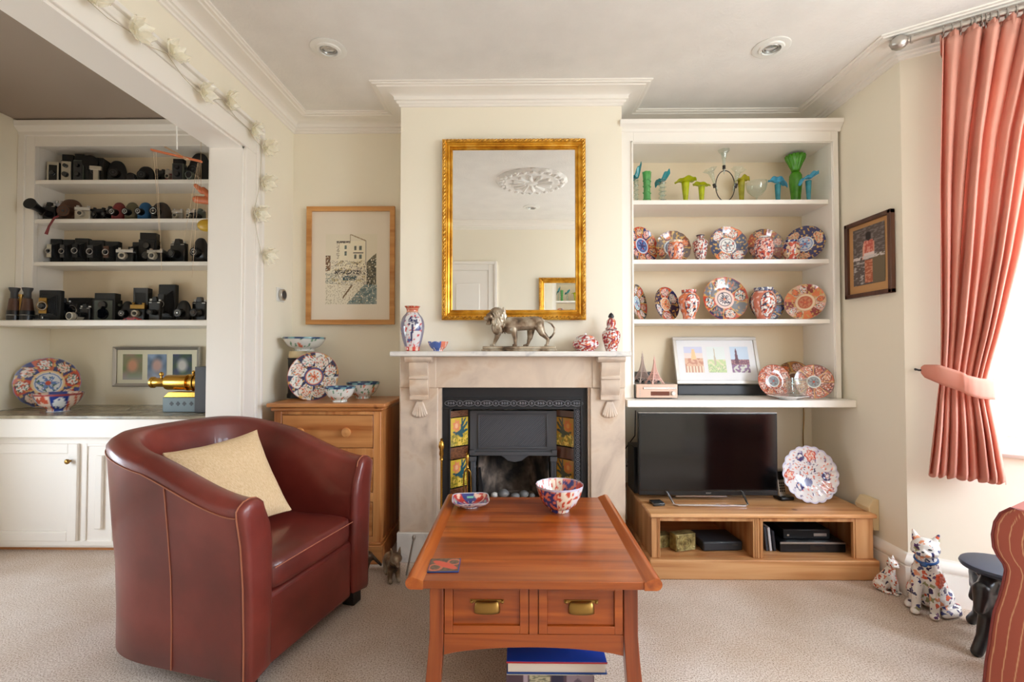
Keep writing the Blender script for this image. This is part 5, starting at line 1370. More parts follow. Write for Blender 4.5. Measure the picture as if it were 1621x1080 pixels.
# chest top group
def bluewhite(th, r): return None
ct = cz
imp = imari(8, ((40, 40, 82), WHT), (WHT, (236, 224, 214)), WHT, ORG, .34, (66, 72, 124), .40, (180, 70, 50), 50, (RED, GRN, ORG), .06, cs=1.02, petal=8, fd=.2)
cx, r, h = place(456, 541, 553, 2.80, ct)
plate('large white plate with navy spokes and floral panels leaning on the pine chest', cx, 2.77, ct, .142, fn=imp, tilt=14, yaw=8)
def bwl(seed):
    def f(a, s):
        if s > .5: s = 1 - (s - .5) * .3 if s < .62 else .5 - (s - .62) * 1.1
        w = .9 + .035 * math.sin(a * 8)
        if s > w and s < w + .1: return (34, 70, 112)
        if s > w + .1: return (120, 170, 180)
        n = N(math.cos(a) * 4, math.sin(a) * 4 + s * 7, seed); n2 = N(math.cos(a) * 9, math.sin(a) * 9 + s * 12, seed)
        u = (a * 5 / (2 * PI)) % 1
        if abs(u - .5) < .09 and .5 < s < .82: return (196, 64, 50)
        if n2 > .32: return (84, 140, 104)
        if n > .4: return (214, 120, 90)
        return (228, 230, 224)
    return f
BOWL = [(.001, .10), (.42, .10), (.42, 0), (.46, 0), (.47, .14), (.72, .36), (.92, .74), (1.0, 1.0), (.965, 1.0), (.89, .76), (.68, .42), (.4, .24), (.001, .2)]
def bowl(label, px0, px1, pyt, Y, zb, fn, prof=BOWL, rf=None, **k):
    cx, r, h = place(px0, px1, pyt, Y, zb); return pot('bowl', label, 'bowl', cx, Y, zb, [(p[0] * r, p[1] * h) for p in prof], fn, rf=rf, **k)
zst = at(482, 556, 2.93).z
bowl('shallow blue-rimmed bowl raised on the dark stand behind the large plate', 447, 517, 535, 2.93, zst, bwl(3))
bowl('small blue-rimmed flowered bowl at the front of the pine chest', 512, 564, 612, 2.70, ct, bwl(5))
bowl('wide blue-rimmed flowered bowl at the back right of the pine chest', 548, 602, 605, 2.90, ct, bwl(9))
cx, r, h = place(457, 487, 562, 2.93, ct)
t = thing('display_stand', 'black pedestal with cream ring carrying a bowl at the back of the pine chest', 'stand', (cx, 2.93, ct + .001))
mb = MB(); mb.lathe([(.001, 0), (.062, 0), (.062, .02), (.056, .03), (.056, h - .03), (.06, h - .02), (.001, h - .02)], 28); mb.build('pedestal', M['black'], parent=t, smooth=True)
mb = MB(); mb.lathe([(.001, h - .019), (.05, h - .019), (.054, h - .008), (.05, zst - ct - .002), (.001, zst - ct - .002)], 28); mb.build('ring', M['cream'], parent=t, smooth=True)

# mantel pieces
def mantel_vase(a, s):
    if s > .86: return RED if N(math.cos(a) * 4, s * 20, 2) > -.1 else (200, 180, 150)
    if s > .77: return (196, 80, 60) if int(s * 60) % 2 else (210, 150, 120)
    if s < .10: return (60, 34, 110) if int(a / (2 * PI) * 24) % 3 else (236, 226, 232)
    if s < .20: return (200, 60, 50) if int(a / (2 * PI) * 14) % 2 else (236, 206, 190)
    u = ((a / (2 * PI) * 3 + .1) % 1) * 2 - 1
    n = noise.noise(Vector((math.cos(a) * 2, math.sin(a) * 2, s * 12))); n2 = noise.noise(Vector((math.cos(a) * 5, math.sin(a) * 5 + 9, s * 30)))
    if abs(u) > .78: return (130, 126, 150)
    if abs(u + .1 - (s - .5) * .4) < .09 and .28 < s < .56: return (28, 28, 84)
    if abs(u) < .42 and .54 < s < .68 and n2 > -.1: return (28, 28, 84)
    if n2 > .3: return (206, 76, 80)
    if n < -.4: return (90, 96, 150)
    return (224, 222, 224)
MV = [(.001, .004), (.60, 0), (.62, .02), (.66, .1), (.86, .28), (1.0, .48), (1.0, .62), (.86, .74), (.56, .84), (.48, .90), (.56, .96), (.68, 1.0), (.64, 1.0), (.44, .93), (.4, .88)]
vase('tall waisted blue, red and white vase at the left end of the mantelshelf', 634, 672, 485.5, 2.64, MT, mantel_vase, MV)
bowl('little orange and blue bowl beside the tall vase on the mantelshelf', 677, 710, 541, 2.64, MT, lambda a, s: (WHT if N(math.cos(a) * 4, math.sin(a) * 4 + s * 4, 3) > .25 else ((226, 130, 100) if math.cos(a * 2 + .6) > 0 else (80, 110, 180))), [(p[0], p[1]) for p in BOWL])
RP = vfn(21, WHT, RED, WHT, (RED, (150, 40, 60), ORG), th=-.03, nk=.93, ft=.03, sc_=8)
cx, r, h = place(906, 948, 534, 2.64, MT)
lid = MB(); lid.lathe([(r * .72, h * .86), (r * .7, h * .98), (r * .45, h * 1.12), (r * .12, h * 1.17), (.003, h * 1.18)], 32, cf=lambda a, s: L(RP(a, .3 + s * .4))); lid.ell((0, 0, h * 1.22), (.006, .006, .006), 8, 6)
pot('ginger_jar', 'squat round red and white lidded jar near the right end of the mantelshelf', 'jar', cx, 2.64, MT, [(.001, .003), (r * .6, 0), (r * .66, h * .06), (r * .94, h * .3), (r, h * .52), (r * .9, h * .76), (r * .72, h * .86), (r * .6, h * .87)], RP, parts=[('lid', lid, M['porc'])])
cx, r, h = place(953, 982, 522, 2.64, MT); Hf = at(967, 495, 2.64).z - MT
lid = MB(); lid.lathe([(r * .62, h * 1.0), (r * .66, h * 1.04), (r * .45, h * 1.12), (r * .52, h * 1.25), (r * .5, h * 1.4), (r * .3, h * 1.5), (r * .12, h * 1.54)], 28, cf=lambda a, s: L(RP(a, .3 + s * .4)))
fin = MB(); fin.lathe([(.001, h * 1.52), (r * .3, h * 1.54), (r * .34, h * 1.6), (r * .2, h * 1.72), (r * .06, Hf * .985), (.0005, Hf)], 16)
pot('lidded_vase', 'small red and white lidded vase with a dark pointed finial on the mantelshelf', 'vase', cx, 2.64, MT, [(.001, .003), (r * .6, 0), (r * .62, h * .05), (r * .8, h * .3), (r * .98, h * .6), (r, h * .78), (r * .86, h * .92), (r * .56, h * .98), (r * .5, h)], RP, parts=[('lid', lid, M['porc']), ('finial', fin, M['ink'])])

# coffee table pieces
def tb(a, s):
    x, y = math.cos(a), math.sin(a); ins = s > .55
    k = int(a / (2 * PI) * 8 + .3) % 4; n = noise.noise(Vector((x * 3, y * 3, s * 10))); n2 = noise.noise(Vector((x * 6, y * 6 + 4, s * 20)))
    if .515 < s < .56: return (206, 200, 220)
    if s < .12: return (226, 226, 236)
    if k == 0: return (190, 56, 36) if n2 < .2 else (236, 180, 150)
    if k == 1: return (56, 66, 136) if n2 < .12 else (226, 130, 110)
    if n2 > .16: return (206, 84, 60)
    return (240, 228, 206) if k == 2 else (232, 232, 236)
cx = at(886, 800, 2.12).x; zc_ = tz; 
pbt = atz(886, 809, tz); R0 = (at(923, 775, pbt.y).x - at(849, 775, pbt.y).x) / 2; hb = at(886, 768, pbt.y + .0).z - tz
TB = [(.001, .08), (.38, .08), (.38, 0), (.42, 0), (.43, .10), (.66, .24), (.85, .52), (.95, .8), (1.0, 1.0), (.975, 1.0), (.9, .78), (.78, .5), (.6, .3), (.36, .18), (.001, .14)]
pot('bowl', 'round scalloped red, white and blue bowl standing at the back of the coffee table', 'bowl', pbt.x, pbt.y, tz, [(p[0] * R0, p[1] * hb) for p in TB], tb, nt_=128, rf=lambda a, s: 1 + .022 * abs(math.cos(a * 8)) * max(0, 1 - abs(s - .53) * 6))
pd = atz(745, 802, tz); r = (at(777, 785, pd.y).x - at(714, 785, pd.y).x) / 2
def sq(a, s):
    c, q = abs(math.cos(a)), abs(math.sin(a)); k = 1 / (c ** 5 + q ** 5) ** .2; return 1 + (k - 1) * max(0, min(1, (1 - abs(s - .55) * 2.6) * 1.5))
def sqd(a, s):
    if .52 < s < .56: return (206, 204, 220)
    if s > .56:
        n = N(math.cos(a) * 4, math.sin(a) * 4 + s * 8, 4); u = (a / (2 * PI) * 4 + .5) % 1
        if abs(u - .5) < .16: return (50, 62, 130) if math.hypot(0, s - .66) > .03 else (120, 190, 170)
        if n > .2: return (240, 200, 180)
        return (196, 58, 48) if abs(u - .5) > .3 else (56, 66, 134)
    return (226, 226, 232) if N(math.cos(a) * 6, s * 20, 2) < .2 else (110, 120, 180)
pot('dish', 'small square-sided blue and red dish at the back left of the coffee table', 'dish', pd.x, pd.y, tz, [(p[0] * r * .93, p[1] * .036) for p in BOWL], sqd, nt_=96, rf=sq, yaw=.12)
a, b = atz(677, 908, tz), atz(727, 908, tz); c_, d_ = atz(682, 885, tz), atz(728, 886, tz)
cx, cy_ = (a.x + b.x + c_.x + d_.x) / 4, (a.y + c_.y) / 2
def coast(u, v):
    d = abs((u - .2) * .9 + (v - .85) * 1.0) ; e = abs(u + v - 1.0)
    if math.hypot((u - .52 + (v - .5) * .35) / .34, (v - .5 + (u - .5) * .55) / .20) < 1: return (206, 92, 70)
    if abs(math.hypot(u - .2, v - .3) - .22) < .05 or abs(math.hypot(u - .82, v - .7) - .2) < .04: return (190, 110, 84)
    return (116, 92, 72) if N(u * 8, v * 8, 2) > -.1 else (98, 80, 66)
t = thing('coaster', 'square brown coaster with an orange motif on the front left of the coffee table', 'coaster', (cx, cy_, tz), .05); w = .049
mb = MB(); mb.box(-w, -w, 0, w, w, .004); mb.build('base', M['dblue'], parent=t, bevel=.0015)
mb = MB(); painted_panel(mb, (-w + .002, -w + .002, .0043), (2 * w - .004, 0, 0), (0, 2 * w - .004, 0), 40, 40, coast); mb.build('printed_top', M['print'], parent=t)

# other room: platter and bowl in front of it
plf = imari(8, (RED, BLU, (200, 96, 70), (52, 62, 130)), (WHT, (226, 206, 196)), (222, 224, 228), LBL, .44, (232, 200, 156), .5, (120, 140, 190), 61, (RED, GRN, ORG), .3, cs=.8)
cx, r, h = place(30, 136, 569, 3.12, CZ)
plate('large fluted red and blue platter standing on the mottled counter', cx + .0, 3.09, CZ, .163, fn=plf, scal=16, sd=.02, tilt=10, yaw=36, depth=.1)
def cb(a, s):
    if s < .2: return (190, 206, 220)
    k = int(a / (2 * PI) * 8 + .45) % 2; u = ((a / (2 * PI) * 8 + .45) % 1) * 2 - 1; n = N(math.cos(a) * 5, math.sin(a) * 5 + s * 8, 3)
    if s > .50 and s < .53: return (150, 60, 60)
    if k: return (230, 232, 232) if (u / .8) ** 2 + ((s - .36) / .12) ** 2 < 1 and n < .3 else (34, 60, 140)
    return (232, 206, 186) if n < .1 else (196, 84, 60)
bowl('deep blue and red panelled bowl in front of the large fluted platter', 50, 136, 622, 2.93, CZ, cb)
# ------------------------------------------------------------------ coloured glass on the top shelf
Z1 = RZ[0]
GL = {'teal': glassy('teal_glass', (40, 160, 170), .05, .55), 'clear': glassy('clear_glass', (247, 250, 248), .03, .03, 1.5), 'green': glassy('pale_green_glass', (120, 206, 120), .05, .5),
      'lime': glassy('lime_glass', (196, 204, 20), .05, .7), 'blue': glassy('blue_glass', (84, 186, 224), .08, .7), 'grn': glassy('bright_green_glass', (88, 170, 34), .06, .7),
      'amber': glassy('yellow_glass', (206, 196, 60), .05, .6), 'aqua': glassy('aqua_stem_glass', (70, 176, 190), .05, .5)}
def gl_thing(label, px0, px1, pyt, Y, parts, name='glass_vase', group=None, cat='vase'):
    cx, r, h = place(px0, px1, pyt, Y, Z1)
    t = thing(name, label, cat, (cx, Y, Z1), 0, group)
    for nm, fn, mt in parts:
        mb = MB(); fn(mb, r, h); mb.build(nm, GL[mt], parent=t, smooth=True, angle=70, solid=.0018)
    rest(t, Z1); return t
def flare(tiltx=.3, droop=.25, r_st=.28, wav=.06, ph=0.0, n=48, top=.72, fold=2):
    def f(mb, r, h):
        P = []; nr = 12
        for i in range(n):
            a = 2 * PI * i / n
            for j in range(nr):
                s = j / (nr - 1); rr = r * (r_st + (1 - r_st) * s); z = h * (top + (1 - top) * .5 * math.sin(s * 1.4)) + h * s * s * (tiltx * math.cos(a + ph) - droop * abs(math.cos(a * fold / 2 + ph)) ** 2) * (1 - top) * 1.6 + h * wav * s * math.sin(7 * a) * .3
                P.append((rr * math.cos(a), rr * math.sin(a) * .85, z))
        mb.grid(P, n, nr, cu=True)
    return f
def stem(r0=.22, r1=.28, top=.72, bulb=0, spir=0):
    def f(mb, r, h):
        pr = [(.001, .002), (r * r0, 0), (r * r0, h * .03)] + [(r * (r0 + (r1 - r0) * k / 10 + bulb * math.sin(PI * k / 10)), h * (.03 + (top - .03) * k / 10)) for k in range(1, 11)]
        mb.lathe(pr, 24)
        if spir:
            mb.tube([(r * (r1 * 1.25) * math.cos(k * .55), r * (r1 * 1.25) * math.sin(k * .55), h * (.05 + .75 * k / 70)) for k in range(71)], r * .07, 5)
    return f
gl_thing('clear stemmed glass vase with drooping teal rim, cut by the left frame of the shelf', 998, 1016, 266, 2.9, [('stem', stem(.3, .35, .72, 0, 1), 'clear'), ('rim', flare(.7, .1, .35, .1, .3), 'teal')])
gl_thing('clear stemmed glass vase with folded teal rim, standing right of the green twisted one', 1036, 1061, 272, 2.9, [('stem', stem(.24, .36, .74, 0, 1), 'clear'), ('rim', flare(.5, .25, .36, .14, .2, fold=3), 'teal')])
def twist(mb, r, h):
    mb.lathe([(.001, .002), (r * .7, 0), (r * .8, h * .1), (r * .72, h * .5), (r * .8, h * .8), (r * .95, h)], 32, rf=lambda a, s: 1 + .10 * math.cos(6 * a) * (s > .75))
    for q in (.14, .35, .55, .72): mb.tube([(r * .86 * math.cos(a), r * .86 * math.sin(a), h * (q + .03 * math.sin(3 * a))) for a in [2 * PI * k / 24 for k in range(24)]], r * .10, 6, closed=True)
gl_thing('pale green ribbed tubular glass vase at the left of the top shelf', 1017, 1031, 273, 2.88, [('body', twist, 'green')])
gl_thing('taller lime trumpet glass vase with a flat spreading rim', 1067, 1103, 279, 2.88, [('stem', stem(.16, .36, .78), 'lime'), ('rim', flare(.1, .25, .36, .08, 0, top=.78), 'lime')])
gl_thing('shorter lime trumpet glass vase beside the metal ring centrepiece', 1096, 1125, 288, 2.86, [('stem', stem(.2, .36, .78), 'lime'), ('rim', flare(-.2, .2, .36, .08, .5, top=.8), 'lime')])
gl_thing('tall slim yellow glass vase behind the right trumpet of the ring centrepiece', 1160, 1187, 276, 2.98, [('stem', stem(.2, .42, .82), 'amber'), ('rim', flare(.25, .6, .42, .08, 0, top=.82), 'amber')])
def coupe(mb, r, h):
    mb.lathe([(.001, .002), (r * .45, 0), (r * .4, h * .03), (r * .07, h * .08), (r * .05, h * .25), (r * .12, h * .33), (r * .5, h * .42), (r * .85, h * .6), (r * .97, h * .8), (r, h)], 36)
gl_thing('clear footed glass bowl between the yellow vase and the blue vase', 1180, 1215, 289, 2.88, [('bowl', coupe, 'clear')], 'glass_comport', None, 'glass bowl')
gl_thing('blue fan-topped glass vase left of the tall green one', 1215, 1247, 278, 2.87, [('stem', stem(.2, .3, .68), 'aqua'), ('rim', flare(-.3, .42, .3, .10, .2, top=.74), 'blue')])
gl_thing('larger blue fan-topped glass vase at the right end of the top shelf', 1262, 1297, 271, 2.81, [('stem', stem(.17, .28, .66), 'aqua'), ('rim', flare(.5, .4, .28, .10, .0, top=.74), 'blue')])
def tallg(mb, r, h):
    mb.lathe([(.001, .002), (r * .42, 0), (r * .46, h * .04), (r * .50, h * .2), (r * .66, h * .45), (r * .62, h * .6), (r * .40, h * .68)], 36, rf=lambda a, s: 1 + .02 * math.cos(12 * a))
def tallr(mb, r, h):
    mb.lathe([(r * .40, h * .68), (r * .45, h * .72), (r * .72, h * .84), (r * .96, h * .93), (r, h)], 72, rf=lambda a, s: 1 + .10 * s * math.cos(14 * a))
gl_thing('tall green glass vase with pinched neck and frilled rim', 1243, 1275, 247, 2.92, [('body', tallg, 'grn'), ('frilled_rim', tallr, 'grn')])
# ring centrepiece
Ye = 2.86; cx = at(1148, 300, Ye).x; zc_ = at(1148, 294.5, Ye).z; rr = (at(1162, 294, Ye).x - at(1134, 294, Ye).x) / 2 + .004
t = thing('epergne', 'black metal ring centrepiece holding three clear glass trumpets on the top shelf', 'centrepiece', (cx, Ye, Z1)); dz = zc_ - Z1
mb = MB(); mb.tube([(rr * math.cos(a), 0, dz + (dz - .012) * math.sin(a)) for a in [2 * PI * k / 40 for k in range(40)]], .0028, 6, closed=True)
mb.cyl((0, 0, 0.001), (0, 0, .014), .014, .008); top = at(1142, 266, Ye).z - Z1
mb.cyl((-.006, 0, top - .008), (-.006, 0, top + .014), .009); mb.cyl((-rr - .004, 0, dz - .01), (-rr - .01, 0, dz + .012), .009); mb.cyl((rr + .004, 0, dz - .01), (rr + .01, 0, dz + .012), .009)
mb.build('ring', M['leg_dark'], parent=t, smooth=True)
def trump(p0, p1, r0, r1, nm='trumpet'):
    mb = MB(); p0 = Vector(p0); p1 = Vector(p1); q = (p1 - p0).to_track_quat('Z', 'Y').to_matrix().to_4x4(); mb.M = Matrix.Translation(p0) @ q; Ln = (p1 - p0).length
    mb.lathe([(.0008, 0), (r0 * .4, Ln * .02), (r0 * .7, Ln * .3), (r0 * 1.1, Ln * .6), (r0 * 1.8, Ln * .85), (r1, Ln)], 32, rf=lambda a, s: 1 + .08 * s * s * math.cos(6 * a)); mb.build(nm, GL['clear'], parent=t, smooth=True, angle=70, solid=.0012)
trump((-.006, 0, at(1150, 276, Ye).z - Z1), (-.006, 0, at(1150, 238, Ye).z - Z1), .009, .034)
trump((-rr + .01, 0, dz - .03), (-rr - .034, 0, at(1150, 268, Ye).z - Z1), .009, .04); trump((rr - .01, 0, dz - .03), (rr + .024, 0, at(1150, 268, Ye).z - Z1), .009, .04)

# ------------------------------------------------------------------ ledge: stereo, towers, frame, speaker bar
a, b = at(1006, 608, 2.73), at(1071, 634, 2.73); w = (b.x - a.x)
t = thing('stereo', 'small champagne-fronted cd stereo at the left end of the ledge', 'stereo', (a.x + w / 2 + .004, 2.73, LG + .001)); h = a.z - LG - .002
M['champ'] = plain('champagne_front', (214, 180, 160), .4, .3)
mb = MB(); mb.box(-w / 2, .004, .006, w / 2, .24, h); mb.build('casing', M['silver'], parent=t, bevel=.003)
mb = MB(); mb.box(-w / 2, -.006, .005, w / 2, .004, h); mb.build('front_panel', M['champ'], parent=t, bevel=.002)
mb = MB(); mb.box(-w * .33, -.010, h * .66, w * .46, -.005, h * .80); mb.build('disc_slot', M['chrome'], parent=t, bevel=.001)
mb = MB(); mb.box(-w * .15, -.008, h * .22, w * .3, -.005, h * .5); mb.build('display', plain('brown_display', (104, 46, 26), .2), parent=t, bevel=.001)
mb = MB(); mb.cyl((w * .39, -.005, h * .38), (w * .39, -.02, h * .38), .011, n=20); mb.build('volume_knob', M['chrome'], parent=t, smooth=True)
mb = MB()
for k in range(5): mb.cyl((w * (.24 + k * .05), -.005, h * .73), (w * (.24 + k * .05), -.013, h * .73), .0025, n=8)
for k in range(4): mb.cyl((-w * .42, -.005, h * (.2 + k * .15)), (-w * .42, -.008, h * (.2 + k * .15)), .003, n=8)
mb.build('buttons', M['silver'], parent=t, smooth=True)
mb = MB(); mb.box(-w * .4, .02, .0, w * .4, .2, .006); mb.build('foot', M['black'], parent=t)
ST = LG + .001 + h
def tower(label, px, pyt, Y, zb, mt):
    h = at(px, pyt, Y).z - zb; t = thing('tower_model', label, 'model', (at(px, 600, Y).x, Y, zb + .001), .3); mb = MB()
    def hw(z): return h * (.20 * (1 - z) ** 2.6 + .012 + .02 * (1 - z))
    for sx_ in (-1, 1):
        for sy_ in (-1, 1):
            pts = [(sx_ * hw(z / 24), sy_ * hw(z / 24), h * .92 * z / 24) for z in range(25)]
            mb.tube(pts, [h * (.020 * (1 - z / 26) + .004) for z in range(25)], 5)
    for z in [k / 26 for k in range(5, 24)]:
        a_ = hw(z); b_ = hw(z + .035)
        for (p, q) in (((-1, -1), (1, -1)), ((1, -1), (1, 1)), ((1, 1), (-1, 1)), ((-1, 1), (-1, -1))):
            mb.tube([(p[0] * a_, p[1] * a_, h * .92 * z), (q[0] * b_, q[1] * b_, h * .92 * (z + .035))], h * .006, 4); mb.tube([(q[0] * a_, q[1] * a_, h * .92 * z), (p[0] * b_, p[1] * b_, h * .92 * (z + .035))], h * .006, 4)
    for z, e in ((.16, 1.15), (.36, 1.25), (.86, 1.5)): a_ = hw(z) * e + h * .006; mb.box(-a_, -a_, h * .92 * z, a_, a_, h * .92 * (z + .022))
    for k in range(4):
        c = math.cos(k * PI / 2); s = math.sin(k * PI / 2); rw = hw(.02) * .8
        mb.tube([(c * hw(.05) - s * rw * math.cos(u), s * hw(.05) + c * rw * math.cos(u), h * .13 * math.sin(u)) for u in [PI * q / 10 for q in range(11)]], h * .010, 4)
    mb.cyl((0, 0, h * .88), (0, 0, h), h * .008, h * .003, 8)
    mb.build('lattice', mt, parent=t)
    return t
M['rose'] = plain('rose_metal', (232, 186, 172), .5, 0); M['pewt'] = plain('pewter', (190, 168, 158), .5, 0)
tower('taller slender lattice tower model on the stereo, nearer the frame', 1017, 556, 2.85, ST, M['pewt'])
tower('shorter pinkish lattice tower model on the stereo, right of the taller one', 1036, 562, 2.77, ST, M['rose'])
mb = MB(); mb.prism([(-.05, 0), (.085, 0), (.085, .035), (.06, .058), (-.05, .058)], 0, .10, 'xz'); o = mb.build('box', M['grey'], orig=(0, 0, 0), bevel=.003); o.location = (at(1020, 600, 2.94).x, 2.91, ST + .001)
tag(o, 'dark grey angular box behind the two tower models on the stereo', 'box')
a, b = at(1071, 609.5, 2.97), at(1209, 624, 2.97)
mb = MB(); mb.box(a.x, 2.95, LG + .001, b.x + .10, 3.03, at(1150, 609.5, 2.95).z); tag(mb.build('soundbar', M['grey'], bevel=.006), 'long black bar lying at the back of the ledge under the photo frame', 'speaker')
zf = at(1150, 609.5, 2.95).z + .006
t = thing('photo_frame', 'wide silver frame with three faded landmark photographs propped on the ledge', 'picture frame', (0, 0, 0)); yf = 2.935
a, b = at(1066, 534, yf + .06), at(1207, 611, yf); w = b.x - a.x; h = a.z - zf
t.location = ((a.x + b.x) / 2, yf, zf); t.rotation_euler = (math.radians(-17), 0, 0)
h = h / math.cos(math.radians(17))
def lcol(k):
    def f(u, v):
        n = N(u * 6, v * 9, k); n2 = N(u * 16, v * 22, k)
        if k == 1:
            if v > .55: c = (214, 214, 236) if v > .75 else (240, 222, 216)
            else: c = (206, 150, 130) if n > 0 else (226, 186, 160)
            if v < .25: c = (244, 226, 206) if int(u * 12) % 2 else (206, 160, 140)
            if abs(u - .5) < .18 * (1.3 - v) and .5 < v < .9: c = (246, 206, 160)
        elif k == 2:
            c = (232, 238, 236) if v > .5 else ((206, 222, 170) if n > -.1 else (232, 226, 196))
            if abs(u - .42) < .08 * (1.1 - v) and .3 < v < .95: c = (206, 196, 176)
            if v < .3 and n2 > .1: c = (180, 200, 160)
        else:
            c = (206, 222, 240) if v > .4 else ((150, 120, 150) if n > 0 else (214, 214, 206))
            if .3 < v < .5: c = (140, 104, 120) if n2 > -.2 else (196, 150, 140)
            if abs(u - .32) < .16 * (1.0 - v) + .015 and .35 < v < .92: c = (116, 84, 96)
        return c
    return f
mb = MB(); fw = .020
for bx in ((-w / 2, 0, w / 2, fw), (-w / 2, h - fw, w / 2, h), (-w / 2, fw, -w / 2 + fw, h - fw), (w / 2 - fw, fw, w / 2, h - fw)): mb.box(bx[0], -.008, bx[1], bx[2], .012, bx[3])
mb.build('frame', plain('pale_silver_frame', (206, 200, 192), .4, .5), parent=t, bevel=.002)
mb = MB(); mb.box(-w / 2 + fw, -.001, fw, w / 2 - fw, .004, h - fw); mb.build('mount', plain('white_mount', (236, 234, 236), .7), parent=t)
for k, (u0, u1) in enumerate(((.122, .340), (.392, .606), (.672, .886))):
    mb = MB(); painted_panel(mb, (-w / 2 + w * u0, -.0018, h * .24), (w * (u1 - u0), 0, 0), (0, 0, h * .55), 40, 60, lcol(k + 1)); mb.build('photograph', M['print'], parent=t)
# glass bowl on white dish in front of the plate trio
cx, r, h = place(1212, 1280, 622, 2.72, LG)
t = thing('dish', 'shallow white dish on the ledge under the clear glass bowl', 'dish', (cx, 2.715, LG + .001)); mb = MB(); mb.lathe([(.001, .004), (.04, .003), (.042, 0), (.046, .0), (.05, .006), (r * .8, .014), (r, .02), (r * .98, .022), (.05, .010), (.001, .009)], 48); mb.build('body', M['porcw'], parent=t, smooth=True, angle=60)
cx2, r2, h2 = place(1236, 1272, 596, 2.76, LG)
mb = MB(); mb.lathe([(.001, 0), (r2 * .7, 0), (r2 * .85, .012), (r2 * .95, .05), (r2, h2 - .024), (r2 * .97, h2 - .024), (r2 * .9, .05), (r2 * .78, .014), (.001, .004)], 40); o = mb.build('glass_bowl', GL['clear'], orig=(0, 0, 0), smooth=True); o.location = (cx2, 2.715, LG + .0165)
tag(o, 'clear cut glass bowl standing on the white dish before the plate trio', 'glass bowl')

# ------------------------------------------------------------------ things on and in the media unit
def bxobj(name, label, cat, x0, y0, z0, x1, y1, z1, mt, rz=0, bev=.003, parts=(), group=None):
    t = thing(name, label, cat, ((x0 + x1) / 2, (y0 + y1) / 2, z0), rz, group); w, d, h = (x1 - x0) / 2, (y1 - y0) / 2, z1 - z0
    mb = MB(); mb.box(-w, -d, 0, w, d, h); mb.build('casing', mt, parent=t, bevel=bev)
    for (nm, q, mt2) in parts: mb = MB(); mb.box(q[0] * w, -d - q[4], q[1] * h, q[2] * w, -d + .001, q[3] * h); mb.build(nm, mt2, parent=t, bevel=.0006)
    return t
p = atz(1041, 800, uz)
bxobj('streaming_box', 'tiny black box lying on the front left of the media unit', 'box', p.x - .032, p.y - .02, uz + .001, p.x + .032, p.y + .045, uz + .017, M['blackg'], .12, .003)
xt0 = at(1000, 740, 2.86).x
bxobj('speaker', 'tall narrow black box standing behind the left edge of the television', 'speaker', max(at(1001, 740, 2.86).x, BR + .06), 2.82, uz + .001, at(1016, 740, 2.86).x + .04, 2.98, at(1005, 706, 2.86).z, M['black'])
p = atz(1240, 784, uz); t = thing('cordless_phone', 'silver and black cordless phone in its cradle between television and fluted plate', 'phone', (at(1241, 770, 2.70).x, 2.72, uz + .001), .2)
mb = MB(); mb.box(-.032, -.035, 0, .05, .035, .02); mb.build('cradle', M['black'], parent=t, bevel=.006)
mb = MB(); mb.M = Matrix.Rotation(-.18, 4, 'X'); mb.box(-.024, -.012, .012, .022, .012, .165); ph = mb.build('handset', M['silver'], parent=t, bevel=.008)
mb = MB(); mb.M = Matrix.Rotation(-.18, 4, 'X'); mb.box(-.019, -.0135, .105, .017, -.011, .15); mb.build('screen', M['black'], parent=ph, bevel=.001)
mb = MB(); mb.M = Matrix.Rotation(-.18, 4, 'X')
for i in range(3):
    for j in range(4): mb.box(-.017 + i * .012, -.0145, .04 + j * .014, -.009 + i * .012, -.011, .049 + j * .014)
mb.build('keypad', M['grey'], parent=ph, bevel=.001)
FZ = UZ + .001
mb = MB(); mb.box(ub0 + .018, uf + .02, UZ - .018, ub1 - .018, uy1 - .03, UZ); mbx = mb.build('shelf_board', M['pine2'], parent=bpy.data.objects['media_unit'], rel=bpy.data.objects['media_unit'].location)
M['tin'] = mottled('embossed_brass_tin', [(.35, (120, 104, 62)), (.6, (176, 160, 104)), (.8, (214, 200, 146))], .4, 30, 3, metal=.5, bstr=.8, bscale=70, bdist=.004)
def tin(label, px0, px1, py, Y, rz):
    a, b = at(px0, py, Y), at(px1, py, Y); h = a.z - FZ; w = (b.x - a.x) / 2 / math.cos(rz); t = thing('embossed_tin', label, 'tin', ((a.x + b.x) / 2, Y + .04, FZ), rz)
    mb = MB(); mb.box(-w, -.03, 0, w, .03, h); mb.build('body', M['tin'], parent=t, bevel=.004)
    mb = MB()
    for rr_ in (.34, .22, .1): mb.tube([(h * rr_ * math.cos(a_), -.031, h * .5 + h * rr_ * math.sin(a_)) for a_ in [2 * PI * k / 24 for k in range(24)]], .002, 5, closed=True)
    for sx_ in (-1, 1):
        for sz_ in (.16, .84): mb.ell((sx_ * w * .78, -.031, h * sz_), (.007, .003, .007), 8, 6)
    mb.tube([(-w * .92, -.031, h * .05), (w * .92, -.031, h * .05), (w * .92, -.031, h * .95), (-w * .92, -.031, h * .95)], .002, 5, closed=True)
    mb.build('embossing', M['tin'], parent=t, smooth=True)
tin('embossed brass tin mostly hidden at the far left of the left compartment', 1036, 1064, 849, 2.60, .35)
tin('embossed brass tin standing beside the dark grey router in the left compartment', 1067, 1102, 847, 2.56, .30)
a, b = at(1112, 862, 2.56), at(1184, 862, 2.56)
bxobj('router', 'flat dark grey router box lying in the left compartment of the media unit', 'router', a.x, 2.57, FZ, b.x - .025, 2.75, at(1150, 859, 2.56).z, plain('dark_slate_plastic', (44, 48, 54), .45), .06, .008, (('light_strip', (.45, .55, .75, .68, .001), M['grey']),))
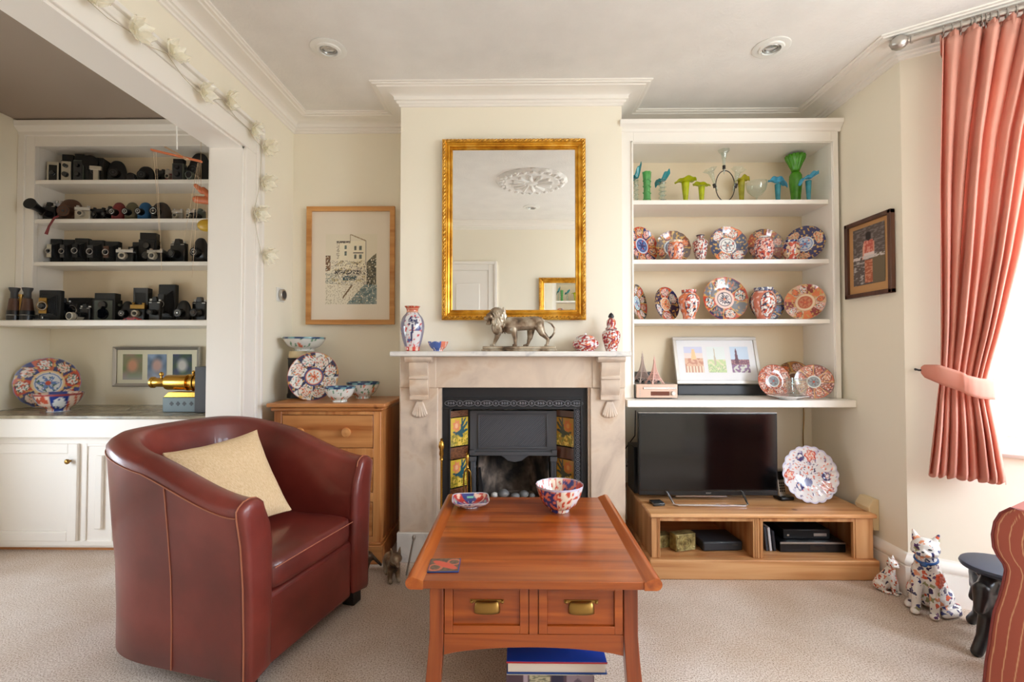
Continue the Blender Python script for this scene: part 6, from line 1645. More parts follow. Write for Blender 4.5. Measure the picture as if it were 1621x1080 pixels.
for i, (px, pxw, hh, c, lb) in enumerate(((1209.5, 4, 831, (60, 66, 76), 'slim dark disc case leaning leftmost in the right compartment'), (1214, 4, 832, (196, 200, 206), 'slim silver disc case leaning in the middle of three'), (1219, 4, 838, (44, 46, 54), 'slim black disc case leaning rightmost of three'))):
    x = at(px, 850, 2.58).x; h = at(1150, hh, 2.6).z - FZ
    t = bxobj('disc_case', lb, 'disc case', x, 2.57, FZ, x + .012, 2.70, FZ + h, plain('disc_case_%s' % ('dark', 'silver', 'black')[i], c, .3), 0, .001); t.rotation_euler = (0, -.10, 0); t.location.z += .002
    t.location.x += .006 + i * .004
a, b = at(1229, 868, 2.56), at(1339, 868, 2.56)
bxobj('disc_player', 'wide low black and silver disc player at the bottom of the right compartment', 'disc player', a.x + .02, 2.56, FZ, b.x, 2.86, at(1150, 858, 2.56).z, M['black'], .0, .003, (('silver_top_edge', (-1, .82, 1, 1.0, .001), M['silver']), ('display', (-.1, .2, .4, .7, .001), M['blackg'])))
z0 = at(1150, 858, 2.56).z + .001
bxobj('set_top_box', 'smaller black set-top box stacked on the disc player', 'set-top box', at(1240, 850, 2.60).x, 2.60, z0, at(1314, 850, 2.60).x, 2.84, at(1150, 838, 2.60).z, M['black'], .0, .003, (('display', (.3, .3, .85, .6, .001), M['silver']), ('button', (-.85, .3, -.75, .5, .002), M['chrome'])))

# wall fittings
p = atx(1381, 812, XR)
t = thing('wall_box', 'cream wedge-shaped plastic box fixed to the right wall beside the media unit', 'wall box', (XR - .001, p.y, at(1150, 834, p.y).z))
h = at(1150, 786, p.y).z - t.location.z
mb = MB(); mb.prism([(0, 0), (0, h), (-.03, h), (-.055, h * .75), (-.03, 0)], -.05, .05, 'xz'); mb.build('body', M['cream'], parent=t, bevel=.003)
t2 = thing('thermostat', 'round steel thermostat on a white plate on the strip of left wall', 'thermostat', atx(443, 467, XL + .001))
mb = MB(); mb.box(0, -.045, -.042, .006, .045, .042); mb.build('wall_plate', M['whitep'], parent=t2, bevel=.002)
mb = MB(); mb.cyl((.006, -.0, 0), (.028, -.0, 0), .034, n=36); mb.build('dial', M['steel'], parent=t2, bevel=.003)
mb = MB(); mb.cyl((.028, 0, 0), (.0295, 0, 0), .024, n=36); mb.build('display', M['grey'], parent=t2)
p = at(995, 736, YB - .001); zs_ = p.z
t = thing('wall_socket', 'white double wall socket low in the right alcove behind the television', 'socket', (BR + .075, YB - .003, zs_ - .04))
mb = MB(); mb.box(-.073, -.008, 0, .073, 0, .086); mb.build('plate', M['whitep'], parent=t, bevel=.002)
mb = MB()
for x in (-.05, .02):
    for (q, r_) in ((0, .055), (-.008, .03), (.014, .03)): mb.box(x + q, -.0095, r_, x + q + .006, -.007, r_ + .010)
mb.build('pin_holes', M['black'], parent=t)
mb = MB(); pts = [at(1272 + .6 * math.sin(k), 646 + k * 9.5, YB - .012) for k in range(9)]; mb.tube(pts, .0028, 6); tag(mb.build('cable', M['brassold'], smooth=True), 'thin brown cable running down the right corner of the alcove', 'cable')
mb = MB(); mb.tube([at(1006, 650, YB - .02), at(1005, 690, YB - .03), (BR + .04, YB - .05, .5), (BR + .03, 3.03, .4), (BR + .05, 3.02, .02)], .0035, 6); tag(mb.build('cable', M['black'], smooth=True), 'black cable dropping behind the left side of the television', 'cable')

# downlights
def down(loc, label):
    t = thing('downlight', label, 'ceiling light', loc); mb = MB()
    mb.lathe([(.086, 0), (.086, -.003), (.078, -.006), (.060, -.005), (.056, -.010), (.044, -.012), (.042, -.006), (.040, -.001)], 48); mb.build('ring', M['whitep'], parent=t, smooth=True, angle=30)
    mb = MB(); mb.lathe([(.040, -.002), (.034, -.009), (.030, -.010), (.028, -.003)], 32); mb.build('inner_ring', M['silver'], parent=t, smooth=True)
    mb = MB(); mb.lathe([(.001, -.004), (.020, -.004), (.028, -.002)], 32); mb.build('lamp', plain('lamp_glass', (206, 206, 206), .1, .6), parent=t, smooth=True); return t
p = atz(520, 77, ZC); dl = down((p.x, p.y, ZC - .0005), 'round white recessed downlight in the ceiling left of the chimney breast')
p = atz(1221, 75, ZC); c = copy_tree(dl); c.location = (p.x, p.y, ZC - .0005); c['label'] = 'round white recessed downlight in the ceiling above the bookcase'
c = copy_tree(dl); c.location = (.14, .5, ZC - .0005); c['label'] = 'round white recessed downlight seen only in the mirror, below the ceiling rose'
# ------------------------------------------------------------------ old cameras in the next room
YC = 3.145
M['cork'] = plain('brown_camera_leather', (84, 54, 38), .5, bstr=.3, bscale=300)
M['olive'] = plain('olive_case_cloth', (104, 98, 74), .6); M['maroon'] = plain('maroon_case_cloth', (122, 44, 46), .6); M['navyc'] = plain('blue_case_cloth', (34, 92, 140), .6); M['brownc'] = plain('dark_brown_case', (58, 48, 42), .6)
M['lens'] = plain('camera_lens_glass', (18, 22, 30), .04, 0, .8); M['palem'] = plain('pale_metal_plate', (196, 188, 172), .4, .4); M['greyc'] = plain('grey_green_case', (92, 98, 90), .6)
def disc(mb, x, z, r0, r1, y0, y1, n=24):
    mb.cyl((x, y0, z), (x, y1, z), r0, r1, n)
def ring_(mb, x, z, r, y, t_): mb.tube([(x + r * math.cos(a), y, z + r * math.sin(a)) for a in [2 * PI * k / 24 for k in range(24)]], t_, 6, closed=True)
def cam_thing(kind, label, px0, px1, pyt, zb, Y=YC, rz=0, body='blackm', trim='silver', name=None, cat='camera', dep=None):
    a, b = at(px0, pyt, Y), at(px1, pyt, Y); w = (b.x - a.x) * .82; h = a.z - zb; c = (a.x + b.x) / 2
    t = thing(name or {'box': 'box_camera', 'tlr': 'twin_lens_camera', 'fold': 'folding_camera', 'slr': 'camera', 'range': 'rangefinder_camera', 'case': 'camera_case', 'lens': 'camera_lens'}[kind], label, cat, (c, Y, zb), math.radians(rz))
    d = dep or min(.10, max(.04, w * .5)); B = M[body]; T = M.get(trim, M[body])
    def bd(nm, fn, mt, bev=0, sm=False):
        mb = MB(); fn(mb); return mb.build(nm, mt, parent=t, bevel=bev, smooth=sm)
    if kind == 'box':
        bd('body', lambda m: m.box(-w / 2, -d / 2, 0, w / 2, d / 2, h), B, .003)
        bd('front_plate', lambda m: [m.box(-w / 2, -d / 2 - .004, 0, -w * .36, -d / 2, h), m.box(w * .36, -d / 2 - .004, 0, w / 2, -d / 2, h), m.box(-w * .36, -d / 2 - .004, h * .86, w * .36, -d / 2, h), m.box(-w * .36, -d / 2 - .004, 0, w * .36, -d / 2, h * .1)], T, .001)
        bd('lens', lambda m: [disc(m, 0, h * .46, w * .22, w * .18, -d / 2, -d / 2 - .012), ring_(m, 0, h * .46, w * .22, -d / 2 - .004, .003)], M['lens'], 0, True)
    elif kind == 'tlr':
        bd('body', lambda m: m.box(-w / 2, -d / 2, 0, w / 2, d / 2, h * .78), B, .003)
        bd('viewing_hood', lambda m: m.box(-w * .46, -d * .4, h * .78, w * .46, d * .4, h), M['black'], .003)
        bd('front_plate', lambda m: m.box(-w * .40, -d / 2 - .005, h * .04, w * .40, -d / 2, h * .74), T, .002)
        for z, r in ((.58, .20), (.28, .26)):
            bd('lens', lambda m: [disc(m, 0, h * z, w * r, w * r * .85, -d / 2 - .005, -d / 2 - .02)], M['lens'], 0, True)
        bd('winding_knob', lambda m: m.cyl((w / 2, 0, h * .6), (w / 2 + .01, 0, h * .6), .009), T, 0, True)
    elif kind == 'fold':
        bd('body', lambda m: m.box(-w / 2, -.012, h * .02, w / 2, .022, h), B, .005)
        bd('bed', lambda m: m.box(-w * .36, -.075, 0, w * .36, -.012, h * .05), M['black'], .001)
        def bel(m):
            for k in range(7):
                f = k / 7; s = 1 - f * .5; m.box(-w * .34 * s, -.016 - f * .045, h * (.5 - .36 * s), w * .34 * s, -.010 - f * .045, h * (.5 + .34 * s))
        bd('bellows', bel, M['black'], .0015)
        bd('lens_board', lambda m: [m.box(-w * .18, -.066, h * .22, w * .18, -.060, h * .72), ring_(m, 0, h * .46, min(w * .24, h * .26), -.069, .0028)], T, .001, True)
        bd('shutter_ring', lambda m: [ring_(m, 0, h * .46, min(w * .2, h * .22), -.071, .0022)], M['silver'], 0, True)
        bd('lens', lambda m: disc(m, 0, h * .46, min(w * .16, h * .2), min(w * .1, h * .12), -.066, -.08), M['lens'], 0, True)
    elif kind == 'range':
        bd('body', lambda m: m.box(-w / 2, -d * .3, 0, w / 2, d * .3, h * .66), B, .006)
        bd('top_plate', lambda m: [m.box(-w / 2, -d * .3, h * .66, w / 2, d * .3, h * .88), m.cyl((-w * .36, 0, h * .88), (-w * .36, 0, h), .009), m.cyl((w * .34, 0, h * .88), (w * .34, 0, h * .97), .011)], T, .002)
        r = min(w * .22, h * .42)
        bd('lens_ring', lambda m: [disc(m, 0, h * .42, r, r * .92, -d * .3, -d * .3 - .022), ring_(m, 0, h * .42, r * .9, -d * .3 - .022, .003)], M['palem'] if trim != 'black' else T, 0, True)
        bd('lens', lambda m: disc(m, 0, h * .42, r * .6, r * .5, -d * .3 - .02, -d * .3 - .027), M['lens'], 0, True)
    elif kind == 'slr':
        bd('body', lambda m: [m.box(-w / 2, -d * .3, 0, w / 2, d * .3, h * .82)], B, .006)
        bd('top_trim', lambda m: [m.box(-w * .48, -d * .31, h * .74, -w * .24, -d * .29, h * .77), m.box(w * .24, -d * .31, h * .74, w * .48, -d * .29, h * .77)], M['silver'])
        bd('prism', lambda m: m.prism([(-w * .24, h * .80), (-w * .15, h), (w * .15, h), (w * .24, h * .80)], -d * .32, d * .2, 'xz'), T if trim != 'silver' else B, .003)
        r = min(w * .26, h * .36)
        bd('lens_barrel', lambda m: [disc(m, 0, h * .36, r, r * .95, -d * .3, -d * .3 - .03), disc(m, 0, h * .36, r * .88, r * .88, -d * .3 - .03, -d * .3 - .045), ring_(m, 0, h * .36, r * .9, -d * .3 - .045, .0025)], T if trim != 'silver' else M['black'], 0, True)
        bd('lens', lambda m: disc(m, 0, h * .36, r * .66, r * .6, -d * .3 - .044, -d * .3 - .048), M['lens'], 0, True)
        bd('dial', lambda m: [m.cyl((-w * .36, 0, h * .82), (-w * .36, 0, h * .91), .010), m.cyl((w * .37, 0, h * .82), (w * .37, 0, h * .89), .008)], M['silver'], 0, True)
    elif kind == 'case':
        def dome(m):
            P = []; nu, nv = 28, 12
            for i in range(nu + 1):
                x = -w / 2 + w * i / nu; e = (1 - abs(2 * i / nu - 1) ** 2.6) ** .5
                for j in range(nv): q = PI * j / (nv - 1); P.append((x, -d * .42 * math.cos(q) * (.35 + .65 * e), max(h * (.35 + .65 * e) * math.sin(q) ** .55, 0)))
            m.grid(P, nu + 1, nv, None, cv=True); n0 = len(m.v) - (nu + 1) * nv; m.f.append(tuple(n0 + q for q in range(nv))); m.f.append(tuple(n0 + nu * nv + q for q in reversed(range(nv))))
        bd('case_body', dome, B, 0, 'all')
        r = min(w * .3, h * .34)
        bd('lens_nose', lambda m: [disc(m, -w * .05, h * .40, r, r * .86, -d * .3, -d * .42 - .03)], B if trim == 'same' else M['black'], 0, True)
        bd('front_ring', lambda m: [ring_(m, -w * .05, h * .40, r * .55, -d * .42 - .03, .0022), disc(m, -w * .05, h * .4, r * .2, r * .2, -d * .42 - .028, -d * .42 - .033)], M['silver'] if trim != 'same' else M['grey'], 0, True)
    elif kind == 'lens':
        r = min(w, h) / 2
        bd('barrel', lambda m: [m.cyl((0, .05, r), (0, 0, r), r * .8), m.cyl((0, 0.001, r), (0, -.04, r), r, r)], B, .002, True)
        bd('glass', lambda m: disc(m, 0, r, r * .8, r * .7, -.039, -.042), M['lens'], 0, True)
        bd('focus_ring', lambda m: m.tube([(r * 1.0 * math.cos(a), -.012, r + r * 1.0 * math.sin(a)) for a in [2 * PI * k / 24 for k in range(24)]], .002, 5, closed=True), M['grey'], 0, True)
    rest(t, zb); return t
z1, z2, z3, z4 = SZ[0], SZ[1], SZ[2], LZ
cam_thing('box', 'cream-faced square box camera, first on the top camera shelf', 81, 100, 260, z1, body='black', trim='palem', rz=12, dep=.07)
cam_thing('tlr', 'tall silver-fronted twin lens camera beside the cream-faced box camera', 101, 121, 247, z1, trim='palem', rz=10, dep=.06)
cam_thing('tlr', 'tall drab grey twin lens camera, the second of the pair on the top shelf', 121, 139, 246, z1, body='greyc', trim='grey', rz=8, dep=.06)
t = cam_thing('box', 'black movie camera with a big round front and cream handle, top shelf', 143, 171, 254, z1, rz=14, trim='black', name='movie_camera', dep=.09)
mb = MB(); mb.cyl((-.02, -.06, .125), (-.02, .05, .125), .045, n=28); mb.build('film_drum', M['black'], parent=t, smooth=True)
mb = MB(); mb.box(.0, -.065, .0, .03, -.05, .09); mb.box(-.02, -.068, .075, .045, -.05, .10); mb.build('handle', M['palem'], parent=t, bevel=.003)
cam_thing('case', 'sloping shiny black camera case in the middle of the top shelf', 171, 202, 255, z1, body='black', trim='same', rz=20)
cam_thing('lens', 'short black round lens lying near the middle of the top shelf', 203, 221, 266, z1, body='black', rz=15)
cam_thing('case', 'low black rounded case right of the short round lens, top shelf', 217, 247, 264, z1, body='blackm', trim='same', rz=12)
cam_thing('range', 'small dark pocket camera left of the maroon and chrome one, top shelf', 246, 262, 268, z1, body='black', trim='black', rz=8)
cam_thing('range', 'small camera with maroon body and chrome trim on the top shelf', 261, 281, 268, z1, body='maroon', trim='silver', rz=-5)
cam_thing('tlr', 'tall grey-green camera in its case under the wooden puppet bar', 274, 295, 253, z1, Y=3.10, body='greyc', trim='grey', rz=5)
cam_thing('lens', 'upright grey-green lens tube behind the puppet strings, top shelf', 298, 313, 256, z1, Y=3.09, body='greyc', rz=0)
bd_ = cam_thing('case', 'large dark blue-black camera bag at the right end of the top shelf', 296, 337, 243, z1, Y=3.18, body='blackm', trim='same', rz=0, name='camera_bag', cat='bag')
mb = MB(); c = at(62, 281, YC); mb.lathe([(.001, 0), (.011, 0), (.012, .008), (.009, .014), (.001, .015)], 16); o = mb.build('lens_cap', M['palem'], orig=(0, 0, 0), smooth=True); o.location = (c.x, YC - .03, z1 + .001); tag(o, 'tiny pale cap at the far left of the top camera shelf', 'lens cap')
# second shelf
t = cam_thing('slr', 'black camera with a long telephoto lens jutting out at the left of the second shelf', 68, 92, 321, z2, Y=3.11, rz=0, body='black')
mb = MB(); T1 = at(47, 322, 2.96) - t.location; T0 = Vector((-.005, -.03, .045)); mb.tube([T0, T0 + (T1 - T0) * .45, T0 + (T1 - T0) * .7, T0 + (T1 - T0) * .92, T1], [.020, .022, .026, .033, .036], 20); mb.build('telephoto_lens', M['black'], parent=t, smooth=True, angle=50)
cam_thing('range', 'chrome topped camera just behind the telephoto camera, second shelf', 86, 103, 318, z2, Y=3.19, trim='chrome', rz=-5)
t = cam_thing('case', 'brown patterned camera case with a hanging strap on the second shelf', 92, 134, 316, z2, body='cork', trim='same', rz=10)
mb = MB(); e = at(86, 345, 3.03) - t.location; f = at(73, 371, 3.02) - t.location; rr_ = Matrix.Rotation(-math.radians(10), 3, 'Z'); p0 = Vector((-.06, -.05, .01)); e = rr_ @ e; f = rr_ @ f
mb.tube([p0, e + Vector((.02, .0, .012)), e, (e + f) / 2 + Vector((-.006, 0, 0)), f], [.005, .006, .006, .006, .009], 8); mb.build('strap', M['maroon'], parent=t, smooth=True)
cam_thing('range', 'white-fronted chrome camera with large lens beside the brown patterned case', 119, 146, 326, z2, Y=3.11, body='palem', trim='chrome', rz=8)
cam_thing('range', 'flat black camera between the white-fronted one and the maroon case', 144, 171, 329, z2, body='black', trim='black', rz=-6)
cam_thing('slr', 'small black and chrome camera tight against the maroon domed case', 168, 183, 327, z2, trim='silver', rz=0, body='black')
for (px0, px1, col_, lb, dp) in ((178, 201, 'maroon', 'maroon domed camera case, leftmost of four in a row', .08), (199, 222, 'olive', 'olive domed camera case, second of four in a row', .09), (220, 243, 'navyc', 'bright blue domed camera case on the second shelf', .10), (241, 272, 'brownc', 'striped dark brown domed case, rightmost of four in a row', .11)):
    cam_thing('case', lb, px0, px1, 321, z2, Y=3.135 + (px0 % 3) * .0, body=col_, trim='black', rz=4, dep=dp)
cam_thing('range', 'chrome camera just right of the striped dark brown domed case', 272, 292, 331, z2, trim='chrome', body='silver', rz=0)
cam_thing('range', 'small chrome and dark camera second from the right on the second shelf', 295, 311, 331, z2, trim='chrome', rz=0)
cam_thing('slr', 'small grey-green camera third shelf-mate of the two chrome ones, by the pillar', 309, 327, 331, z2, body='greyc', trim='silver', rz=0)
# third shelf
fl = [(81, 101, 379, 'tall black folding camera with a bright lens ring, first on the third shelf', 'palem'), (101, 122, 380, 'black folding camera with dull lens ring, second on the third shelf', 'grey'), (119, 144, 378, 'black folding camera with a dark square front, third on the third shelf', 'black'),
      (142, 168, 381, 'black folding camera with pointed grey lens board, fourth on the third shelf', 'grey'), (167, 192, 383, 'black folding camera with coppery lens fittings, fifth on the third shelf', 'cork')]
for i, (a, b, y, lb, tr) in enumerate(fl): cam_thing('fold', lb, a, b, y, z3, Y=3.17, trim=tr, rz=6)
cam_thing('range', 'small silver camera with a broad white lens ring on the third shelf', 184, 215, 393, z3, Y=3.10, trim='chrome', body='black', rz=5)
cam_thing('fold', 'squat black camera leaning against the tallest one on the third shelf', 210, 226, 384, z3, Y=3.20, trim='black')
cam_thing('tlr', 'tallest black hooded camera on the third shelf', 222, 253, 370, z3, Y=3.20, body='blackm', trim='black', rz=10)
cam_thing('range', 'black and chrome camera in front of the tallest one, third shelf', 232, 264, 394, z3, Y=3.09, trim='silver', body='black', rz=-6)
cam_thing('slr', 'black camera with stepped top beneath the puppet strings, third shelf', 268, 300, 379, z3, body='black', rz=-10)
cam_thing('case', 'round-topped black camera at the right end of the third shelf', 302, 334, 377, z3, body='black', trim='black', rz=-8, name='camera', cat='camera')
mb = MB(); c = at(264, 396, YC); 
cam_thing('range', 'low black camera between the chrome one and the stepped one, third shelf', 253, 275, 396, z3, Y=3.19, body='black', trim='black')
# deep shelf
Yd = 3.06
bn0 = at(9, 456, Yd - .03); zb = z4
t = thing('binoculars', 'large brass and leather binoculars standing at the left end of the deep shelf', 'binoculars', (at(33, 480, 2.955).x, 2.955, z4), .05)
hb = at(30, 456, 2.955).z - z4
for k, x in enumerate((-.039, .039)):
    mb = MB(); mb.lathe([(.001, 0), (.036, 0), (.036, .006), (.034, hb * .28), (.033, hb * .3)], 24, (x, 0, 0)); mb.build('objective_barrel', M['black'], parent=t, smooth=True)
    mb = MB(); mb.lathe([(.033, hb * .3), (.031, hb * .34), (.024, hb * .66), (.022, hb * .67)], 24, (x, 0, 0)); mb.build('leather_barrel', M['cork'], parent=t, smooth=True)
    mb = MB(); mb.lathe([(.022, hb * .67), (.018, hb * .7), (.018, hb * .86), (.026, hb * .95), (.027, hb), (.001, hb)], 24, (x, 0, 0)); mb.build('eyepiece', M['grey'], parent=t, smooth=True)
    mb = MB(); mb.tube([(x + .0345 * math.cos(a), .0345 * math.sin(a), hb * .16) for a in [2 * PI * q / 24 for q in range(24)]], .0022, 6, closed=True); mb.build('band', M['silver'], parent=t, smooth=True)
mb = MB(); mb.cyl((0, 0, hb * .1), (0, 0, hb * .8), .008); mb.box(-.045, -.005, hb * .62, .045, .005, hb * .66); mb.box(-.045, -.005, hb * .18, .045, .005, hb * .22); mb.cyl((0, 0, hb * .72), (0, 0, hb * .8), .013); mb.build('bridge', M['brassold'], parent=t, smooth=True)
rest(t, z4)
bxobj('lighter', 'small flat silver object lying in front of the brass and wood camera', 'gadget', at(45, 500, 2.99).x, 2.985, z4 + .001, at(70, 500, 2.99).x, 3.01, at(150, 499.5, 2.99).z + .004, M['silver'], -.1, .002)
cam_thing('fold', 'large wood and brass folding camera, first behind the binoculars', 63, 100, 460, z4, Y=3.0, body='blackm', trim='brassold', rz=8)
cam_thing('slr', 'bulky black camera between the wood and brass one and the pale ringed one', 86, 114, 472, z4, Y=3.10, body='black', trim='grey', rz=15)
cam_thing('fold', 'wide black folding camera behind the white ringed little camera', 106, 152, 472, z4, Y=3.17, trim='grey', rz=0)
cam_thing('lens', 'tiny camera lens with a broad white ring at the shelf edge', 112, 127, 493, z4, Y=2.97, body='palem', rz=-5)
cam_thing('slr', 'black camera with bright knob just right of the white ringed lens', 127, 146, 482, z4, Y=3.02, body='black', trim='silver')
cam_thing('tlr', 'tall black camera with square top left of the red model car', 151, 191, 465, z4, Y=3.15, body='blackm', trim='greyc', rz=5)
cam_thing('case', 'low rounded black camera behind the red model car', 190, 215, 477, z4, Y=3.15, body='black', trim='black', name='camera')
cam_thing('range', 'black and brass camera behind the right end of the red model car', 206, 234, 479, z4, Y=3.12, body='black', trim='brassold')
cam_thing('box', 'camera with a raised square framed screen on the deep shelf', 214, 240, 457, z4, Y=3.20, body='blackm', trim='grey', rz=6, name='plate_camera')
cam_thing('slr', 'black camera with gleaming lens right of the square framed one', 236, 257, 470, z4, Y=3.07, body='black', trim='silver', rz=5)
cam_thing('fold', 'tallest camera of the deep shelf, with black ridged bellows', 250, 283, 451, z4, Y=3.19, trim='black', rz=0)
cam_thing('case', 'rounded black camera with chrome side strip near the right of the deep shelf', 277, 306, 476, z4, Y=3.12, body='black', trim='black', name='camera', rz=-4)
cam_thing('slr', 'last black camera at the right end of the deep shelf', 303, 332, 471, z4, Y=3.15, body='black', trim='grey', rz=-8)
t = thing('model_car', 'small red model car at the front edge of the deep camera shelf', 'toy car', (at(210, 500, 2.99).x, 2.99, z4 + .001), .05); w = .046
mb = MB(); mb.prism([(-w, .004), (-w, .012), (-w * .6, .016), (-w * .3, .024), (w * .25, .024), (w * .6, .016), (w, .013), (w, .004)], -.016, .016, 'xz'); mb.build('car_body', M['red'], parent=t, bevel=.002)
mb = MB(); mb.prism([(-w * .45, .0165), (-w * .26, .022), (w * .2, .022), (w * .42, .0165)], -.0165, .0165, 'xz'); mb.build('windows', M['lens'], parent=t)
for x in (-w * .6, w * .6):
    for y in (-.016, .016): mb = MB(); mb.cyl((x, y - .002, .006), (x, y + .002, .006), .006, n=14); mb.build('wheel', M['black'], parent=t, smooth=True)
rest(t, z4)

# photo frame on the back wall of the next room
yq = YO - .015; a, b = at(182, 549, yq), at(318, 612, yq); w = b.x - a.x; h = a.z - b.z
t = thing('photo_frame', 'silver frame of three blurry family photographs on the next room wall', 'picture frame', ((a.x + b.x) / 2, yq, b.z))
frame_part(a.x, b.x, b.z, a.z, .022, yq, [(0, 0), (0, .018), (.2, .022), (1, .012), (1, 0)], M['silver'], t)
mb = MB(); mb.box(a.x + .02, yq - .006, b.z + .02, b.x - .02, yq - .001, a.z - .02); P_('mount', mb, plain('ivory_mount', (228, 222, 196), .7), t)
def blur(k):
    pal = (((150, 130, 110), (206, 150, 120), (120, 136, 90), (190, 186, 200)), ((150, 170, 200), (196, 160, 150), (90, 110, 130), (214, 200, 206)), ((66, 90, 62), (206, 202, 196), (70, 74, 110), (110, 130, 96)))[k]
    def f(u, v):
        n = N(u * 2.5, v * 3.5, k + 2); m_ = .5 + .5 * max(-1, min(1, n * 2)); c = [pal[0][q] * (1 - m_) + pal[2][q] * m_ for q in range(3)]
        e = max(0, 1 - math.hypot((u - .5) / .36, (v - .56) / .34)) ; e = min(1, e * 1.8); c = [c[q] * (1 - e) + pal[1][q] * e for q in range(3)]
        g = max(0, .4 - v) * 1.6; return tuple(c[q] * (1 - g) + pal[3][q] * g for q in range(3))
    return f
for k, (u0, u1) in enumerate(((.105, .33), (.39, .61), (.68, .90))):
    mb = MB(); painted_panel(mb, (a.x + w * u0, yq - .0075, b.z + h * .17), (w * (u1 - u0), 0, 0), (0, 0, h * .64), 30, 40, blur(k)); P_('photograph', mb, M['print'], t)

# magic lantern
Ym = 2.93; c0 = at(266, 650, Ym - .05)
t = thing('magic_lantern', 'antique brass barrelled projector on a grey pierced base, on the mottled counter', 'projector', (at(296, 645, Ym).x, Ym, CZ + .001))
def lx(px): return at(px, 620, Ym).x - t.location.x
def lzz(py): return at(290, py, Ym).z - CZ - .001
mb = MB(); mb.box(lx(267), -.05, 0, lx(330), .06, lzz(628)); mb.build('base', plain('grey_blue_metal', (92, 100, 100), .45, .5), parent=t, bevel=.003)
mb = MB(); mb.prism([(lx(267), lzz(628)), (lx(275), lzz(620)), (lx(330), lzz(620)), (lx(330), lzz(628))], -.045, .05, 'xz'); mb.build('brass_cradle', M['brass'], parent=t, bevel=.002)
mb = MB()
for px in (281, 291, 301, 312):
    x = lx(px); z = lzz(638)
    for (dx, dz) in ((-.006, 0), (.006, 0), (0, .008)): mb.cyl((x + dx, -.0515, z + dz), (x + dx, -.049, z + dz), .006, n=12)
    mb.prism([(x, z + .004), (x - .005, z - .012), (x + .005, z - .012)], -.0515, -.049, 'xz')
mb.build('club_piercings', M['black'], parent=t)
zc_ = lzz(605.5); mb = MB(); mb.M = Matrix.Translation((lx(240), 0, zc_)) @ Matrix.Rotation(PI / 2, 4, 'Y'); L1 = lx(330) - lx(240)
k = L1 / 90.0
mb.lathe([(.001, 0), (.030, 0), (.034, .003), (.034, 4 * k), (.028, 5 * k), (.028, 22 * k), (.031, 23 * k), (.044, 25 * k), (.046, 27 * k), (.046, 57 * k), (.050, 58 * k), (.050, 60 * k), (.038, 61 * k), (.038, 67 * k), (.054, 68 * k), (.054, 71 * k), (.048, 72 * k), (.048, 90 * k), (.001, 90 * k)], 40)
mb.build('barrel', M['brass'], parent=t, smooth=True, angle=40)
mb = MB(); mb.cyl((lx(257), -.01, zc_ + .025), (lx(257), -.01, zc_ + .045), .006); mb.ell((lx(257), -.01, zc_ + .050), (.014, .009, .014)); mb.ell((lx(308), -.01, zc_ + .060), (.010, .01, .014)); mb.build('focus_knob', M['brass'], parent=t, smooth=True)
mb = MB(); mb.box(lx(321), -.075, 0, lx(329) + .05, .085, lzz(580)); mb.build('lamp_house', M['leg_dark'], parent=t, bevel=.002)

# puppet bar and strings under the beam (puppet itself not built)
Yp = 2.24; P0 = at(240, 237.5, Yp); P1 = at(319, 256, Yp); Q0 = at(262, 233, Yp + .10); Q1 = at(297, 252, Yp - .02); hang = at(279, 237, Yp)
XA = at(279, 200, Yp).x
t = thing('puppet_control_bar', 'orange wooden crossed puppet bar with thin strings hanging in the wide opening', 'puppet bar', at(280, 246, Yp))
def barbox(p, q, w, h_):
    mb = MB(); p = Vector(p); q = Vector(q); d = (q - p); m = d.to_track_quat('X', 'Z').to_matrix().to_4x4(); mb.M = Matrix.Translation(p) @ m; mb.box(0, -w, -h_, d.length, w, h_); return mb
M['oran'] = plain('orange_stained_wood', (196, 108, 66), .5); barbox(P0, P1, .008, .004).build('long_bar', M['oran'], parent=t, rel=t.location, bevel=.001)
barbox(Q0, Q1, .006, .003).build('cross_bar', plain('pale_wood_strip', (186, 150, 116), .5), parent=t, rel=t.location, bevel=.001)
mb = MB(); tp_ = Vector((hang.x, Yp, 2.212)); mb.tube([tp_, hang + Vector((.004, 0, .0))], .0028, 6); P_('hanging_cord', mb, M['whitep'], t)
thr = plain('string', (206, 176, 140), .8)
for (px, py, ex, ey) in ((243, 240, 252, 372), (247, 241, 256, 430), (313, 258, 290, 385), (314, 258, 300, 400), (316, 258, 304, 440)):
    mb = MB(); s0 = at(px, py, Yp); s1 = at(ex, ey, Yp); mb.tube([s0, (s0 + s1) / 2 + Vector((.002, 0, 0)), s1], .0007, 4); P_('puppet_string', mb, thr, t)
# second hanging piece half hidden behind the pillar
t = thing('hanging_wooden_puppet', 'orange and yellow wooden puppet mostly hidden behind the white pillar', 'puppet', at(322, 310, 2.62))
mb = MB(); a = at(312, 300, 2.62); b = at(330, 306, 2.62)
mb.cap(at(310, 294, 2.62), .012, at(320, 303, 2.62), .016); mb.cap(at(311, 316, 2.62), .020, at(331, 318, 2.62), .022); mb.cap(at(322, 300, 2.62), .014, at(334, 312, 2.62), .02)
organic('wooden_arm', mb, M['oran'], .004, parent=t); t2 = bpy.data.objects['wooden_arm']; t2.data.transform(Matrix.Translation(-t.location))
mb = MB(); c = at(327, 357, 2.62); mb.ell(c, (.050, .03, .034)); P_('yellow_foot', mb, plain('yellow_painted_wood', (196, 156, 44), .4), t, smooth=True)
mb = MB(); mb.tube([at(318, 246, 2.62), at(318, 300, 2.62)], .0012, 4); mb.tube([at(326, 318, 2.62), c], .0012, 4); mb.tube([at(318, 246, 2.62), (at(318, 246, 2.62).x, 2.62, ZC - .001)], .0012, 4); P_('string', mb, thr, t)

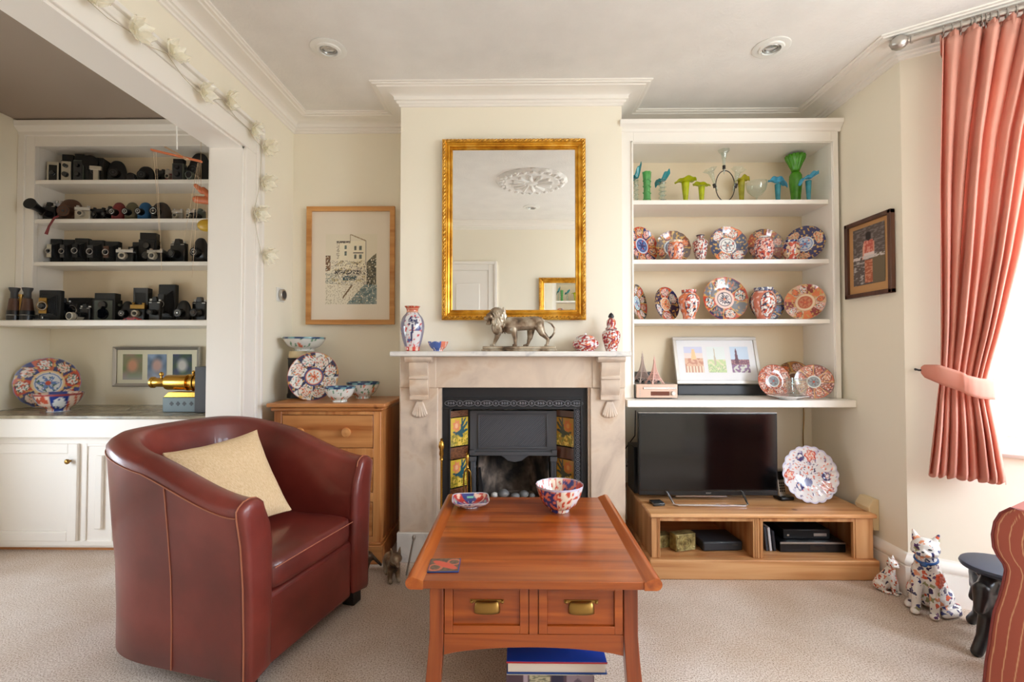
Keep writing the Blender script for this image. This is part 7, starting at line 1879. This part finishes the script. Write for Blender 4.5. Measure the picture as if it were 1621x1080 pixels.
# ------------------------------------------------------------------ garland of glass-like fabric flowers on the architrave
XG = XL + .036
t = thing('flower_garland', 'string of sheer cream flower lights draped along the white opening frame', 'garland', atx(398, 203, XG))
M['petal'] = glassy('sheer_cream_petal', (252, 248, 234), .3, .5)
fpx = [(138, -6), (212, 50), (270, 85), (318, 145), (358, 158), (398, 203), (420, 232), (418, 287), (407, 337), (420, 403)]
mb = MB(); pts = []
for i, (px, py) in enumerate(fpx):
    p = atx(px - 6, py, XG); pts.append(p)
    if i < len(fpx) - 1:
        q = atx(fpx[i + 1][0] - 6, fpx[i + 1][1], XG); pts.append((p + q) / 2 + Vector((0.0, 0, -.012)))
mb.tube(pts, .0012, 5); P_('wire', mb, plain('green_brown_wire', (190, 178, 148), .6), t)
random.seed(8)
for i, (px, py) in enumerate(fpx):
    c = atx(px, py, XG); mb = MB(); base = Vector((c.x + .006, c.y, c.z)); fwd = Vector((.8, random.uniform(-.3, .3), random.uniform(-.3, .3))).normalized()
    q = fwd.to_track_quat('Z', 'Y').to_matrix().to_4x4(); mb.M = Matrix.Translation(base) @ q
    for k in range(7):
        a0 = 2 * PI * k / 7 + random.uniform(-.2, .2); rr_ = .048 if k % 2 else .038; P = []
        for u in range(6):
            for v in range(6):
                s = u / 5; w_ = (v / 5 - .5) * 2 * math.sin(PI * (.12 + .80 * s)) * .030; rad = .006 + rr_ * s
                P.append((rad * math.cos(a0) - w_ * math.sin(a0), rad * math.sin(a0) + w_ * math.cos(a0), (.042 if k % 2 else .05) * s ** 1.3 - .014 * (v / 5 - .5) ** 2 * 4 * s))
        mb.grid(P, 6, 6)
    mb.ell((0, 0, .008), (.006, .006, .010), 8, 6)
    P_('flower', mb, M['petal'], t, smooth=True)

# ------------------------------------------------------------------ hearth things
def tool(label, px, pyt, Y, kind, zb=.001, lean=.02):
    top = at(px, pyt, Y); t = thing('fire_tool', label, 'fire iron', (top.x, Y, zb)); h = top.z - zb; mb = MB()
    if kind == 'poker':
        mb.lathe([(.001, 0), (.006, .0), (.006, h - .12), (.011, h - .115), (.008, h - .10), (.013, h - .085), (.010, h - .065), (.017, h - .045), (.012, h - .02), (.006, h - .012), (.009, h - .004), (.001, h)], 16, (0, 0, 0))
    else:
        for s in (-1, 1): mb.tube([(s * .020, 0, 0), (s * .020, 0, h - .14), (s * .017, 0, h - .105), (s * .006, 0, h - .09)], .004, 8)
        mb.lathe([(.005, h - .15), (.005, h - .09), (.010, h - .08), (.006, h - .06), (.012, h - .03), (.007, h - .012), (.010, h - .004), (.001, h)], 16)
        mb.cyl((0, 0, .02), (0, 0, h - .1), .003); mb.box(-.02, -.003, .3, .02, .003, .305)
    mb.build('brass_rod', M['brass'], parent=t, smooth=True); mb = MB()
    mb.box(-.03, -.02, 0, .03, .02, .006); mb.build('foot', M['brass'], parent=t); return t
tool('slim brass poker standing upright against the left marble jamb of the fireplace', 699, 694, 2.615, 'poker')
tool('brass fire tongs standing in front of the left flowered tiles', 740, 717, 2.66, 'tongs')
def beast(label, cx, cy, s, rz, ears=True, mt='bronzed'):
    t = thing('animal_figurine', label, 'figurine', (cx, cy, 0), rz); mb = MB()
    def q(x, y, z): return (x * s, y * s, z * s)
    mb.cap(q(.0, .0, .10), .045 * s, q(.0, .13, .095), .042 * s); mb.cap(q(0, -.02, .12), .036 * s, q(0, -.06, .17), .030 * s); mb.ell(q(0, -.085, .175), (.038 * s, .045 * s, .034 * s)); mb.cap(q(0, -.10, .17), .020 * s, q(0, -.145, .155), .013 * s)
    for sg in (-1, 1):
        mb.cap(q(sg * .022, -.01, .08), .020 * s, q(sg * .026, -.02, .012), .014 * s); mb.cap(q(sg * .024, .13, .08), .024 * s, q(sg * .026, .12, .012), .014 * s); mb.ell(q(sg * .026, -.035, .010), (.014 * s, .022 * s, .010 * s)); mb.ell(q(sg * .026, .105, .010), (.014 * s, .022 * s, .010 * s))
        if ears: mb.cap(q(sg * .022, -.075, .20), .012 * s, q(sg * .028, -.068, .235), .004 * s)
    mb.cap(q(0, .16, .10), .014 * s, q(.03, .22, .04), .009 * s)
    organic('body', mb, M[mt], .004, parent=t); return t
p = atz(622, 915, 0); beast('brown patinated animal figurine on the carpet between armchair and coffee table', p.x + .01, p.y - .03, .78, math.radians(25), True, 'bronze')
p = atz(590, 895, 0); beast('darker animal figurine on the carpet behind the leather armchair front', p.x - .10, p.y - .10, .75, math.radians(-70))
p0 = at(655, 853, 2.50); mb = MB(); q0 = Vector((p0.x - .03, 2.47, .012)); mb.tube([q0, p0], .005, 8); mb.ell(p0 + Vector((.001, 0, .006)), (.010, .010, .014)); tag(mb.build('fire_poker', M['silver'], smooth=True), 'short silver knobbed fire iron leaning low against the left marble plinth', 'fire iron')
